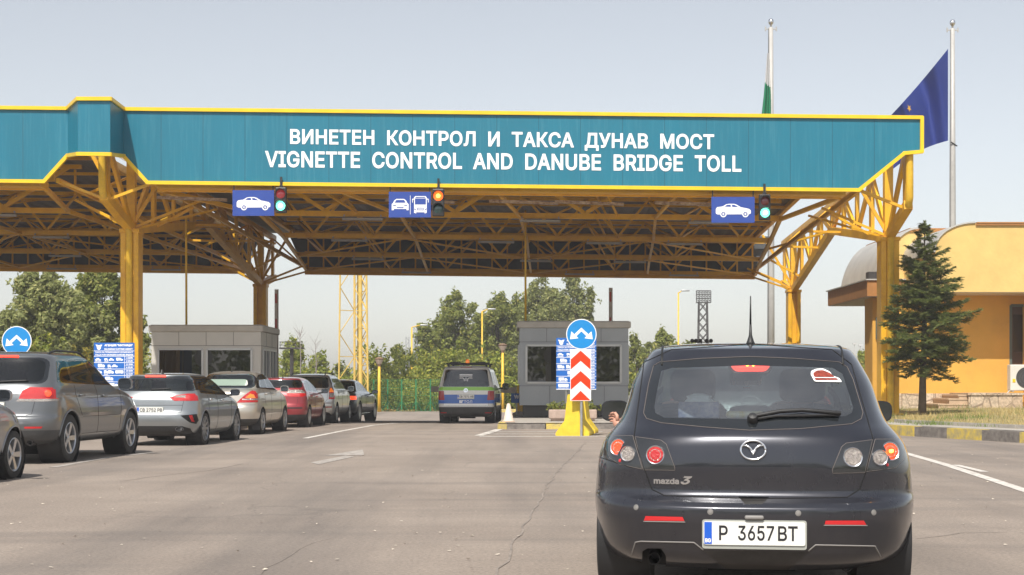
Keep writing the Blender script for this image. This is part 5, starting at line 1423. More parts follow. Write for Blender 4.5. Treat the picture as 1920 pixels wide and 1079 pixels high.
        for i in range(30):
            u = u0+.35+i*(u1-u0-.3)/29; b.beam(C(u,66.9,6.85), C(u,66.9,8.4), .07, .06)
        b.beam(C(u0+.2,66.86,7.65), C(u1+.1,66.86,7.65), .08, .08); b.beam(C(u0+.2,66.95,6.74), C(u1+.15,66.95,6.74), .22, .16)
        b.build('rear_girts', M['yellow'], t)
        # front edge beam behind the fascia
        b = MB(); b.beam(C(u0+.3,42.75,6.92), C(u1-.35,42.75,6.92), .8, .2); b.beam(C(u0+.3,43.6,7.25), C(u1-.35,43.6,7.25), .12, .2); b.build('edge_beam', M['yellow'], t)
        for ue in (u0, u1):
            b = MB(); b.beam(C(ue,42.2,8.40), C(ue,67.0,8.40), .16, .24); b.build('verge_beam', M['yellow'], t)
        for Y in Ys:
            a, c = ends[Y]; a += off; c += off; b = MB(); zb_, zt = 6.88, 8.30
            b.beam(C(a,Y,zb_), C(c,Y,zb_), .15, .17); b.beam(C(a-.4,Y,zt), C(c+.4,Y,zt), .13, .13)
            n = 4 if Y == 48 else 8
            if Y == 43: n = 6
            for i in range(n):
                x0 = a+(c-a)*i/n; x1 = a+(c-a)*(i+1)/n; xm = (x0+x1)/2; w = .12 if n < 8 else .085
                b.beam(C(x0,Y+.0,zt), C(xm,Y,zb_+.09), w); b.beam(C(xm,Y,zb_+.09), C(x1,Y,zt), w)
            if n == 4:
                for i in range(5):
                    x0 = a+(c-a)*i/4; b.beam(C(x0,Y+.6,zt), C(x0,Y+.6,zb_+.6), .07)
            b.build('roof_truss', M['yellow'], t)
        # bracing between the trusses
        for Y, Y2 in zip(Ys[:-1], Ys[1:]):
            b = MB(); n = 8
            a0, c0 = ends[Y][0]+off, ends[Y][1]+off; a1, c1 = ends[Y2][0]+off, ends[Y2][1]+off
            for i in range(n):
                f0, fm, f1 = i/n, (i+.5)/n, (i+1)/n
                lo = C(a0+(c0-a0)*fm, Y, 6.9); h0 = C(a1+(c1-a1)*f0, Y2, 8.28); h1 = C(a1+(c1-a1)*f1, Y2, 8.28)
                if i % 2 == 0: b.beam(lo, h0, .06); b.beam(lo, h1, .06)
                lo2 = C(a1+(c1-a1)*fm, Y2, 6.9); g0 = C(a0+(c0-a0)*f0, Y, 8.28)
                if i % 4 == 1: b.beam(lo2, g0, .06)
            for f in (.0, .27, .5, .76, 1.0):
                w = .12 if f in (0., 1.) else .09
                b.beam(C(a0+(c0-a0)*f, Y, 6.85), C(a1+(c1-a1)*f, Y2, 6.85), w)
            for f in (.3, .75):       # purlins under the deck
                yy = Y+(Y2-Y)*f; b.beam(C(u0,yy,8.36), C(u1,yy,8.36), .08, .10)
            k = 4
            for i in range(k):
                f0, f1 = i/k, (i+1)/k
                p, q = (f0, f1) if i % 2 else (f1, f0)
                if Y >= 54: b.beam(C(a0+(c0-a0)*p, Y, 6.8), C(a1+(c1-a1)*q, Y2, 6.8), .055)
            b.build('roof_bracing', M['yellow'], t)
        # strip lights under the chords
        lights = {48: (-4.9, .8, 6.2), 54: (-6.2, -.9, 3.0, 5.9), 60.5: (-6.4, .4, 4.2), 66.0: (-5.0, 2.2, 6.8)}
        for Y, us in lights.items():
            for u in us:
                b = MB(); b.beam(C(u+off-.65,Y-.12,6.70), C(u+off+.65,Y-.12,6.70), .12, .07); b.beam(C(u+off-.6,Y-.12,6.77), C(u+off-.58,Y-.12,6.84), .04); b.beam(C(u+off+.6,Y-.12,6.77), C(u+off+.58,Y-.12,6.84), .04); b.build('strip_light', M['lamp_tube'], t)
        for u in (-9.2, -2.6, .4, 2.3, 5.2, 5.7):
            b = MB(); b.beam(C(u+off-1.0,43.2,6.66), C(u+off+1.0,43.3,6.62), .13, .08); b.build('strip_light', M['rusty'], t)
    # ---- pillar lines
    for ui, (u, Y0, Y1) in enumerate(((-11.46, 45, 63.9), (11.33, 45, 63.9), (-34.3, 45, 63.9))):
        tr = MB(); zp = 5.93; last = ui == 1
        low = [(42.3, 6.55), (45, zp), (54.5, 7.32), (63.9, zp), (66.8, 6.5)]
        for (a, za), (c, zc) in zip(low[:-1], low[1:]): tr.beam(C(u,a,za), C(u,c,zc), .24, .26)
        tr.beam(C(u,42.3,6.55), C(u,42.3,8.2), .12)
        def zl(Y):
            for (a, za), (c, zc) in zip(low[:-1], low[1:]):
                if a <= Y <= c: return za+(zc-za)*(Y-a)/(c-a)
            return low[-1][1]
        yy = [42.6, 45, 47.4, 49.8, 52.2, 54.5, 56.9, 59.2, 61.6, 63.9, 66.5]; n = len(yy)
        tr.beam(C(u,42.4,8.25), C(u,66.8,8.25), .22, .2)
        for i, Y in enumerate(yy):
            tr.beam(C(u,Y,zl(Y)), C(u,Y,8.2), .11, .22 if i % 2 else .30)
            if i < n-1:
                if i % 2: tr.beam(C(u,Y,zl(Y)), C(u,yy[i+1],8.2), .10, .22)
                else: tr.beam(C(u,yy[i+1],zl(yy[i+1])), C(u,Y,8.2), .10, .22)
        for s in (-1, 1):
            if last and s > 0: continue
            tr.beam(C(u+s*1.35,42.4,7.0), C(u+s*1.35,66.8,7.0), .10, .14)
            for i, Y in enumerate(yy):
                if i % 2 == 0: tr.beam(C(u,Y,zl(Y)), C(u+s*1.35,Y,7.0), .08)
                if i % 3 == 1: tr.beam(C(u+s*1.35,Y,7.0), C(u,yy[min(n-1,i+1)],8.2), .075)
                if i % 4 == 1 and i < n-1: tr.beam(C(u,Y,zl(Y)), C(u+s*2.0,yy[i+1],6.9), .07)
        for Yc in (Y0, Y1):
            for s in (-1, 1):
                if last and s > 0: continue
                tr.beam(C(u,Yc,zp+.05), C(u+s*1.9,Yc+.6,6.9), .075); tr.beam(C(u,Yc,zp+.1), C(u+s*1.3,Yc+.2,8.3), .10)
        tr.build('column_truss', M['yellow'], t)
        if not last:
            for ya, yb, nm, mm in ((42.3, 49.5, 'rooflight', M['rooflight']), (49.5, 67, 'roof_deck', M['deck'])):
                b = MB(); q = [C(u-1.1,ya,8.5), C(u+1.1,ya,8.5), C(u+1.1,yb,8.5), C(u-1.1,yb,8.5)]
                b.add(q+[v+Vector((0,0,.02)) for v in q], [(3,2,1,0),(4,5,6,7),(0,1,5,4),(1,2,6,5),(2,3,7,6),(3,0,4,7)]); b.build(nm, mm, t)
        for Yc in (Y0, Y1):
            p = C(u, Yc, zp); g = .15 if u < 0 else .3
            b = MB(); w, d = .54, .56
            Tm = Matrix.Translation((p.x, p.y, 0))
            for s in (-1, 1): b.rbox((s*.19, 0, (p.z+g)/2), (.16, d, p.z-g), .012, 1, Tm)
            b.rbox((0, .06, (p.z+g)/2), (.26, d-.14, p.z-g-.02), .01, 1, Tm)
            b.rbox((0, 0, p.z-.05), (.60, .62, .12), .01, 1, Tm); b.rbox((0,0,g+.02), (.75,.75,.05), .01, 1, Tm)
            for s in (-1, 1): b.beam((p.x+s*.2,p.y-.2,p.z-.16), (p.x+s*.26,p.y-.3,p.z-.05), .05)
            b.beam(p, C(u, Yc, 8.3), .25, .26)
            pil = b.build('pillar', M['yellow'], t)
            if Yc == Y0:
                b = MB(); top = C(u,42.15,8.0); k1 = C(u,42.15,6.62); k2 = C(u,44.62,5.98); ft = Vector((p.x, p.y-.30, g))
                b.tube([top, k1+Vector((0,0,.12)), k1+Vector((0,.10,-.06)), k2+Vector((0,-.15,.10)), Vector((p.x,p.y-.30,k2.z-.12)), ft], .105, 14)
                b.build('drainpipe', M['yellow_pole'], pil, smooth=True, sharp=50)
    # thin service pipes down to the booths
    for px, py0, py1, Y in ((985,420,606,49.0), (349,430,612,49.0)):
        b = MB(); b.tube([P(px,py0-25,Y), P(px+.5,py1+4,Y)], .035, 10); b.build('service_pipe', M['yellow_pole'], t, smooth=True)
    return t
CANOPY = canopy()
# ================================================================ booths, boards, signs, lights, posts, flags
M['booth_grey'] = mat('grey_booth_panel', (.33,.35,.365), .45, .1, var=.06, vscale=1.2)
M['booth_beige'] = mat('beige_grey_booth_panel', (.54,.52,.47), .5, var=.05, vscale=1.2)
M['booth_roof'] = mat('booth_roof_edge', (.44,.41,.36), .5, var=.1)
M['booth_frame'] = mat('aluminium_window_frame', (.50,.50,.49), .4, .5)
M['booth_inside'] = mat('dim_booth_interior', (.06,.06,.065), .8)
M['booth_base'] = mat('dark_booth_base', (.07,.065,.06), .8)

def booth(loc, w, d, z0, z1, label, wins, front_m, side_wins=True, rz=0):
    """cabin: local x right, y away, z up from loc; wins = [(x0,x1,z0,z1)] on the front"""
    t = thing('toll_booth', label, 'toll booth', loc, rz, 'toll booths under the canopy'); LOCAL.add(t.name)
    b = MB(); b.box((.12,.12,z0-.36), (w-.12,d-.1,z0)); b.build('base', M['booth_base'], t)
    rects = sorted(wins)
    def wall_with_holes(mb, x0, x1, holes, P3):
        xs = sorted({x0, x1, *[h[0] for h in holes], *[h[1] for h in holes]}); zs = sorted({z0, z1-.18, *[h[2] for h in holes], *[h[3] for h in holes]})
        for i in range(len(xs)-1):
            for j in range(len(zs)-1):
                cx, cz = (xs[i]+xs[i+1])/2, (zs[j]+zs[j+1])/2
                if any(h[0] < cx < h[1] and h[2] < cz < h[3] for h in holes): continue
                v = [P3(xs[i],zs[j],0), P3(xs[i+1],zs[j],0), P3(xs[i+1],zs[j+1],0), P3(xs[i],zs[j+1],0)]
                mb.add(v, [(0,1,2,3)])
    zm = wins[0][2]-.10
    sw = [(.35, d*.5-.03, wins[0][2], wins[0][3]), (d*.5+.03, d-.3, wins[0][2], wins[0][3])]
    faces = [('F', 0, w, wins, lambda x,z,o: Vector((x,-o,z))), ('R', 0, d, sw, lambda x,z,o: Vector((w+o,x,z))), ('L', 0, d, sw, lambda x,z,o: Vector((-o,x,z))), ('B', 0, w, wins, lambda x,z,o: Vector((x,d+o,z)))]
    wall = MB()
    for nm, a, c, hs, f in faces: wall_with_holes(wall, a, c, hs, f)
    wall.build('wall', front_m, t, fix=False)
    fr = MB(); gl = MB(); seam = MB()
    for nm, a, c, hs, f in faces:
        for x0, x1, q0, q1 in hs:
            for (p, q) in (((x0,q0),(x1,q0)),((x0,q1),(x1,q1)),((x0,q0),(x0,q1)),((x1,q0),(x1,q1))): fr.beam(f(p[0],p[1],.012), f(q[0],q[1],.012), .065, .065)
            if nm == 'R':
                for k in (1,): xm = (x0+x1)/2; fr.beam(f(xm,q0,.012), f(xm,q1,.012), .035, .035)
            gl.add([f(x0,q0,-.01), f(x1,q0,-.01), f(x1,q1,-.01), f(x0,q1,-.01)], [(0,1,2,3)])
        hz = max(h[3] for h in hs)+.11
        seam.beam(f(a,hz,.002), f(c,hz,.002), .012, .012)
        seam.beam(f(a,zm,.002), f(c,zm,.002), .012, .012)
        n = 4 if nm in 'FB' else 3
        for i in range(1, n):
            x = a+(c-a)*i/n
            seam.beam(f(x,hz,.002), f(x,z1-.2,.002), .010, .010); seam.beam(f(x+.1,z0,.002), f(x+.1,zm,.002), .010, .010)
    fr.build('window_frame', M['booth_frame'], t); gl.build('window_pane', M['booth_glass'], t, fix=False); seam.build('panel_joint', M['booth_base'], t)
    r = MB(); r.rbox((w/2,d/2,z1-.09), (w+.16,d+.16,.20), .02, 1); r.box((-.02,-.02,z1+.01),(w+.02,d+.02,z1+.03)); r.build('roof', M['booth_roof'], t)
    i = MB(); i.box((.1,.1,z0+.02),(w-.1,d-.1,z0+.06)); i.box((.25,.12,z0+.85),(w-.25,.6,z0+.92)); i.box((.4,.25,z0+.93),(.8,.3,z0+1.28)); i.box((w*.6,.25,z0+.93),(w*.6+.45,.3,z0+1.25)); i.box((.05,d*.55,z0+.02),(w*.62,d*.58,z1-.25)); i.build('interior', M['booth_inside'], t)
    return t

def arrows_sign(px, py, Y, r, label, post_z0=0.0, chevron=None):
    c = P(px, py, Y)
    t = thing('direction_sign', label, 'road sign', (c.x, Y, post_z0), 0, 'round blue pass either side signs')
    A = facing((c.x, Y-.03, c.z))
    b = MB(); b.lathe([(r,-.012),(r,.0),(r*.93,.001),(.0005,.001)], A, 48); s = b.build('sign_disc', M['white'], t, smooth=True, sharp=30)
    b = MB(); b.lathe([(r*.945,.0025),(.0005,.0025)], A, 48); b.build('sign_face', M['sign_blue'], s)
    b = MB(); k = r/.355
    for sg in (-1, 1):
        body = [(0,.13),(sg*.20,-.055),(sg*.155,-.10),(0,.045)]
        head = [(sg*.245,-.135),(sg*.232,.03),(sg*.185,-.012),(sg*.09,-.105),(sg*.075,-.125)]
        b.add([A @ Vector((x*k, (y+.02)*k, .0045)) for x, y in body], [tuple(range(4)) if sg > 0 else (3,2,1,0)])
        tri = [(sg*.265,-.14),(sg*.235,.045),(sg*.07,-.115)]
        b.add([A @ Vector((x*k, (y+.02)*k, .0046)) for x, y in tri], [(0,1,2) if sg > 0 else (2,1,0)])
    b.build('arrow_symbol', M['letter'], s)
    p = MB(); p.tube([(c.x, Y+.01, post_z0-.02), (c.x, Y+.01, c.z+r*.8)], .03, 12); p.build('post', M['steel'], t, smooth=True, sharp=40)
    b = MB(); b.beam((c.x-.06,Y-.008,c.z+.1),(c.x+.06,Y-.008,c.z+.1),.03); b.beam((c.x-.06,Y-.008,c.z-.12),(c.x+.06,Y-.008,c.z-.12),.03); b.build('bracket', M['steel'], t)
    if chevron:
        x0, y0, x1, y1 = chevron; a = P(x0, y1, Y); e = P(x1, y0, Y); w = e.x-a.x; h = e.z-a.z; cx = (a.x+e.x)/2
        Q = facing((cx, Y-.04, a.z))
        b = MB(); b.prism(rounded([(-w/2,0),(w/2,0),(w/2,h),(-w/2,h)], .02, 3), Q, -.006, 0); pl = b.build('chevron_panel', M['white'], t)
        b = MB(); s2 = w/2-.012; rise = h*.155; band = h*.20
        def clip(z): return max(.012, min(h-.012, z))
        for top in (h-.03, h-.03-h*.395):
            for sg in (-1, 1): 
                q = [(0,top),(sg*s2,top-rise-.02),(sg*s2,top-rise-.02-band*.98),(0,top-band)]
                b.add([Q @ Vector((x,y,.002)) for x, y in q], [(0,1,2,3)])
        b.add([Q @ Vector((x,y,.002)) for x, y in ((-s2,.012),(s2,.012),(0,rise+.05))], [(0,1,2)])
        b.build('red_chevrons', M['red_white_red'], pl)
    return t

VEH = {'car': [(0,.1),(0,.35),(.12,.42),(.27,.75),(.62,.75),(.78,.45),(.97,.38),(1,.1)], 'van': [(0,.1),(0,.85),(.62,.85),(.82,.5),(1,.42),(1,.1)],
       'truck': [(0,.1),(0,.95),(.62,.95),(.62,.3),(.68,.3),(.68,.75),(.88,.75),(1,.45),(1,.1)], 'bus': [(0,.1),(0,.85),(.04,.92),(.97,.92),(1,.8),(1,.1)], 'trailer': [(0,.15),(0,.7),(.75,.7),(.75,.25),(1,.25),(1,.15)]}
def pict(b, kind_, x, y, w, h, A, d=.003):
    p = VEH[kind_]
    bm = bmesh.new(); vv = [bm.verts.new((q[0], q[1], 0)) for q in p]; f = bm.faces.new(vv); bmesh.ops.triangulate(bm, faces=[f]); bm.verts.index_update()
    fs = [tuple(v.index for v in q.verts) for q in bm.faces]; bm.free()
    b.add([A @ Vector((x+q[0]*w, y+q[1]*h, d)) for q in p], fs)
    for cx in (.2, .8):
        b.add([A @ Vector((x+cx*w+h*.13*math.cos(a), y+h*.1+h*.13*math.sin(a), d+.0002)) for a in [i*math.pi/6 for i in range(12)]], [tuple(range(12))])

def tariff_board(px0, py0, px1, py1, Y, label):
    a = P(px0, py1, Y); e = P(px1, py0, Y); w = e.x-a.x; h = e.z-a.z
    t = thing('tariff_board', label, 'notice board', ((a.x+e.x)/2, Y, .17), 0, 'bridge toll tariff boards')
    A = facing((a.x, Y, a.z))
    b = MB(); b.prism([(0,0),(w,0),(w,h),(0,h)], A, -.03, 0); bd = b.build('board', M['board_blue'], t)
    b = MB()
    for x in (.25, .75): b.tube([(a.x+w*x, Y+.06, .1), (a.x+w*x, Y+.06, e.z-.05)], .03, 10)
    b.build('post', M['steel'], t, smooth=True)
    W = MB(); ln = .012
    def hl(z, x0=0, x1=1, k=1): W.add([A @ Vector(q) for q in ((x0*w,z-ln*k/2,.002),(x1*w,z-ln*k/2,.002),(x1*w,z+ln*k/2,.002),(x0*w,z+ln*k/2,.002))], [(0,1,2,3)])
    head = h*.845; sub = h*.745; n = 6; rh = sub/n*.98
    hl(head, k=1.1); hl(sub, k=1.3); hl(.012, k=1.6)
    for i in range(1, n): hl(sub-i*rh, k=1.2)
    W.add([A @ Vector(q) for q in ((w*.755,.01,.002),(w*.765,.01,.002),(w*.765,sub,.002),(w*.755,sub,.002))], [(0,1,2,3)])
    for i in range(n): hl(sub-(i+.5)*rh, .76, 1, .6)
    W.build('ruling', M['letter'], bd, fix=False)
    T = MB(); tx = lambda s, x0, z0, x1, z1, bold=.03: text_into(T, s, x0*w, z0, x1*w, z1, A, d=.0028, bold=bold, rows=22)
    tx('АГЕНЦИЯ "МИТНИЦИ"', .26, h*.925, .96, h*.972, .04); tx('BULGARIAN CUSTOMS AGENCY', .26, h*.862, .96, h*.898)
    tx('ТАКСА ЗА ПРЕМИНАВАНЕ ДУНАВ МОСТ', .03, h*.802, .97, h*.832); tx('TOLLS FOR CROSSING DANUBE BRIDGE', .03, h*.757, .97, h*.787)
    price = [('4 BGN','2 EUR'),('12 BGN','6 EUR'),('25 BGN','13 EUR'),('35 BGN','18 EUR'),('50 BGN','25 EUR'),('73 BGN','37 EUR')]
    for i, (p, q) in enumerate(price):
        z = sub-i*rh
        tx(p, .80, z-rh*.40, .96, z-rh*.14); tx(q, .80, z-rh*.88, .96, z-rh*.62)
    T.build('lettering', M['letter'], bd, fix=False)
    V = MB(); rows = [('car',),('car','car'),('van',)]
    lay = [[('car',.03,.15),('trailer',.26,.10),('car',.37,.13),('van',.55,.17)], [('truck',.10,.17),('trailer',.34,.09),('car',.44,.15)], [('truck',.03,.17),('truck',.25,.10),('truck',.35,.14),('bus',.53,.2)], [('truck',.28,.2)], [('truck',.06,.22),('truck',.36,.24)], [('bus',.05,.26),('bus',.38,.26)]]
    for i, row in enumerate(lay):
        z = sub-i*rh
        for k, x, ww in row: pict(V, k, x*w, z-rh*.72, ww*w, rh*.55, A, .0028)
        for k, x, ww in row[:2]: V.add([A @ Vector(q) for q in ((x*w,z-rh*.9,.0028),((x+ww)*w,z-rh*.9,.0028),((x+ww)*w,z-rh*.82,.0028),(x*w,z-rh*.82,.0028))], [(0,1,2,3)])
    V.build('vehicle_symbols', M['letter'], bd, fix=False)
    E = MB(); cx, cz = .125*w, h*.915
    for sg in (-1, 1): E.add([A @ Vector((cx+sg*x*w, cz+y*h, .0028)) for x, y in ((.0,.02),(.03,.045),(.085,.05),(.06,.02),(.045,-.01),(0,-.03))], [tuple(range(6))])
    E.add([A @ Vector((cx+.05*w*math.cos(i*.5236), cz-.008*h+.045*h*math.sin(i*.5236), .0031)) for i in range(12)], [tuple(range(12))]); E.build('emblem', M['letter'], bd, fix=False)
    return t

def lane_sign(px0, py0, px1, py1, Y, what, label):
    a = P(px0, py1, Y); e = P(px1, py0, Y); w = e.x-a.x; h = e.z-a.z
    t = thing('lane_sign', label, 'lane sign', ((a.x+e.x)/2, Y, a.z), 0, 'blue lane signs hung below the fascia')
    A = facing((a.x, Y, a.z)); b = MB(); b.prism([(0,0),(w,0),(w,h),(0,h)], A, -.05, 0); bd = b.build('panel', M['lane_blue'], t)
    b = MB()
    for x in (.03, .97): b.beam((a.x+w*x, Y+.03, a.z+.05), (a.x+w*x, Y+.03, e.z+.32), .03)
    b.build('hanger', M['black'], t)
    W = MB(); B = MB()
    def poly(mb, pts, d):
        bm = bmesh.new(); vv = [bm.verts.new((q[0], q[1], 0)) for q in pts]; f = bm.faces.new(vv); bmesh.ops.triangulate(bm, faces=[f]); bm.verts.index_update()
        fs = [tuple(v.index for v in q.verts) for q in bm.faces]; bm.free(); mb.add([A @ Vector((x*w, y*h, d)) for x, y in pts], fs)
    def circ(mb, x, y, r, d): mb.add([A @ Vector((x*w+r*w*math.cos(i*math.pi/10), y*h+r*w*math.sin(i*math.pi/10), d)) for i in range(20)], [tuple(range(20))])
    if what == 'car':
        poly(W, [(.10,.36),(.10,.52),(.13,.60),(.26,.63),(.34,.71),(.40,.73),(.52,.73),(.58,.70),(.68,.60),(.86,.54),(.91,.48),(.91,.36),(.88,.33),(.14,.32)], .003)
        poly(B, [(.30,.62),(.36,.69),(.44,.70),(.45,.61)], .0045); poly(B, [(.48,.61),(.47,.70),(.53,.69),(.63,.60)], .0045)
        for x in (.275, .785): circ(W, x, .335, .075, .004); circ(B, x, .335, .050, .0055); circ(W, x, .335, .018, .0065)
        for x in (.275, .785):
            for k in range(5): circ(W, x+.032*math.cos(k*1.2566), .335+.052*math.sin(k*1.2566), .008, .0068)
    else:
        poly(W, [(.07,.28),(.07,.52),(.10,.56),(.13,.66),(.18,.72),(.36,.72),(.41,.66),(.44,.56),(.47,.52),(.47,.28),(.42,.28),(.42,.33),(.12,.33),(.12,.28)], .003)
        poly(B, [(.14,.57),(.175,.68),(.365,.68),(.40,.57)], .0045); poly(B, [(.10,.50),(.18,.46),(.18,.43),(.10,.46)], .0045); poly(B, [(.44,.50),(.36,.46),(.36,.43),(.44,.46)], .0045); poly(B, [(.18,.40),(.36,.40),(.34,.36),(.20,.36)], .0045)
        poly(W, [(.505,.12),(.515,.12),(.515,.85),(.505,.85)], .003)
        poly(W, [(.60,.18),(.60,.78),(.63,.83),(.87,.83),(.90,.78),(.90,.18),(.85,.15),(.85,.20),(.65,.20),(.65,.15)], .003)
        poly(B, [(.62,.50),(.62,.74),(.88,.74),(.88,.50)], .0045); poly(B, [(.62,.76),(.65,.80),(.85,.80),(.88,.76)], .0045)
        poly(B, [(.67,.27),(.67,.38),(.83,.38),(.83,.27)], .0045); poly(B, [(.61,.36),(.65,.30),(.61,.28)], .0045); poly(B, [(.89,.36),(.85,.30),(.89,.28)], .0045)
        for i in range(3): poly(W, [(.68,.285+i*.03),(.82,.285+i*.03),(.82,.30+i*.03),(.68,.30+i*.03)], .0055)
        for sg, x in ((-1,.60),(1,.90)): poly(W, [(x,.74),(x+sg*.045,.72),(x+sg*.045,.58),(x+sg*.03,.58),(x+sg*.03,.69),(x,.70)], .003)
    s = W.build('symbol', M['letter'], bd, fix=False); B.build('symbol_windows', M['lane_blue'], s, fix=False)
    return t

M['green_on'] = mat('lit_green_lens', (.1,.9,.6), .3, emit=(.12,1,.62), estr=3.2)
M['green_core'] = mat('lit_green_core', (.7,1,.9), .3, emit=(.55,1,.85), estr=5)
M['red_on'] = mat('lit_red_lens', (1,.2,.03), .3, emit=(1,.10,.01), estr=1.8)
M['amber_core'] = mat('lit_red_core', (1,.6,.2), .3, emit=(1,.36,.05), estr=3.5)
M['red_off'] = mat('unlit_red_lens', (.16,.012,.015), .15, coat=1); M['green_off'] = mat('unlit_green_lens', (.008,.06,.06), .15, coat=1)
M['red_half'] = mat('dim_red_lens', (.35,.02,.03), .15, coat=1, emit=(1,.08,.1), estr=.12)
def traffic_light(cx, top, bot, Y, red, green, label):
    a = P(cx, bot, Y); e = P(cx, top, Y); h = e.z-a.z; w = h*.44
    t = thing('traffic_light', label, 'traffic light', (a.x, Y, a.z), 0, 'traffic lights hung below the fascia')
    b = MB(); b.rbox((a.x, Y, a.z+h/2), (w,.16,h), .03, 2); b.beam((a.x,Y+.02,e.z-.02),(a.x,Y+.02,e.z+.30),.06); b.beam((a.x-.05,Y+.02,e.z+.03),(a.x+.05,Y+.02,e.z+.03),.09,.05)
    b.build('housing', M['black'], t)
    for nm, z, on in (('red', a.z+h*.735, red), ('green', a.z+h*.27, green)):
        r = w*.40; A = facing((a.x, Y-.082, z))
        m = {'on': nm+'_on', 'off': nm+'_off', 'half': 'red_half'}[on]
        b = MB(); b.lathe([(r,0),(r*.8,.02),(r*.4,.032),(.0005,.036)], A, 28); l = b.build(nm+'_lens', M[m], t, smooth=True)
        if on == 'on':
            b = MB(); b.lathe([(r*.45,.034),(.0005,.04)], A, 20); b.build('lamp_glow', M['green_core' if nm == 'green' else 'amber_core'], l, smooth=True)
        v = MB(); vs = []; n = 18
        for i in range(n+1):
            q = math.pi*(-.12+1.24*i/n)
            for rad in (r*1.06, r*1.13):
                vs.append(A @ Vector((rad*math.cos(q), rad*math.sin(q), 0)))
                vs.append(A @ Vector((rad*math.cos(q), rad*math.sin(q), .20*max(.25, math.sin(max(.1,min(math.pi-.1,q)))))))
        fs = []
        for i in range(n):
            k = 4*i; fs += [(k,k+4,k+5,k+1),(k+2,k+3,k+7,k+6),(k+1,k+5,k+7,k+3)]
        v.add(vs, fs); v.build('visor', M['black'], t, smooth=True, sharp=40)
    return t

def barrier_post(px, py0, py1, Y, label):
    t = thing('barrier_arm', label, 'barrier', (P(px,py1,Y).x, Y, .17), 0, 'raised barrier arms')
    x = P(px,py0,Y).x; z1 = P(px,py0,Y).z
    b = MB(); b.rbox((x,Y,.72),(.34,.34,1.1),.03,2); b.build('housing', M['yellow_pole'], t)
    b = MB(); b.box((x-.055,Y-.03,1.2),(x+.055,Y+.03,z1)); arm = b.build('arm', M['arm_pale'], t)
    b = MB(); b.box((x+.055,Y-.028,1.2),(x+.075,Y+.028,z1)); b.build('arm_edge', M['rusty_edge'], arm)
    b = MB(); z = z1-.15; i = 0
    while z > 1.6:
        hgt = (.34,.34,.16,.42)[i % 4]; b.box((x-.035,Y-.034,z-hgt),(x+.030,Y-.0305,z)); z -= hgt+(.55,.22,.16,.3)[i % 4]; i += 1
    b.build('red_stripe', M['arm_red'], arm)
    return t
M['arm_pale'] = mat('pale_barrier_paint', (.50,.44,.38), .6, var=.12, vscale=6); M['arm_red'] = mat('red_barrier_stripe', (.42,.05,.045), .6); M['rusty_edge'] = mat('rusty_steel_edge', (.13,.075,.05), .8)

M['mast_yellow'] = mat('pale_mast_yellow', (.66,.46,.11), .55, var=.15, vscale=3)
def street_lamp(px, ptop, Y, arm_px, label, r=.055, head='cobra', z0=0.0, m='yellow_pole', group='yellow street lamps'):
    p = P(px, ptop, Y); t = thing('street_lamp', label, 'street lamp', (p.x, Y, z0), 0, group)
    b = MB(); b.tube([(p.x,Y,z0),(p.x,Y,z0+1.2),(p.x,Y,p.z)], [r*1.35,r*1.2,r], 10); b.build('pole', M[m], t, smooth=True)
    if head == 'cobra':
        q = P(arm_px, ptop-4, Y); s = 1 if q.x > p.x else -1
        b = MB(); b.tube([(p.x,Y,p.z-.02),(p.x+s*.12,Y,p.z+.03),(q.x-s*.25,Y,q.z)], r*.7, 8); b.build('arm', M[m], t, smooth=True)
        b = MB(); b.rbox((q.x,Y,q.z-.01),(.62,.22,.12),.04,2); b.build('lamp_head', M['steel'], t, smooth=True, sharp=50)
    else:
        b = MB(); A = Matrix.Translation((p.x,Y,p.z)); b.lathe([(.07,-.14),(.10,0),(.28,.40),(.29,.43),(.32,.47),(.11,.56),(.001,.58)], A, 12); b.build('lantern', M['lantern'], t, smooth=True, sharp=30)
        b = MB(); b.lathe([(.115,.04),(.285,.39)], A, 12); b.build('lantern_glass', M['lantern_glass'], t)
    return t
M['lantern'] = mat('rusty_lantern', (.24,.15,.09), .7, var=.3); M['lantern_glass'] = mat('frosted_lantern_glass', (.45,.36,.30), .4)

def flag_cloth(name, fn, nu, nv, ms, parent, mi=lambda u, v: 0):
    b = MB(); vs = [fn(i/nu, j/nv) for j in range(nv+1) for i in range(nu+1)]
    for v in vs: b.v.append(tuple(v))
    for j in range(nv):
        for i in range(nu):
            a = j*(nu+1)+i; b.f.append((a,a+1,a+nu+2,a+nu+1)); b.m.append(mi((i+.5)/nu, (j+.5)/nv))
    return b.build(name, ms, parent, smooth=True, fix=False)

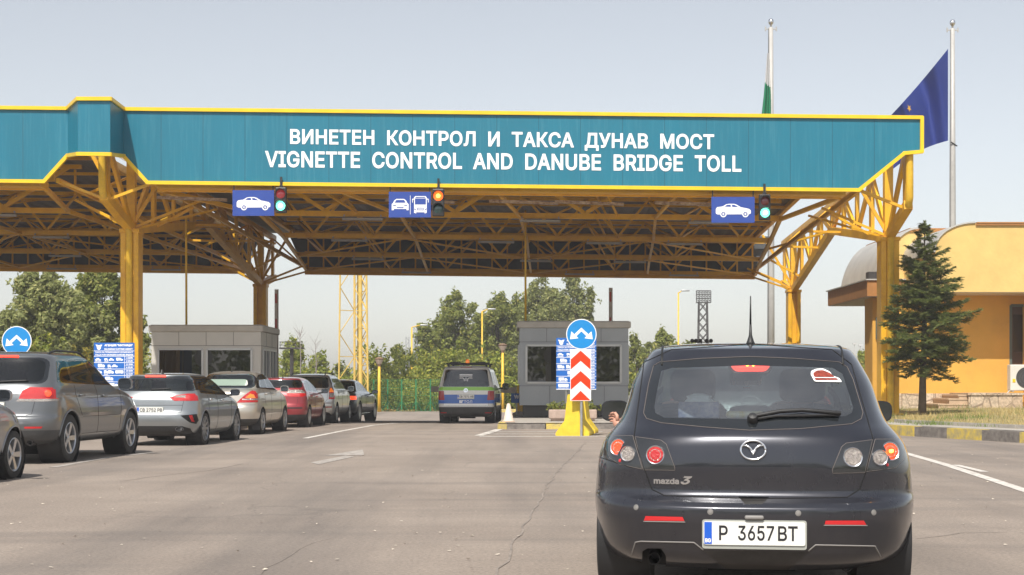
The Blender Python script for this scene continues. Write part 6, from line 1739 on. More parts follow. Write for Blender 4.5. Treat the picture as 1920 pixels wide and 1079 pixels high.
def furniture():
    # booths
    z0 = .55
    a = P(974, 778, 47.5); e = P(1178, 605, 47.5); w = e.x-a.x
    x = lambda px: P(px,0,47.5).x-a.x; zz = lambda py: P(0,py,47.5).z
    booth((a.x,47.5,0), w, 3.3, z0, zz(604), 'grey toll booth with one wide dark window, behind the red and white chevron sign', [(x(987), x(1164), zz(718), zz(648))], M['booth_grey'], rz=-.0)
    a = P(284, 778, 47.5); e = P(489, 605, 47.5); w = e.x-a.x; x = lambda px: P(px,0,47.5).x-a.x
    booth((a.x,47.5,0), w, 3.3, z0, zz(611), 'beige-grey toll booth with paired windows behind the silver hatchback', [(x(297), x(380), zz(722), zz(655)), (x(388), x(472), zz(722), zz(655))], M['booth_beige'], rz=0)
    # tariff boards
    tariff_board(1043, 634, 1118, 731, 44.6, 'blue tariff board mounted before the grey booth, partly behind the chevron sign')
    tariff_board(176, 643, 252, 742, 43.6, 'blue tariff board before the yellow pillar, above the grey SUV bonnet')
    # round arrows
    arrows_sign(1090, 627, 34.9, .355, 'round blue two-arrow sign above a red and white chevron panel on the yellow barrier', 0.0, (1069, 655.5, 1108, 752))
    arrows_sign(32, 640, 36.5, .365, 'round blue two-arrow sign showing above the roof of the grey SUV', .0)
    # lane signs and lights
    lane_sign(436, 357, 514, 405, 42.0, 'car', 'blue sign with white car symbol, hung under the word VIGNETTE')
    lane_sign(729, 360, 808, 408, 42.0, 'both', 'blue sign with white car and bus symbols divided by a line')
    lane_sign(1334, 369.5, 1415, 418, 42.0, 'car', 'blue sign with white car symbol, hung under the word TOLL')
    traffic_light(527, 352, 400, 41.9, 'half', 'on', 'traffic light showing green beside the car sign under VIGNETTE')
    traffic_light(822, 355, 406, 41.9, 'on', 'off', 'traffic light showing red beside the car and bus sign')
    traffic_light(1433.5, 365, 413, 41.9, 'off', 'on', 'traffic light showing green beside the car sign under TOLL')
    # barriers
    barrier_post(518, 543, 640, 52.5, 'raised red and white barrier arm behind the beige-grey booth'); barrier_post(1144.5, 540, 640, 52.5, 'raised red and white barrier arm behind the grey booth')
    t = thing('lowered_barrier', 'lowered pale barrier arm across the lane in front of the patrol van', 'barrier', (P(960,732,58).x,58,0))
    b = MB(); p, q = P(808,730,58), P(968,732,58); b.beam(p, q, .06, .22); b.build('arm', M['arm_pale'], t); b = MB(); b.rbox((q.x+.2,58,.6),(.36,.36,1.15),.03,2); b.build('housing', M['yellow_pole'], t)
    # concrete jersey barriers

    def jersey(c, rz, L, label, hgt=.98):
        t = thing('concrete_barrier', label, 'barrier', c, rz, 'yellow concrete barriers'); LOCAL.add(t.name)
        k = hgt/.98; prof = [(-.40,0),(-.40,.07),(-.19,.36),(-.115,.98),(.115,.98),(.19,.36),(.40,.07),(.40,0)]
        prof = rounded(prof, .025, 2); n = len(prof); bm = MB(); A = Matrix(((1,0,0,0),(0,0,1,0),(0,1,0,0),(0,0,0,1)))
        vs = [(x, 0, z*k) for x, z in prof] + [(x, L, z*k) for x, z in prof]
        bm.add(vs, [tuple(range(n)), tuple(range(2*n-1,n-1,-1))] + [(i,(i+1)%n,(i+1)%n+n,i+n) for i in range(n)])
        bm.build('body', M['yellow_conc'], t); return t
    g = G(1075, 818); jersey((g.x-.02, g.y+.05, 0), R(-9), 1.1, 'yellow concrete barrier end-on directly behind the chevron sign post'); g2 = G(1086, 813); jersey((g2.x, g2.y, 0), R(-9), .8, 'second yellow concrete barrier slanting off behind the first', .95)
    # traffic cone
    g = P(953.5, 789, 41.2); t = thing('traffic_cone', 'sun-bleached traffic cone on the kerb of the island beside the patrol van', 'traffic cone', (g.x,41.2,.17))
    A = Matrix.Translation((g.x,41.2,.17)); b = MB(); b.lathe([(.155,.03),(.14,.05),(.045,.50),(.03,.515),(.0005,.517)], A, 24); b.build('cone', M['cone'], t, smooth=True, sharp=50); b = MB(); b.rbox((g.x,41.2,.188),(.36,.36,.034),.012,2); b.build('base', M['cone_base'], t)
    b = MB(); b.lathe([(.108,.17),(.082,.28)], A @ Matrix.Translation((0,0,.0)) @ Matrix.Scale(1.02,4), 24); b.build('band', M['cone_band'], t, smooth=True)
    # planters
    for px0, px1, lab in ((1029,1062,'low concrete planter with small green plants left of the yellow barrier'),(1092,1119,'low concrete planter with small green plants right of the yellow barrier')):
        p, q = P(px0,788,42.6), P(px1,771,42.6); t = thing('planter', lab, 'planter', ((p.x+q.x)/2,42.6,.165), 0, 'concrete planters on the island')
        b = MB(); b.rbox(((p.x+q.x)/2,42.75,.165+.06),(q.x-p.x-.12,.36,.12),.02,1); b.rbox(((p.x+q.x)/2,42.75,.165+.20),(q.x-p.x,.48,.26),.03,2); b.build('trough', M['planter'], t)
        plant_in(((p.x+q.x)/2,42.75,.47), lab, .20, 'small green plant growing in the planter '+('left' if px0 < 1060 else 'right')+' of the yellow barrier')
    # little blue notice at the booth corner
    p, q = P(958,756,52), P(974,738,52); t = thing('notice_sign', 'small blue notice with white lettering at the left corner of the grey booth', 'sign', ((p.x+q.x)/2,52,.17))
    A = facing((p.x,52,p.z)); wv = 1.15; hv = q.z-p.z; b = MB(); b.prism([(0,0),(wv,0),(wv,hv),(0,hv)], A, -.02, 0); bd = b.build('panel', M['board_blue'], t)
    b = MB(); text_into(b, 'WC', .10, hv*.45, .42, hv*.85, A, d=.003, bold=.05); b.build('lettering', M['letter'], bd); b = MB(); b.beam((p.x+.2,52.03,0),(p.x+.2,52.03,q.z),.05); b.beam((p.x+.9,52.03,0),(p.x+.9,52.03,q.z),.05); b.build('post', M['steel'], t)
    # lamps
    street_lamp(711, 686, 100, 0, 'yellow lantern post by the green fence, beside the slate saloon', .085, 'lantern', z0=-.62); street_lamp(942.5, 660, 100.5, 0, 'yellow lantern post right of the patrol van, before the shrubs', .085, 'lantern', z0=-.62)
    street_lamp(772, 614, 112, 795, 'tall yellow street lamp over the shrubs, left of the patrol van'); street_lamp(904, 584, 112, 922, 'tall yellow street lamp rising right above the patrol van'); street_lamp(1272, 549, 112, 1285, 'tall yellow street lamp between the grey booth and the dark hatchback aerial')
    # lattice tower
    t = thing('lattice_mast', 'tall yellow lattice mast with a thick central tube behind the left queue', 'mast', (P(662,722,100).x,100,0))
    def X(px, Y=100): return (px-CX)/F*Y
    legs = MB(); lat = MB(); H = 17.0; base = [(635,100),(662,100.9),(690,100.0),(667,101.6)]
    def leg(px, Y, z): k = 1-.012*z/10; return Vector((X(662)+(X(px)-X(662))*(1-.012*z), Y, z))
    for (px, Y), r in zip(base, (.06,.08,.07,.07)): legs.tube([leg(px,Y,0), leg(px,Y,H)], r, 6)
    legs.tube([leg(675,100.4,0), leg(677,100.4,H)], .135, 10); legs.build('leg', M['mast_yellow'], t)
    for (p1, y1), (p2, y2), dz, x in (((635,100),(662,100.9),1.55,False),((667,101.6),(690,100),1.25,True),((662,100.9),(690,100),1.55,True)):
        n = int(H/dz)
        for i in range(n):
            z = i*dz
            lat.beam(leg(p1,y1,z) if i % 2 or x else leg(p2,y2,z), leg(p2,y2,z+dz) if i % 2 or x else leg(p1,y1,z+dz), .045)
            if x: lat.beam(leg(p2,y2,z), leg(p1,y1,z+dz), .05)
            if i % 2 == 0: lat.beam(leg(p1,y1,z), leg(p2,y2,z), .05)
    lat.build('lattice', M['mast_yellow'], t)
    # floodlight tower and little floodlights
    t = thing('floodlight_tower', 'distant dark lattice floodlight tower with a square lamp frame, above the dark hatchback', 'floodlight tower', (P(1318,722,170).x,170,0))
    lat = MB(); s = 170/F; cx = P(1318,0,170).x; zt = P(0,566,170).z
    def q(sx, sy, z): wv = .62-.16*z/zt; return Vector((cx+sx*wv, 170+sy*wv, z))
    for sx in (-1,1):
        for sy in (-1,1): lat.beam(q(sx,sy,0), q(sx,sy,zt), .12)
    n = 9
    for i in range(n):
        za, zb = zt*i/n, zt*(i+1)/n
        for (p1, p2) in (((-1,-1),(1,-1)),((-1,1),(1,1)),((-1,-1),(-1,1)),((1,-1),(1,1))): lat.beam(q(*p1,za), q(*p2,zb), .08); lat.beam(q(*p2,za), q(*p1,zb), .08)
    lat.build('lattice', M['dark_steel'], t); fr = MB(); x0, x1 = P(1305,0,170).x, P(1332,0,170).x; za, zb = P(0,568,170).z, P(0,546,170).z
    for i in range(6): xx = x0+(x1-x0)*i/5; fr.beam((xx,169.6,za),(xx,169.6,zb),.09)
    for i in range(4): z = za+(zb-za)*i/3; fr.beam((x0,169.6,z),(x1,169.6,z),.10); fr.beam((x0,170.4,z),(x1,170.4,z),.06)
    fr.build('frame', M['dark_steel'], t); fl = MB()
    for i in range(5):
        for j in range(3): fl.box((x0+(x1-x0)*(i+.3)/5,169.4,za+(zb-za)*(j+.25)/3),(x0+(x1-x0)*(i+.7)/5,169.5,za+(zb-za)*(j+.65)/3))
    fl.build('lamps', M['dark_steel'], t)
    t = thing('floodlight_row', 'row of small dark round floodlights just above the dark hatchback roof', 'floodlights', (P(1315,722,60).x,60,0)); b = MB(); b.beam(P(1296,642,60),P(1334,642,60),.04); b.beam(P(1315,642,60),P(1315,724,60)-Vector((0,0,.5)),.06); b.build('post', M['dark_steel'], t)
    for px in (1298,1305,1313,1325,1333):
        b = MB(); p = P(px,639.5,59.9); b.lathe([(.03,.09),(.075,.07),(.085,0),(.06,-.02),(.0005,-.02)], Matrix.Translation(p) @ Matrix.Rotation(R(90),4,'X'), 14); b.build('floodlight', M['dark_steel'], t, smooth=True)
    # grey telecom masts in the trees
    for px, pt, Y in ((764,632,114),(779,614,115)):
        t = thing('lattice_pole', 'slim grey lattice pole among the trees '+('left' if px < 770 else 'right')+' of the tall yellow street lamp', 'mast', (P(px,722,Y).x,Y,-.6)); b = MB(); c = P(px,pt,Y)
        for sx in (-.14,.14): b.beam((c.x+sx,Y,-.6),(c.x+sx*.8,Y,c.z),.05)
        for i in range(14): z = c.z*i/14; b.beam((c.x-.13*(1-2*(i%2)),Y,z),(c.x+.13*(1-2*(i%2)),Y,z+c.z/14),.035)
        b.build('frame', M['steel'], t)
    t = thing('platform_mast', 'dark post with a railed platform behind the left trees, right of the beige-grey booth', 'mast', (P(547,722,96).x,96,gz(96))); c = P(547,655,96); b = MB(); b.tube([(c.x,96,gz(96)),(c.x,96,c.z)],.12,8); b.box((c.x-.75,95.6,c.z),(c.x+.75,96.4,c.z+.1)); b.build('post', M['dark_steel'], t); b = MB()
    for dx in (-.7,-.2,.3,.7): b.beam((c.x+dx,95.7,c.z),(c.x+dx,95.7,c.z+.45),.04)
    b.beam((c.x-.75,95.7,c.z+.45),(c.x+.75,95.7,c.z+.45),.05); b.beam((c.x-.75,95.7,c.z+.25),(c.x+.75,95.7,c.z+.25),.04); b.build('railing', M['dark_steel'], t)
    # fence
    YF = 102.0; zf = gz(YF); t = thing('mesh_fence', 'green wire mesh fence with green posts in front of the shrubs', 'fence', (P(760,722,YF).x,YF,zf))
    xa, xb = P(688,0,YF).x, P(836,0,YF).x
    for px in (700.5,727,753,780,807,834):
        xx = P(px,0,YF).x; b = MB(); b.beam((xx,YF,zf),(xx,YF,zf+2.2),.085); b.beam((xx,YF,zf+.7),(xx-.4,YF+.3,zf+.02),.05); b.beam((xx,YF,zf+.7),(xx+.4,YF+.3,zf+.02),.05); b.build('post', M['fence_green'], t)
    b = MB()
    for i in range(17): z = zf+.05+2.1*i/16; b.beam((xa,YF-.04,z),(xb,YF-.04,z),.010 if i % 4 else .022)
    k = int((xb-xa)/.17)
    for i in range(k): xx = xa+(xb-xa)*i/k; b.beam((xx,YF-.05,zf+.05),(xx,YF-.05,zf+2.15),.008)
    b.build('mesh_panel', M['fence_green'], t)
    # flags
    for px, ptop, Y, lab in ((1445.5,40,75,'grey flagpole behind the canopy bearing the white and green flag'),(1786,42,75,'grey flagpole right of the canopy bearing the blue flag')):
        x = P(px,0,Y).x; zt = P(0,ptop+12,Y).z; t = thing('flagpole', lab, 'flagpole', (x,Y,.3), 0, 'grey flagpoles')
        b = MB(); b.tube([(x,Y,.2),(x,Y,6),(x,Y,12),(x,Y,zt)], [.19,.175,.15,.11], 14); b.build('pole', M['grey_pole'], t, smooth=True)
        b = MB(); A = Matrix.Translation((x,Y,zt)); b.lathe([(.05,-.02),(.05,.12),(.09,.16),(.14,.25),(.14,.33),(.09,.42),(.0005,.45)], A, 16); b.build('finial', M['chrome_soft'], t, smooth=True)
        b = MB(); b.beam((x-.27,Y,zt-.08),(x+.27,Y,zt-.08),.05)
        for sg in (-1,1): b.tube([(x+sg*.27,Y,zt-.18),(x+sg*.27,Y,zt+.04)], .035, 8)
        b.build('pulley_arm', M['grey_pole'], t)
        b = MB(); b.tube([(x-.16,Y-.18,zt-.1),(x-.18,Y-.2,2)], .012, 5); b.tube([P(px-3,268,Y)+Vector((-.05,-.2,0)), P(px+2,275,Y)+Vector((.15,-.1,0))], .03, 6); b.build('halyard', M['black'], t)
    Y = 74.8
    def eu(u, v):    # u along the fly, v down the hoist
        hx, hy = 1777.5, 92+172*v
        ex, ey = 1652+14*v, 236+88*v
        x = hx+(ex-hx)*u; y = hy+(ey-hy)*u + 10*math.sin(u*3.1)*(1-v)*.4 - 9*math.sin(u*math.pi)*v
        f = .85*math.sin((u*2.5+v*.55)*math.pi*1.45)*min(1,u*3+.12)+.16*math.sin(u*13+v*6)*min(1,u*2)
        return P(x, y, Y-f-.3*u)
    t = thing('european_flag', 'blue flag with a gold star hanging slack from the pole at the canopy end', 'flag', (P(1777,0,Y).x,Y,P(0,264,Y).z))
    flag_cloth('cloth', eu, 70, 46, M['flag_blue'], t)
    b = MB()
    for k in range(12):
        a = k*math.pi/6; cu, cv = .60+.225*math.cos(a)*.67*1.5, .53+.335*math.sin(a)
        if cu < .585: continue
        c = eu(cu, cv); e = .01; du = (eu(min(1,cu+e),cv)-eu(cu-e,cv)).normalized(); nrm = du.cross(Vector((0,0,1))).normalized()
        if nrm.y > 0: nrm = -nrm
        up = nrm.cross(du).normalized(); up = up if up.z > 0 else -up; R_ = .20
        pts = [(R_ if i % 2 == 0 else R_*.4, math.pi/2+i*math.pi/5) for i in range(10)]
        o = c + nrm*.03
        b.add([o+du*(r*math.cos(q)*.9)+up*(r*math.sin(q)) for r, q in pts]+[o], [(i,(i+1) % 10,10) for i in range(10)])
    b.build('gold_stars', M['gold'], t, fix=False)
    def bg(u, v):
        hx, hy = 1442.5, 100+222*v; wv = 4+20*min(1,v*1.35)
        x = hx+2.5*min(1,v*3)-wv*u*1.0; y = hy+16*u*v
        return P(x, y, 74.75-.22*math.sin(u*9+v*2)*(.3+v))
    t = thing('tricolour_flag', 'limp white, green and red flag hanging against the pole behind the canopy', 'flag', (P(1442,0,75).x,74.8,P(0,320,75).z))
    flag_cloth('cloth', bg, 26, 60, [M['flag_white'], M['flag_green'], M['flag_red']], t, lambda u, v: 0 if v+u*.06 < .29 else 1 if v+u*.06 < .72 else 2)

M['cone'] = mat('faded_orange_cone', (.66,.50,.40), .7, col2=(.72,.62,.52), vscale=5); M['cone_base'] = mat('cone_base', (.45,.34,.26), .8); M['cone_band'] = mat('cone_band', (.72,.70,.66), .6)
M['planter'] = mat('pinkish_concrete', (.40,.30,.245), .9, var=.12, vscale=8, bump=.3)
M['dark_steel'] = mat('dark_steel', (.055,.05,.05), .6, .3); M['fence_green'] = mat('fence_green', (.02,.19,.07), .5)
def cloth_mat(name, col):
    m = mat(name, col, .75); N, L, b = nodes(m); t = N.new('ShaderNodeBsdfTranslucent'); t.inputs['Color'].default_value = (*col, 1); x = N.new('ShaderNodeMixShader'); x.inputs['Fac'].default_value = .35
    L.new(b.outputs[0], x.inputs[1]); L.new(t.outputs[0], x.inputs[2]); L.new(x.outputs[0], N['Material Output'].inputs['Surface']); return m
M['flag_blue'] = cloth_mat('blue_flag_cloth', (.017,.042,.27)); M['flag_white'] = cloth_mat('white_flag_cloth', (.75,.75,.75)); M['flag_green'] = cloth_mat('green_flag_cloth', (.01,.28,.13)); M['flag_red'] = cloth_mat('red_flag_cloth', (.5,.03,.03))
M['gold'] = mat('gold_star', (.75,.42,.04), .7)
# ================================================================ trees, shrubs, plants
def leaf_mat(name, c1, c2, c3=None, tr=.45):
    m = mat(name, c1, .62, spec=.25); N, L, b = nodes(m)
    g = N.new('ShaderNodeNewGeometry'); r = N.new('ShaderNodeValToRGB'); e = r.color_ramp.elements
    e[0].color = (*c1,1); e[1].color = (*c2,1); e[1].position = .85
    if c3: x = e.new(.96); x.color = (*c3,1)
    L.new(g.outputs['Random Per Island'], r.inputs['Fac']); L.new(r.outputs['Color'], b.inputs['Base Color'])
    t = N.new('ShaderNodeBsdfTranslucent'); L.new(r.outputs['Color'], t.inputs['Color']); x = N.new('ShaderNodeMixShader'); x.inputs['Fac'].default_value = tr
    L.new(b.outputs[0], x.inputs[1]); L.new(t.outputs[0], x.inputs[2]); L.new(x.outputs[0], N['Material Output'].inputs['Surface'])
    return m
M['leaf'] = leaf_mat('tree_leaves', (.135,.165,.032), (.33,.36,.095), (.44,.40,.11))
M['leaf_pale'] = leaf_mat('pale_tree_leaves', (.17,.20,.06), (.39,.41,.16), (.48,.45,.18))
M['leaf_shrub'] = leaf_mat('shrub_leaves', (.15,.20,.02), (.41,.44,.08), (.52,.45,.08))
M['leaf_yellow'] = leaf_mat('yellowing_leaves', (.20,.19,.03), (.42,.34,.06), (.50,.33,.04))
M['needle'] = leaf_mat('conifer_needles', (.10,.145,.045), (.25,.285,.095), (.38,.35,.11), .45)
M['bark'] = mat('tree_bark', (.10,.075,.055), .9, var=.3, vscale=6, bump=.5, bscale=15)

def leaves(b, cen, size, n, rng, ls, squash=1.0, up=.35):
    """n leaf quads filling a ragged clump"""
    d = rng.normal(size=(n,3)); d /= np.linalg.norm(d, axis=1)[:,None]
    r = rng.uniform(.35,1.0,n)**.6
    p = np.array(cen) + d*r[:,None]*np.array(size)
    nr = d*.9 + rng.normal(size=(n,3))*.55 + np.array([0,0,up]); nr /= np.linalg.norm(nr, axis=1)[:,None]
    a = np.cross(nr, rng.normal(size=(n,3))); a /= np.linalg.norm(a, axis=1)[:,None]
    c = np.cross(nr, a)
    s = ls*rng.uniform(.6,1.25,n)
    A = a*s[:,None]; B = c*(s*.55*squash)[:,None]
    q = np.stack([p-A, p+B*.9-A*.1, p+A, p-B*.9-A*.1], 1).reshape(-1,3)
    k = len(b.v); b.v.extend(map(tuple, q.tolist()))
    b.f.extend([(k+4*i,k+4*i+1,k+4*i+2,k+4*i+3) for i in range(n)]); b.m.extend([0]*n)

def tree(px, pbase, ptop, pw, Y, label, seed, m='leaf', group='broadleaf trees beyond the toll plaza', z0=-.62, ls=.15, dens=1.95, crown_from=.25, name='tree', lobes=16, cat='tree', tall=1.0):
    rng = np.random.default_rng(seed); rd = random.Random(seed)
    c = P(px, ptop, Y); H = c.z - z0; W = pw/F*Y
    t = thing(name, label, cat, (c.x, Y, z0), 0, group)
    zc0 = z0 + H*crown_from; hc = H*(1-crown_from)
    w = MB(); trunk = [Vector((c.x+rd.uniform(-.1,.1)*i*.5, Y+rd.uniform(-.1,.1)*i*.5, z0+H*.8*i/6)) for i in range(7)]
    r0 = max(.05, H*.018); w.tube(trunk, [r0*(1.25-.95*i/6) for i in range(7)], 8)
    b = MB(); cents = []
    for i in range(lobes):
        f = (i+.5)/lobes; z = zc0 + hc*(.10+.82*f)
        env = (math.sin(math.pi*min(1, (.10+.82*f)**.85*1.0)))**.55
        ang = i*2.4+rd.uniform(-.5,.5); rad = W*.5*env*rd.uniform(.45,.78)
        if f > .88: rad *= .4
        cents.append((Vector((c.x+math.cos(ang)*rad, Y+math.sin(ang)*rad*.9, z)), W*rd.uniform(.13,.22), hc*rd.uniform(.08,.13)))
    for k, (q, sw, sh) in enumerate(cents):
        a = trunk[min(6, max(1, int((q.z-z0)/H*6)-1))]; mid = a.lerp(q, .5)+Vector((0,0,rd.uniform(-.1,.3)))
        w.tube([a, mid, q], [r0*.42, r0*.28, r0*.1], 6)
        for j in range(7):
            o = Vector((rd.gauss(0,1), rd.gauss(0,1), rd.gauss(0,.8))); o.normalize()
            cc = q + Vector((o.x*sw*.95, o.y*sw*.95, o.z*sh*1.1)); s = rd.uniform(.38,.66)
            w.tube([q, cc], [r0*.09, r0*.04], 4, cap=False)
            leaves(b, cc, (sw*s, sw*s, max(sh*s, sw*s*.6)), int(58*dens), rng, ls)
        leaves(b, q, (sw*1.05, sw*1.05, sh*1.15), int(70*dens), rng, ls)
    for j in range(int(26*dens)):   # stray sprigs that break the outline
        q, sw, sh = cents[rd.randrange(len(cents))]; o = Vector((rd.gauss(0,1), rd.gauss(0,1), rd.gauss(.3,.8))); o.normalize()
        leaves(b, q+Vector((o.x*sw*1.5,o.y*sw*1.5,o.z*sh*1.6)), (.28,.28,.34), 14, rng, ls)
    w.build('trunk', M['bark'], t, smooth=True)
    b.build('crown', M[m], t, fix=False)
    return t

def shrub(px, pbase, ptop, pw, Y, label, seed, m='leaf_shrub', z0=-.62, ls=.15, group='leafy shrubs behind the green fence', dens=1.0, name='shrub', trunk=True):
    rng = np.random.default_rng(seed); rd = random.Random(seed)
    c = P(px, ptop, Y); H = c.z-z0; W = pw/F*Y
    t = thing(name, label, 'shrub', (c.x, Y, z0), 0, group); w = MB(); b = MB()
    for i in range(22):
        a = rd.uniform(0,6.28); rad = W*.5*rd.uniform(.1,.95); f = rd.uniform(.08,1); top = H*(1-.45*(rad/(W*.5))**2)
        q = Vector((c.x+math.cos(a)*rad, Y+math.sin(a)*min(rad,2.0), z0+top*f*.93))
        s = rd.uniform(.45,.85)*min(1, .5+H*.2)
        s *= Y/85; leaves(b, q, (s*.9, s*.8, s*.75), int(80*dens), rng, ls)
        if i % 3 == 0: w.tube([(c.x+math.cos(a)*.2, Y+math.sin(a)*.2, z0-.05), (c.x+math.cos(a)*rad*.5, Y, z0+top*f*.4), q], [.04,.03,.012], 5)
    for i in range(10): 
        q = Vector((c.x+rd.uniform(-.45,.45)*W, Y+rd.uniform(-.5,.3), z0+H*rd.uniform(.75,1.05))); leaves(b, q, (.16,.16,.35), 16, rng, ls)
    w.build('stems', M['bark'], t, smooth=True); b.build('foliage', M[m], t, fix=False)
    return t

def plant_in(c, what, r, label):
    rng = np.random.default_rng(int(abs(c[0])*1000)); t = thing('potted_plant', label, 'plant', c, 0, 'plants in the island planters'); b = MB()
    for i in range(9): leaves(b, (c[0]+rng.normal(0,.16), c[1]+rng.normal(0,.08), c[2]+.06+abs(rng.normal(0,.07))), (.11,.1,.10), 26, rng, .05)
    b.build('leaves', M['leaf'], t, fix=False)
    s = MB()
    for i in range(7): s.tube([(c[0]+rng.normal(0,.1),c[1],c[2]-.04),(c[0]+rng.normal(0,.16),c[1],c[2]+.14)], .008, 5)
    s.build('stems', M['bark'], t)

def conifer():
    rng = np.random.default_rng(11); rd = random.Random(11); Y = 43.5
    base = P(1729, 778, Y); z0 = .36; zt = P(1734, 424, Y).z; H = zt-z0
    t = thing('conifer', 'young conifer with a bare lower trunk beside the right yellow pillar', 'tree', (base.x, Y, z0)); bx = base.x
    w = MB(); w.tube([(bx,Y,z0-.1),(bx+.02,Y,z0+H*.2),(bx+.07,Y,z0+H*.45),(bx+.05,Y,z0+H*.75),(bx+.08,Y,zt)], [.125,.095,.075,.045,.008], 10)
    b = MB(); vs = b.v; fs = b.f
    def sprig(p, d, L):
        d = d.normalized(); s = d.cross(Vector((0,0,1))); s = s.normalized() if s.length > .05 else Vector((1,0,0)); u = s.cross(d)
        for j in range(10):
            f = (j+.5)/10
            for sg in (-1, 1):
                o = p + d*(L*f); a = (d*.75 + s*sg*rd.uniform(.5,1.0) + u*rd.uniform(-.35,.55)).normalized()
                l = rd.uniform(.07,.115)*(1.15-.5*f); wd = a.cross(u+Vector((rd.uniform(-.5,.5),rd.uniform(-.5,.5),rd.uniform(-.3,.3)))).normalized()*rd.uniform(.010,.017)
                k = len(vs); vs.extend([tuple(o-wd), tuple(o+wd), tuple(o+a*l+wd*.3), tuple(o+a*l-wd*.3)]); fs.append((k,k+1,k+2,k+3)); b.m.append(0)
    prof = [(.235,.50),(.27,.90),(.32,1.05),(.40,1.28),(.46,1.34),(.52,1.12),(.60,1.02),(.68,.82),(.76,.62),(.84,.44),(.90,.32),(.96,.18),(1.0,.06)]
    z = .245; i = 0
    while z < .995:
        L0 = float(np.interp(z, [p[0] for p in prof], [p[1] for p in prof])); n = 7 if z < .8 else 4
        for k in range(n):
            a = i*1.1 + 2*math.pi*k/n + rd.uniform(-.35,.35); L = L0*rd.uniform(.55,1.15)*(1.18 if math.cos(a) > .2 else .92)
            st = Vector((bx+.05*z, Y, z0+H*(z+rd.uniform(-.028,.024)))); dr = Vector((math.cos(a), math.sin(a), 0))
            sag = -.30*L if z < .45 else -.05*L if z < .7 else .22*L
            if z > .9: sag = .5*L
            pts = [st + dr*L*f + Vector((0,0,sag*f + .20*L*f*f*(1 if z > .3 else -.3))) for f in (0,.33,.66,1)]
            w.tube(pts, [.020*(1.2-z),.014*(1.2-z),.009,.004], 5)
            m = max(5, int(L*19))
            for j in range(m):
                f = .18+.82*(j+rd.random())/m; q = pts[0].lerp(pts[3], f); q = q + Vector((0,0,rd.uniform(-.03,.03)))
                tl = L*.30*(1.15-f)+.10
                for sg in (-1, 1):
                    sd = (dr*rd.uniform(.5,1.0) + Vector((-dr.y, dr.x, 0))*sg*rd.uniform(.35,1) + Vector((0,0,rd.uniform(-.55,.5)))).normalized()
                    sprig(q, sd, tl*rd.uniform(.7,1.1))
            sprig(pts[3]-dr*.1, dr+Vector((0,0,.15)), .24)
        z += .028 if z < .8 else .036; i += 1
    for k in range(3): sprig(Vector((bx+.07,Y,zt-.25+.1*k)), Vector((rd.uniform(-.2,.2),0,1)), .2)
    w.build('trunk', M['bark'], t, smooth=True); b.build('foliage', M['needle'], t, fix=False)

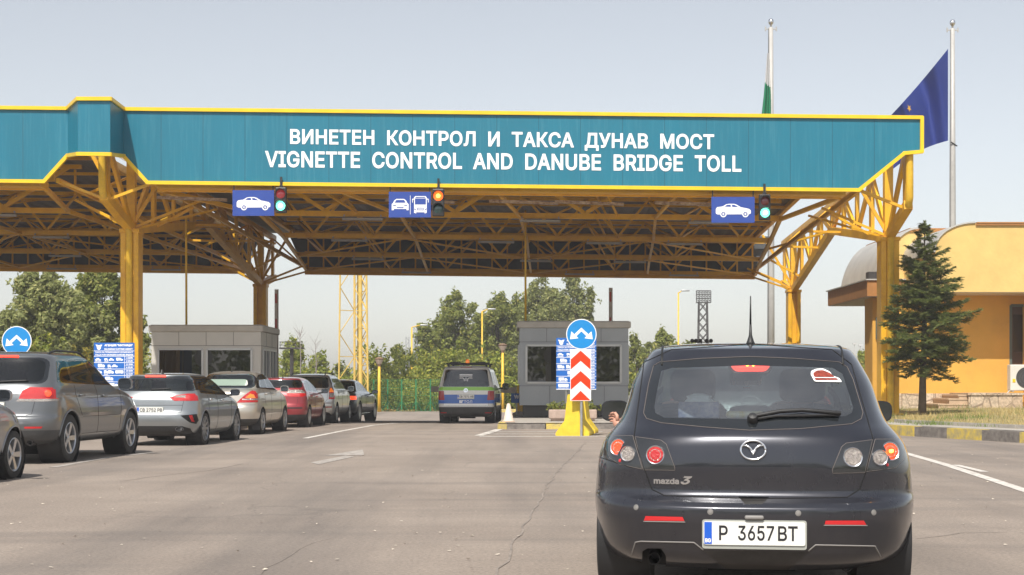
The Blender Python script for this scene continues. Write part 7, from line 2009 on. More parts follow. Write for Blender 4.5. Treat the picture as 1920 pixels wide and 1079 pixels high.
def trees():
    far = 'broadleaf trees beyond the toll plaza'
    tree(78, 700, 512, 150, 84, 'broad tree showing grey-green between the left frame edge and the round arrow sign', 1, m='leaf_pale', lobes=20)
    tree(193, 700, 500, 132, 88, 'tall dense tree rising directly behind the left yellow pillar', 2, lobes=19)
    tree(252, 700, 588, 62, 86, 'lower dark tree just right of the left yellow pillar', 3, lobes=9)
    tree(4, 700, 590, 70, 95, 'pale tree cut off by the left edge, beyond the blue arrow sign', 4, m='leaf_pale', lobes=9)
    shrub(150, 745, 575, 120, 80, 'large pale shrub between the round arrow sign and the tariff board', 5, m='leaf_pale', group=far, ls=.14)
    shrub(60, 745, 622, 130, 79, 'bushy green shrub behind the round arrow sign above the SUV', 6, group=far, ls=.14)
    shrub(160, 745, 655, 60, 77, 'yellow-leaved bush peeping over the bonnet of the grey SUV', 7, m='leaf_yellow', group=far, ls=.11, dens=.4)
    shrub(265, 745, 668, 36, 77, 'light green bush between the left pillar and the beige-grey booth', 8, group=far, ls=.11)
    # centre
    tree(862, 760, 556, 118, 118, 'rounded tree directly above the patrol van', 10, lobes=18, crown_from=.1)
    tree(935, 760, 552, 96, 122, 'tree between the tall lamp over the van and the grey booth', 11, lobes=16, crown_from=.1)
    tree(1010, 760, 522, 100, 119, 'tall tree above the left half of the grey booth', 12, m='leaf_pale', lobes=17, crown_from=.1)
    tree(1078, 760, 518, 84, 123, 'tall tree above the right half of the grey booth', 13, lobes=16, crown_from=.1, m='leaf_pale')
    tree(800, 760, 606, 70, 116, 'smaller tree left of the patrol van below the street lamp arm', 14, lobes=10, crown_from=.1)
    tree(752, 760, 645, 60, 119, 'low tree between the lattice mast and the tall street lamp', 15, lobes=8, crown_from=.05)
    tree(898, 760, 592, 76, 125, 'tree filling the gap between the two tall trees above the van', 16, lobes=12, crown_from=.05)
    tree(972, 760, 548, 84, 126, 'tree half hidden by the left edge of the grey booth', 17, lobes=14, crown_from=.05)
    tree(830, 760, 592, 64, 124, 'tree between the tall street lamp and the rounded tree over the van', 18, lobes=11, crown_from=.05)
    tree(1042, 760, 545, 70, 128, 'tree showing between the two tall trees above the grey booth', 19, lobes=12, crown_from=.05)
    tree(135, 700, 545, 90, 92, 'tree filling the gap between the two tall left trees', 23, lobes=13, m='leaf_pale')
    # left of centre
    tree(551, 760, 640, 48, 112, 'pointed young tree close right of the beige-grey booth', 20, lobes=10, crown_from=.05, m='leaf_shrub')
    tree(598, 760, 662, 48, 117, 'small tree left of the lattice mast', 21, lobes=8, crown_from=.05, m='leaf_shrub')
    tree(636, 760, 682, 46, 120, 'low tree behind the lattice mast foot', 22, lobes=7, crown_from=.05)
    for i, (px, pt) in enumerate(((561,618),(590,636))):
        t = thing('bare_sapling', 'leafless grey sapling '+('nearer the booth' if i == 0 else 'nearer the lattice mast')+', rising over the small trees', 'tree', (P(px,0,90).x,90,gz(90)), 0, 'leafless saplings'); b = MB(); c = P(px, pt, 90); rd = random.Random(i)
        b.tube([(c.x,90,gz(90)),(c.x+.1,90,c.z*.6),(c.x+.02,90,c.z)], [.05,.035,.008], 6)
        for k in range(14): z = c.z*rd.uniform(.55,.97); s = rd.choice((-1,1)); b.tube([(c.x+.05,90,z),(c.x+s*rd.uniform(.2,.45),90,z+rd.uniform(.3,.7))],[.014,.004],4)
        b.build('branches', mat('grey_twig', (.24,.21,.20), .9), t)
    # right
    tree(1190, 760, 628, 40, 115, 'tree just right of the grey booth edge', 30, lobes=8, crown_from=.05)
    tree(1245, 760, 618, 84, 120, 'broad low tree left of the dark hatchback roof', 31, lobes=13, crown_from=.05)
    tree(1290, 760, 640, 40, 124, 'small tree below the floodlight tower', 33, lobes=7, crown_from=.05)
    tree(1618, 760, 660, 40, 108, 'yellowish small tree right of the dark hatchback, before the yellow building', 32, lobes=8, crown_from=.05, m='leaf_shrub')
    # shrubs behind the fence
    spec = [(700,652,54),(735,664,58),(770,670,60),(806,662,58),(838,650,60),(880,648,70),(930,668,60),(965,680,50),(1000,690,60)]
    lab = ['leafy shrub beside the yellow lattice mast base, behind the fence', 'leafy shrub behind the green fence next to the lantern post', 'leafy shrub below the tall street lamp, behind the fence', 'leafy shrub at the right end of the green fence', 'leafy shrub just left of the patrol van', 'tall leafy shrub hidden behind the patrol van', 'leafy shrub right of the patrol van mirror', 'leafy shrub at the left edge of the grey booth', 'leafy shrub hidden behind the grey booth']
    for i, ((px, pt, pw), l) in enumerate(zip(spec, lab)): shrub(px, 770, pt, pw*1.25, 106+(i % 3)*1.4, l, 40+i, dens=1.5)
    for i, (px, pt, l) in enumerate(((720,702,'low weedy bush growing through the left of the green fence'),(775,708,'low weedy bush growing through the middle of the green fence'),(815,704,'low weedy bush at the right end of the green fence'))):
        shrub(px, 770, pt, 60, 103.6, l, 60+i, dens=.9, ls=.09)
    shrub(1215, 770, 690, 80, 107, 'leafy shrub between the grey booth and the dark hatchback', 66)
    shrub(560, 770, 700, 110, 107, 'leafy shrub behind the red hatchback and pale estate', 67); shrub(640, 770, 706, 90, 106, 'leafy shrub behind the slate saloon', 68)
    # grassy foot of the fence
    rng = np.random.default_rng(3); b = MB()
    for i in range(60): leaves(b, (rng.uniform(-14,-1), 101.7+rng.uniform(-.3,.3), -.55), (.35,.2,.10), 14, rng, .07)
    kind(b.build('undergrowth', leaf_mat('dry_undergrowth', (.30,.22,.07), (.42,.33,.13)), fix=False), 'stuff')
    # far wood along the horizon
    b = MB(); rng = np.random.default_rng(9)
    for i in range(420):
        x = rng.uniform(-120, 120); y = 200+rng.uniform(-8,30); h = 2.9+1.6*math.sin(x*.13)+rng.uniform(-1,1.2); leaves(b, (x,y,h*.55), (2.0,1.6,h*.55), 46, rng, .40)
    kind(b.build('treeline', M['leaf'], fix=False), 'stuff')
    b = MB()      # unseen wood added behind the viewer to darken reflections in paint and glass ahead
    for i in range(260):
        x = rng.uniform(-70, 70); y = -52+rng.uniform(-8,5); h = 6+2.5*math.sin(x*.21)+rng.uniform(-1.5,2); leaves(b, (x,y,h*.52), (2.2,1.8,h*.52), 60, rng, .5)
    kind(b.build('treeline', M['leaf'], fix=False), 'stuff')
    # distant pale range of sheds and thin poles on the right
    t = thing('distant_shed', 'long pale low building on the horizon right of the dark hatchback', 'building', (P(1600,722,260).x,260,0)); b = MB(); a, e = P(1380,668,260), P(1700,668,260); b.box((a.x,260,0),(e.x,270,5.2)); w_ = b.build('wall', M['far_pale'], t); b = MB(); b.box((a.x-.5,259.6,5.2),(e.x+.5,270.4,5.7)); b.build('roof', M['far_roof'], t)
    for px, pt in ((1602,643),(1613,646),(1628,640),(1636,652)):
        t = thing('thin_mast', 'thin pale distant mast above the horizon left of the right pillar', 'mast', (P(px,722,240).x,240,0), 0, 'thin distant masts'); c = P(px,pt,240); b = MB(); b.tube([(c.x,240,0),(c.x,240,c.z)],[.12,.07],6); b.box((c.x-.3,239.8,c.z-.3),(c.x+.3,240.2,c.z)); b.build('pole', M['far_pale'], t)
M['far_pale'] = mat('far_pale_wall', (.50,.50,.50), .8); M['far_roof'] = mat('far_grey_roof', (.42,.43,.45), .7)
# ================================================================ the yellow station building on the right
M['wall_pale'] = mat('pale_yellow_render', (.68,.475,.17), .85, var=.11, vscale=1.1, bump=.25, bscale=9)
M['wall_shaded'] = mat('shaded_yellow_render', (.68,.37,.065), .85, var=.10, vscale=.8, bump=.2, bscale=9)  # lower walls: yellow render with the overhang's shade put into the colour
M['vault'] = mat('pale_metal_vault', (.50,.49,.46), .45, .25, var=.12, vscale=1.5)
M['fascia_brown'] = mat('brown_boarding', (.38,.17,.045), .7, var=.1, vscale=4)
M['soffit'] = mat('pale_soffit', (.62,.55,.48), .9)
M['door_brown'] = mat('dark_brown_door', (.07,.035,.02), .5); M['win_frame'] = mat('green_grey_window_frame', (.09,.12,.11), .5)
M['ac_white'] = mat('off_white_casing', (.62,.60,.55), .5, var=.06)
def stone_mat():
    m = mat('pale_stone_cladding', (.5,.4,.3), .9); N, L, b = nodes(m)
    tc = N.new('ShaderNodeTexCoord'); mp = N.new('ShaderNodeMapping'); mp.inputs['Scale'].default_value = (1.7,1.7,1.3); v = N.new('ShaderNodeTexVoronoi'); v.inputs['Scale'].default_value = 1.5; v.inputs['Randomness'].default_value = .8
    L.new(tc.outputs['Object'], mp.inputs['Vector']); L.new(mp.outputs['Vector'], v.inputs['Vector'])
    r = N.new('ShaderNodeValToRGB'); e = r.color_ramp.elements; e[0].color = (.42,.30,.20,1); e[1].color = (.60,.50,.38,1); L.new(v.outputs['Color'], r.inputs['Fac'])
    d = N.new('ShaderNodeTexVoronoi'); d.feature = 'DISTANCE_TO_EDGE'; d.inputs['Scale'].default_value = 1.5; d.inputs['Randomness'].default_value = .8; L.new(mp.outputs['Vector'], d.inputs['Vector'])
    r2 = N.new('ShaderNodeValToRGB'); r2.color_ramp.elements[0].position = .012; r2.color_ramp.elements[1].position = .035; L.new(d.outputs['Distance'], r2.inputs['Fac'])
    n = N.new('ShaderNodeTexNoise'); n.inputs['Scale'].default_value = 14; n.inputs['Detail'].default_value = 6; L.new(tc.outputs['Object'], n.inputs['Vector'])
    r3 = N.new('ShaderNodeValToRGB'); r3.color_ramp.elements[0].color = (.6,.6,.6,1); r3.color_ramp.elements[1].color = (1.25,1.25,1.25,1); r3.color_ramp.elements[0].position = .35; r3.color_ramp.elements[1].position = .65; L.new(n.outputs['Fac'], r3.inputs['Fac'])
    x0 = N.new('ShaderNodeMix'); x0.data_type = 'RGBA'; x0.blend_type = 'MULTIPLY'; x0.inputs[0].default_value = .7; L.new(r.outputs['Color'], x0.inputs[6]); L.new(r3.outputs['Color'], x0.inputs[7])
    x = N.new('ShaderNodeMix'); x.data_type = 'RGBA'; x.inputs[6].default_value = (.24,.18,.13,1); L.new(r2.outputs['Color'], x.inputs[0]); L.new(x0.outputs[2], x.inputs[7]); L.new(x.outputs[2], b.inputs['Base Color'])
    bp = N.new('ShaderNodeBump'); bp.inputs['Strength'].default_value = .6; bp.inputs['Distance'].default_value = .03; L.new(n.outputs['Fac'], bp.inputs['Height']); L.new(bp.outputs['Normal'], b.inputs['Normal'])
    return m
M['stone'] = stone_mat()

def station():
    Y1, Y2 = 50.0, 54.0
    def at(px, py, Y): return P(px, py, Y)
    t = thing('station_building', 'yellow rendered building with rounded vaulted roofs and stone plinth behind the conifer', 'building', (16, 52, .4))
    g = .40
    # nearer vaulted volume overhanging a recessed wall
    x0 = at(1754,0,Y1).x; zc = at(0,468,Y1).z; zt = at(0,419,Y1).z; xa = at(1828,0,Y1).x; zb = at(0,548,Y1).z; xr = 24.0
    def arc(x0, zc, xa, zt, n=10): return [(xa-(xa-x0)*math.cos(i/n*math.pi/2), zc+(zt-zc)*math.sin(i/n*math.pi/2)) for i in range(n+1)]
    A1 = arc(x0, zc, xa, zt)
    def vol(outline, Ya, Yb, m, nm, top_m=None, sides=True):
        n = len(outline); b = MB(); vs = [(x, Ya, z) for x, z in outline] + [(x, Yb, z) for x, z in outline]
        fs = [tuple(range(n)), tuple(range(2*n-1, n-1, -1))] + [(i,(i+1) % n,(i+1) % n+n,i+n) for i in range(n)]
        b.add(vs, fs); return b.build(nm, m, t)
    out1 = [(x0, zb)] + A1 + [(xr, zt), (xr, zb)]
    vol(out1, Y1, 57, M['wall_pale'], 'wall')
    def roof(arcp, Ya, Yb, lift=.06, over=.12, flat=None):
        b = MB(); pts = [(arcp[0][0]-.02, arcp[0][1]-.1)] + list(arcp) + ([flat] if flat else []); c = len(pts)
        def off(i):
            a = Vector(pts[max(0,i-1)]); d = Vector(pts[min(c-1,i+1)]); tt = (d-a).normalized(); return Vector((-tt.y, tt.x))*lift
        inn = [Vector(p)+off(i)*.05 for i, p in enumerate(pts)]; outp = [Vector(p)+off(i) for i, p in enumerate(pts)]
        vs = [(p.x, Ya-over, p.y) for p in outp]+[(p.x, Yb, p.y) for p in outp]+[(p.x, Ya-over, p.y) for p in inn]+[(p.x, Yb, p.y) for p in inn]
        fs = []
        for i in range(c-1): fs += [(i,i+1,i+1+c,i+c), (2*c+i,3*c+i,3*c+i+1,2*c+i+1), (i,2*c+i,2*c+i+1,i+1), (c+i,c+i+1,3*c+i+1,3*c+i)]
        b.add(vs, fs); return b.build('roof', M['vault'], t, smooth=True, sharp=40)
    roof(A1, Y1, 57, .05, .05)
    b = MB(); b.box((xa+.05,Y1-.08,zt-.01),(xr,57,zt+.035)); b.box((xa+.02,Y1-.06,zt-.075),(xr,Y1-.02,zt-.012)); b.build('parapet_capping', M['fascia_brown'], t)
    # soffit of the overhang
    b = MB(); b.box((x0+.02,Y1+.02,zb-.02),(xr,Y1+2.0,zb-.002)); b.build('soffit', M['soffit'], t)
    # recessed wall
    Yw = Y1+1.55; xl = at(1640,0,Yw+3).x; b = MB(); b.box((at(1668,0,Yw).x,Yw,g-.1),(at(1893,0,Yw).x+.02,Yw+.3,zb-.02)); b.build('wall', M['wall_shaded'], t)
    b = MB(); xd0, xd1 = at(1893,0,Yw).x, at(1920,0,Yw).x; b.box((17.66,Y1+.04,g),(xr,57,zb-.02)); b.box((xd0+.0,Yw,at(0,572,Yw).z),(xd1+.6,Yw+.3,zb-.021)); b.box((xd0+.0,Yw+.02,g+.2),(xd1+.6,Yw+.3,at(0,686,Yw).z)); b.build('wall', M['wall_shaded'], t)
    b = MB(); b.box((xd0+.03,Yw+.10,at(0,684,Yw).z),(xd1+.5,Yw+.14,at(0,574,Yw).z)); d_ = b.build('door', M['door_brown'], t); b = MB()
    b.beam((xd0+.04,Yw+.04,at(0,685,Yw).z),(xd0+.04,Yw+.04,at(0,573,Yw).z),.09); b.beam((xd0+.05,Yw+.04,at(0,573,Yw).z),(xd1+.5,Yw+.04,at(0,573,Yw).z),.09); b.build('frame', M['win_frame'], d_)
    b = MB(); b.box((xd0+.16,Yw+.085,at(0,660,Yw).z),(xd1+.3,Yw+.095,at(0,590,Yw).z)); b.build('pane', M['booth_glass'], d_)
    # further, wider vaulted volume to the left
    xb = at(1652,0,Y2).x; xe = at(1722,0,Y2).x; zc2 = at(0,548,Y2).z; zt2 = at(0,430,Y2).z; A2 = arc(xb, zc2, xe, zt2, 12)
    out2 = [(xb, zc2-.15)] + A2 + [(at(1795,0,Y2).x, zt2), (at(1795,0,Y2).x, zc2-.15)]
    vol(out2, Y2, 60.5, M['wall_pale'], 'wall')
    roof(A2, Y2, 60.5, .07, .06)
    b = MB(); b.box((at(1704,0,Y2).x,Y2-.05,zt2-.1),(at(1790,0,Y2).x,60.5,zt2+.03)); b.build('parapet_capping', M['fascia_brown'], t)
    xw = at(1641,0,Y2).x; b = MB(); b.box((xw,Y2+.4,g),(at(1800,0,Y2).x,55.6,zc2-.16)); b.build('wall', M['wall_shaded'], t)
    # windows on the further wall
    for px0, px1, py0, py1 in ((1686,1708,578,662),(1643,1650,596,636)):
        Yv = Y2+.38; a, e = at(px0,py1,Yv), at(px1,py0,Yv); b = MB(); b.box((a.x,Yv-.02,a.z),(e.x,Yv+.0,e.z)); wn = b.build('window', M['booth_glass2'], t); b = MB()
        for p, q in (((a.x,a.z),(e.x,a.z)),((a.x,e.z),(e.x,e.z)),((a.x,a.z),(a.x,e.z)),((e.x,a.z),(e.x,e.z)),(((a.x+e.x)/2,a.z),((a.x+e.x)/2,e.z)),((a.x,(a.z*.45+e.z*.55)),(e.x,(a.z*.45+e.z*.55)))): b.beam((p[0],Yv-.03,p[1]),(q[0],Yv-.03,q[1]),.05)
        b.build('frame', M['win_frame'], wn)
    # flat porch slab
    xs0, xs1 = at(1626,0,Y2-.2).x, at(1655,0,Y2-.2).x; zs0, zs1 = at(0,578,Y2).z, at(0,525,Y2).z
    b = MB(); b.box((xs0,Y2-.2,zs0+.42),(xs1+1.2,60.5,zs1-.03)); b.build('porch_fascia', M['fascia_brown'], t); b = MB(); b.box((xs0+.02,Y2-.18,zs0+.40),(xs1+1.2,60.4,zs0+.418)); b.build('porch_soffit', M['soffit'], t)
    b = MB(); b.box((xs0-.06,Y2-.26,zs1-.03),(xs1+1.2,60.6,zs1+.015)); b.build('porch_roof', M['vault'], t)
    b = MB(); b.box((at(1640,0,Y2).x-.25,Y2-.16,zs1+.02),(at(1652,0,Y2).x,Y2+.3,zs1+.28)); b.build('vent_grille', M['dark_steel'], t)
    # stone plinth, steps, side wing
    b = MB(); xp = at(1690,0,Yw).x; b.box((xp,Yw-.14,g-.2),(at(1896,0,Yw).x,Yw+.1,at(0,738,Yw).z)); b.box((at(1668,0,Yw).x,Yw-.02,g-.2),(xp,Yw+.1,at(0,738,Yw).z)); b.build('plinth', M['stone'], t)
    b = MB(); b.box((at(1806,0,Y1).x,Y1-.6,g-.2),(at(1906,0,Y1).x,Yw-.145,at(0,741,Y1).z)); b.box((at(1804,0,Y1).x,Y1-.64,at(0,741,Y1).z),(at(1908,0,Y1).x,Yw-.145,at(0,741,Y1).z+.07)); b.build('stone_landing', M['stone'], t)
    b = MB()
    for i, (pa, py) in enumerate(((1752,760),(1772,750),(1790,743))): b.box((at(pa,0,Y1).x,Y1-.5+i*.02,g-.2),(at(1806,0,Y1).x-.002-.004*i,Yw-.15-i*.004,at(0,py,Y1).z)); b.box((at(pa,0,Y1).x-.03,Y1-.52+i*.02,at(0,py,Y1).z),(at(1806,0,Y1).x-.003-.004*i,Yw-.15-i*.004,at(0,py,Y1).z+.05))
    b.build('steps', M['step_stone'], t)
    # air conditioner
    Ya = Y1-.2; a, e = at(1895,733,Ya), at(1945,684,Ya); tt = thing('air_conditioner', 'off-white air conditioning unit low on the yellow building wall at the right frame edge', 'air conditioner', (a.x,Ya,a.z))
    b = MB(); b.rbox(((a.x+e.x)/2,Ya+.2,(a.z+e.z)/2),(e.x-a.x,.34,e.z-a.z),.03,2); b.build('casing', M['ac_white'], tt)
    b = MB(); A = facing(((a.x+e.x)/2+.1,Ya+.028,(a.z+e.z)/2)); 
    for r in (.12,.2,.28,.34): b.lathe([(r-.012,0),(r-.012,.012),(r+.012,.012),(r+.012,0)], A, 28)
    b.build('fan_grille', M['dark_steel'], tt); b = MB(); b.lathe([(.355,.0),(.0005,.0)], A, 28); b.build('fan', M['booth_inside'], tt)
    b = MB(); b.rbox((a.x+.12,Ya+.024,(a.z+e.z)/2-.1),(.10,.012,.12),.004,1); b.build('sticker', M['yellow_trim'], tt); b = MB(); b.tube([(a.x+.05,Ya+.1,a.z+.06),(a.x-.08,Ya+.1,a.z-.08),(a.x-.05,Ya+.2,g+.3)],.02,8); b.beam((a.x+.1,Ya+.05,a.z-.01),(a.x+.1,Ya+.5,a.z-.01),.05); b.beam((e.x-.1,Ya+.05,a.z-.01),(e.x-.1,Ya+.5,a.z-.01),.05); b.build('pipe', M['steel'], tt)
M['step_stone'] = mat('tan_step_stone', (.50,.36,.24), .85, var=.1, vscale=4)
M['booth_glass2'] = mat('dark_reflecting_pane', (.03,.04,.045), .06, coat=1)
# ================================================================ people
def skin_body(name, joints, edges, m, parent, sub=2):
    """one continuous surface grown round a skeleton: joints = [(x,y,z,r)]"""
    me = bpy.data.meshes.new(name); me.from_pydata([j[:3] for j in joints], edges, []); o = bpy.data.objects.new(name, me); COL.objects.link(o)
    md = o.modifiers.new('s', 'SKIN'); md.use_smooth_shade = True
    for i, j in enumerate(joints): me.skin_vertices[0].data[i].radius = (j[3], j[3]); me.skin_vertices[0].data[i].use_root = (i == 0)
    ss = o.modifiers.new('d', 'SUBSURF'); ss.levels = sub; ss.render_levels = sub
    bpy.context.view_layer.update(); dg = bpy.context.evaluated_depsgraph_get()
    nm = bpy.data.meshes.new_from_object(o.evaluated_get(dg)); bpy.data.objects.remove(o)
    vs = [v.co.copy() for v in nm.vertices]; fs = [tuple(p.vertices) for p in nm.polygons]; bpy.data.meshes.remove(nm)
    return vs, fs

def person(name_label, base, rz, J, pants=None, shirt='shirt_dark', hair=True, group=None, cat='person'):
    """seated or standing figure in a local frame: J maps joint names to points"""
    t = thing('person', name_label, cat, base, rz, group); LOCAL.add(t.name)
    names = {}; joints = []; edges = []
    def j(n, p, r): names[n] = len(joints); joints.append((*p, r))
    def e(*ns):
        for a, b in zip(ns[:-1], ns[1:]): edges.append((names[a], names[b]))
    j('pelvis', J['pelvis'], .135)
    pel = Vector(J['pelvis']); ch = Vector(J['chest']); nk = Vector(J['neck']); hd = Vector(J['head'])
    j('waist', pel.lerp(ch, .45), .125); j('chest', ch, .145); j('shoulders', ch.lerp(nk, .6), .095); j('neck', nk, .052); j('jaw', nk.lerp(hd, .55)+Vector((0,.012,0)), .062); j('skull', hd, .088); j('crown', hd+Vector((0,-.005,.06)), .07)
    e('pelvis','waist','chest','shoulders','neck','jaw','skull','crown')
    for s in ('l','r'):
        sh = Vector(J['shoulder_'+s]); j('sh'+s, sh, .062); j('el'+s, J['elbow_'+s], .043); w = Vector(J['wrist_'+s]); el = Vector(J['elbow_'+s]); j('fa'+s, el.lerp(w,.4), .042); j('wr'+s, w, .029)
        d = (Vector(J['palm_'+s])-w); j('pm'+s, J['palm_'+s], .033); e('shoulders','sh'+s,'el'+s,'fa'+s,'wr'+s,'pm'+s)
        hp = Vector(J['hip_'+s]); j('hp'+s, hp, .095); j('kn'+s, J['knee_'+s], .062); kn = Vector(J['knee_'+s]); an = Vector(J['ankle_'+s]); j('cf'+s, kn.lerp(an,.3), .058); j('an'+s, an, .042); j('to'+s, J['toe_'+s], .040); e('pelvis','hp'+s,'kn'+s,'cf'+s,'an'+s,'to'+s)
    vs, fs = skin_body('body', joints, edges, None, t)
    z0 = nk.z-.015; xs = max(abs(J['shoulder_l'][0]), abs(J['shoulder_r'][0]))
    mi = []
    P_ = {k: Vector(J[k]) for k in J}
    for f in fs:
        c = sum((vs[i] for i in f), Vector((0,0,0)))/len(f)
        arm = min(((c-P_['wrist_'+s]).length for s in 'lr'))
        def seg(a, b): d = b-a; k = max(0, min(1, (c-a).dot(d)/d.length_squared)); return (c-(a+d*k)).length
        bare = min(min(seg(P_['elbow_'+s], P_['wrist_'+s]), seg(P_['wrist_'+s], P_['palm_'+s])) for s in 'lr'); sleeve = min(seg(P_['shoulder_'+s], P_['elbow_'+s]) for s in 'lr')
        leg = min(min(seg(P_['hip_'+s], P_['knee_'+s]), seg(P_['knee_'+s], P_['ankle_'+s])) for s in 'lr'); shoe = min(seg(P_['ankle_'+s], P_['toe_'+s]) for s in 'lr'); trunk = seg(pel, ch)
        if c.z > z0 and (c-hd).length < .3: mi.append(0)
        elif bare < sleeve and bare < trunk and bare < .08: mi.append(0)
        elif shoe < .06 and shoe < leg: mi.append(3)
        elif leg < trunk-.02 and c.z < pel.z+.12: mi.append(2)
        else: mi.append(1)
    b = MB(); b.v = [tuple(v) for v in vs]; b.f = fs; b.m = mi
    b.build('body', [M['skin'], M[shirt], M['trousers'], M['black']], t, smooth=True)
    # face and hair
    f = MB(); y = hd.y+.083
    f.tube([(0,y-.004,hd.z+.012),(0,y+.018,hd.z-.022),(0,y+.004,hd.z-.034)], [.008,.014,.009], 8)
    for s in (-1,1):
        A = Matrix.Translation((s*.088,hd.y+.0,hd.z-.005)) @ Matrix.Rotation(R(90),4,'Y'); f.lathe([(.001,-.010),(.020,-.008),(.026,.0),(.020,.008),(.001,.01)], A @ Matrix.Diagonal((1.25,.8,1,1)), 12)
    f.build('nose_and_ears', M['skin'], t, smooth=True)
    q = MB()
    for s in (-1,1): q.lathe([(.001,0),(.009,.002),(.011,.006),(.001,.008)], Matrix.Translation((s*.033,hd.y+.078,hd.z+.012)) @ Matrix.Rotation(R(-90),4,'X'), 10); q.beam((s*.018,hd.y+.083,hd.z+.036),(s*.05,hd.y+.076,hd.z+.034),.009,.006)
    q.build('eyes_and_brows', M['hair'], t); q = MB(); q.beam((-.024,hd.y+.079,hd.z-.055),(.024,hd.y+.079,hd.z-.055),.012,.008); q.build('mouth', M['lips'], t)
    if hair:
        h = MB(); n = 18; rings = []
        for i in range(9):
            a = i/8*math.radians(112)
            for k in range(n):
                p = 2*math.pi*k/n; rr = .097*math.sin(a); front = math.sin(p); lim = 1.0
                zz = .102*math.cos(a)
                if front > .2 and a > 1.0: rr *= .80; zz = max(zz, .045)
                h.v.append((rr*math.cos(p), hd.y-.012+rr*1.08*math.sin(p), hd.z+.028+zz))
        for i in range(8):
            for k in range(n): h.f.append((i*n+k,i*n+(k+1) % n,(i+1)*n+(k+1) % n,(i+1)*n+k)); h.m.append(0)
        h.build('hair', M['hair'], t, smooth=True)
    # hands: five separate bent fingers rooted in the palm
    for s in ('l','r'):
        w = P_['wrist_'+s]; p = P_['palm_'+s]; d = (p-w).normalized(); side = P_.get('side_'+s, Vector((1,0,0)) if s == 'l' else Vector((-1,0,0))); side = (side-d*side.dot(d)).normalized(); nrm = d.cross(side).normalized()
        curl = J.get('curl', nrm*-1); curl = Vector(curl); curl = (curl-d*curl.dot(d)); curl = curl.normalized() if curl.length > .01 else nrm
        hb = MB()
        for k, (off, L) in enumerate(((.030,.070),(.011,.080),(-.009,.075),(-.028,.058))):
            r0 = p + d*.012 + side*off; a = r0 + d*L*.45 + curl*.006; c = a + (d*.8+curl*.6).normalized()*L*.32; g = c + (d*.3+curl*.95).normalized()*L*.28
            hb.tube([r0-d*.03, r0, a, c, g], [.0095,.0095,.009,.008,.006], 8)
        r0 = w + d*.025 + side*.022; hb.tube([r0, r0+side*.028+d*.022+curl*.004, r0+side*.038+d*.05+curl*.014, r0+side*.030+d*.07+curl*.022], [.013,.012,.0095,.007], 8)
        hb.build('hand', M['skin'], t, smooth=True)
    return t
M['lips'] = mat('lips', (.36,.13,.10), .5)

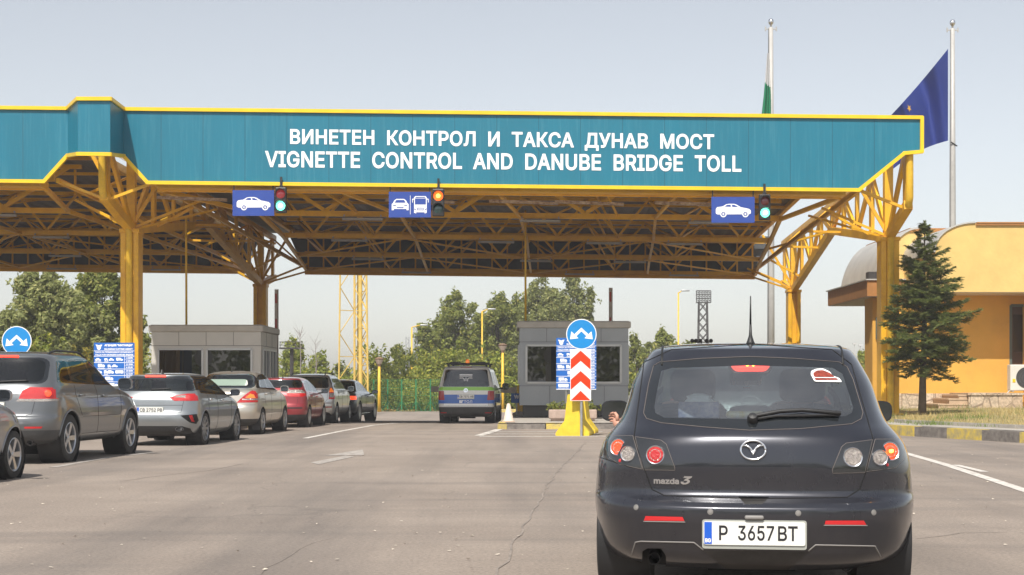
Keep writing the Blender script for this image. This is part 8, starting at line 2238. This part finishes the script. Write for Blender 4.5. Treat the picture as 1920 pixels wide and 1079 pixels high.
def people(HB, HBH):
    yaw = math.atan2(.136,.99)
    loc = (HB.location.x, HB.location.y, 0)
    def seated(dx, lean=0.0, **kw):
        J = dict(pelvis=(dx,.06,.56), chest=(dx,-.10,.93), neck=(dx,-.11,1.09), head=(dx,-.07,1.235), shoulder_l=(dx-.185,-.11,1.03), shoulder_r=(dx+.185,-.11,1.03), elbow_l=(dx-.25,.06,.80), elbow_r=(dx+.22,.06,.79), wrist_l=(dx-.18,.30,.86), wrist_r=(dx+.14,.31,.86), palm_l=(dx-.16,.37,.88), palm_r=(dx+.12,.38,.88),
                 hip_l=(dx-.09,.10,.54), hip_r=(dx+.09,.10,.54), knee_l=(dx-.14,.52,.60), knee_r=(dx+.14,.52,.60), ankle_l=(dx-.12,.80,.40), ankle_r=(dx+.12,.82,.40), toe_l=(dx-.12,.90,.38), toe_r=(dx+.12,.92,.38)); J.update(kw); return J
    # driver with the left forearm out of the window, hand by the mirror
    Wi = HBH.Wi
    pt = Wi @ P(1157, 788, 10.05)
    dx = -.36
    J = seated(dx, shoulder_l=(dx-.19,-.08,1.03), elbow_l=(-.80,.20,.985), wrist_l=(pt.x+.02, pt.y+.06, pt.z-.02), palm_l=(pt.x, pt.y, pt.z+.01), side_l=Vector((0,.2,1)), curl=(-1,.2,-.4))
    J['elbow_l'] = (-.78, .12, .975); J['wrist_l'] = (pt.x+.005, pt.y-.02, pt.z-.035); J['palm_l'] = (pt.x-.01, pt.y+.045, pt.z)
    person('driver of the dark hatchback resting a hand on the left window sill', loc, -yaw, J, shirt='shirt_dark')
    person('passenger with dark hair in the right front seat of the dark hatchback', loc, -yaw, seated(.36), shirt='shirt_dark')
    # man in a white shirt seated by the right pillar
    bx = P(1637, 720, 57.5); g = .42
    t = thing('bench', 'low bench with a white-shirted man behind the right yellow pillar', 'bench', (bx.x, 57.6, g)); b = MB(); b.box((bx.x-.7,57.4,g+.36),(bx.x+.7,57.85,g+.42)); b.build('seat', M['planter'], t)
    for sx in (-.6,.5):
        b = MB(); b.box((bx.x+sx,57.45,g-.1),(bx.x+sx+.1,57.8,g+.358)); b.build('leg', M['planter'], t)
    J = dict(pelvis=(0,.05,.53), chest=(0,0,.87), neck=(0,.02,1.05), head=(0,.06,1.19), shoulder_l=(-.19,0,.98), shoulder_r=(.19,0,.98), elbow_l=(-.25,.10,.72), elbow_r=(.25,.10,.72), wrist_l=(-.16,.30,.64), wrist_r=(.16,.30,.64), palm_l=(-.14,.37,.63), palm_r=(.14,.37,.63),
             hip_l=(-.09,.08,.52), hip_r=(.09,.08,.52), knee_l=(-.13,.48,.50), knee_r=(.13,.48,.50), ankle_l=(-.13,.52,.08), ankle_r=(.13,.52,.08), toe_l=(-.14,.64,.04), toe_r=(.14,.64,.04))
    person('man in a white shirt sitting on the bench behind the right yellow pillar', (bx.x, 57.55, g), R(180), J, shirt='shirt_white')
    # things on the parcel shelf
    lb = LOCAL
    t = thing('tissue_box', 'patterned dark blue tissue box on the rear shelf of the dark hatchback', 'tissue box', loc, -yaw); LOCAL.add(t.name)
    c = Wi @ P(1311, 765, 9.0)
    b = MB(); b.rbox((c.x,-1.40,1.052),(.24,.12,.095),.006,1); b.build('carton', M['tissue_blue'], t); b = MB(); A = Matrix.Translation((c.x,-1.40,1.10))
    b.lathe([(.07,.0),(.055,.02),(.06,.035),(.02,.05),(.001,.04)], A @ Matrix.Diagonal((1.3,.5,1,1)), 9); b.build('tissue', M['letter'], t)
    t = thing('snack_packet', 'yellow and white packet lying on the rear shelf of the dark hatchback', 'packet', loc, -yaw); LOCAL.add(t.name); c = Wi @ P(1395, 770, 9.0)
    b = MB(); b.rbox((c.x,-1.42,1.025),(.22,.10,.045),.02,2); b.build('wrapper', M['packet'], t, smooth=True)
M['tissue_blue'] = mat('patterned_carton', (.03,.05,.20), .5, col2=(.28,.28,.34), vscale=22); M['packet'] = mat('yellow_packet', (.55,.38,.06), .4, col2=(.6,.6,.55), vscale=14)
HB, HBH = dark_hatchback()
CARS = vehicles()
trees()
conifer()
station()
furniture()
people(HB, HBH)
# ================================================================ sky, sun, camera
SUN_EL, SUN_RIGHT = 54.0, 16.0         # elevation; light travels away from the viewer and this many degrees to the right
def world():
    w = bpy.data.worlds.new('World'); SC.world = w; w.use_nodes = True
    N = w.node_tree.nodes; L = w.node_tree.links; bg = N['Background']
    s = N.new('ShaderNodeTexSky'); s.sky_type = 'NISHITA'; s.sun_disc = False
    s.sun_elevation = R(SUN_EL); s.sun_rotation = R(180+SUN_RIGHT); s.air_density = 1.0; s.dust_density = 1.2; s.ozone_density = 1.0; s.altitude = 0
    hs = N.new('ShaderNodeHueSaturation'); hs.inputs['Saturation'].default_value = .40
    L.new(s.outputs['Color'], hs.inputs['Color']); tn = N.new('ShaderNodeMix'); tn.data_type = 'RGBA'; tn.blend_type = 'MULTIPLY'; tn.inputs[0].default_value = 1; tn.inputs[7].default_value = (1.0,.985,.965,1)
    L.new(hs.outputs['Color'], tn.inputs[6]); L.new(tn.outputs[2], bg.inputs['Color'])
    bg.inputs['Strength'].default_value = .115
    d = bpy.data.lights.new('sun', 'SUN'); d.energy = 4.2; d.angle = R(.55); d.color = (1,.95,.87)
    o = bpy.data.objects.new('sun', d); COL.objects.link(o)
    h = math.cos(R(SUN_EL))
    v = Vector((h*math.sin(R(SUN_RIGHT)), h*math.cos(R(SUN_RIGHT)), -math.sin(R(SUN_EL))))
    o.rotation_euler = v.to_track_quat('-Z', 'Y').to_euler(); o.location = (-20, -30, 60)
    c = bpy.data.cameras.new('camera'); co = bpy.data.objects.new('camera', c); COL.objects.link(co)
    co.location = CAM; co.rotation_euler = (R(90), 0, 0)
    c.sensor_width = 36; c.sensor_fit = 'HORIZONTAL'; c.lens = F/1920*36; c.shift_y = (HY-539.5)/1920; c.clip_start = .1; c.clip_end = 3000
    SC.camera = co
    vs = SC.view_settings; vs.view_transform = 'Standard'; vs.look = 'None'; vs.gamma = 1; vs.exposure = .42
    SC.cycles.max_bounces = 8; SC.cycles.transparent_max_bounces = 16; SC.cycles.glossy_bounces = 4; SC.cycles.diffuse_bounces = 5
world()

def haze():
    m = bpy.data.materials.new('thin_summer_haze'); m.use_nodes = True; N = m.node_tree.nodes; L = m.node_tree.links
    N.remove(N['Principled BSDF']); v = N.new('ShaderNodeVolumePrincipled'); v.inputs['Color'].default_value = (.93,.93,.95,1); v.inputs['Density'].default_value = .0008; v.inputs['Anisotropy'].default_value = -.15
    L.new(v.outputs['Volume'], N['Material Output'].inputs['Volume'])
    b = MB(); b.box((-285,-75,-1.2),(285,350,24)); kind(b.build('haze', m), 'stuff')
    SC.cycles.volume_bounces = 0
haze()
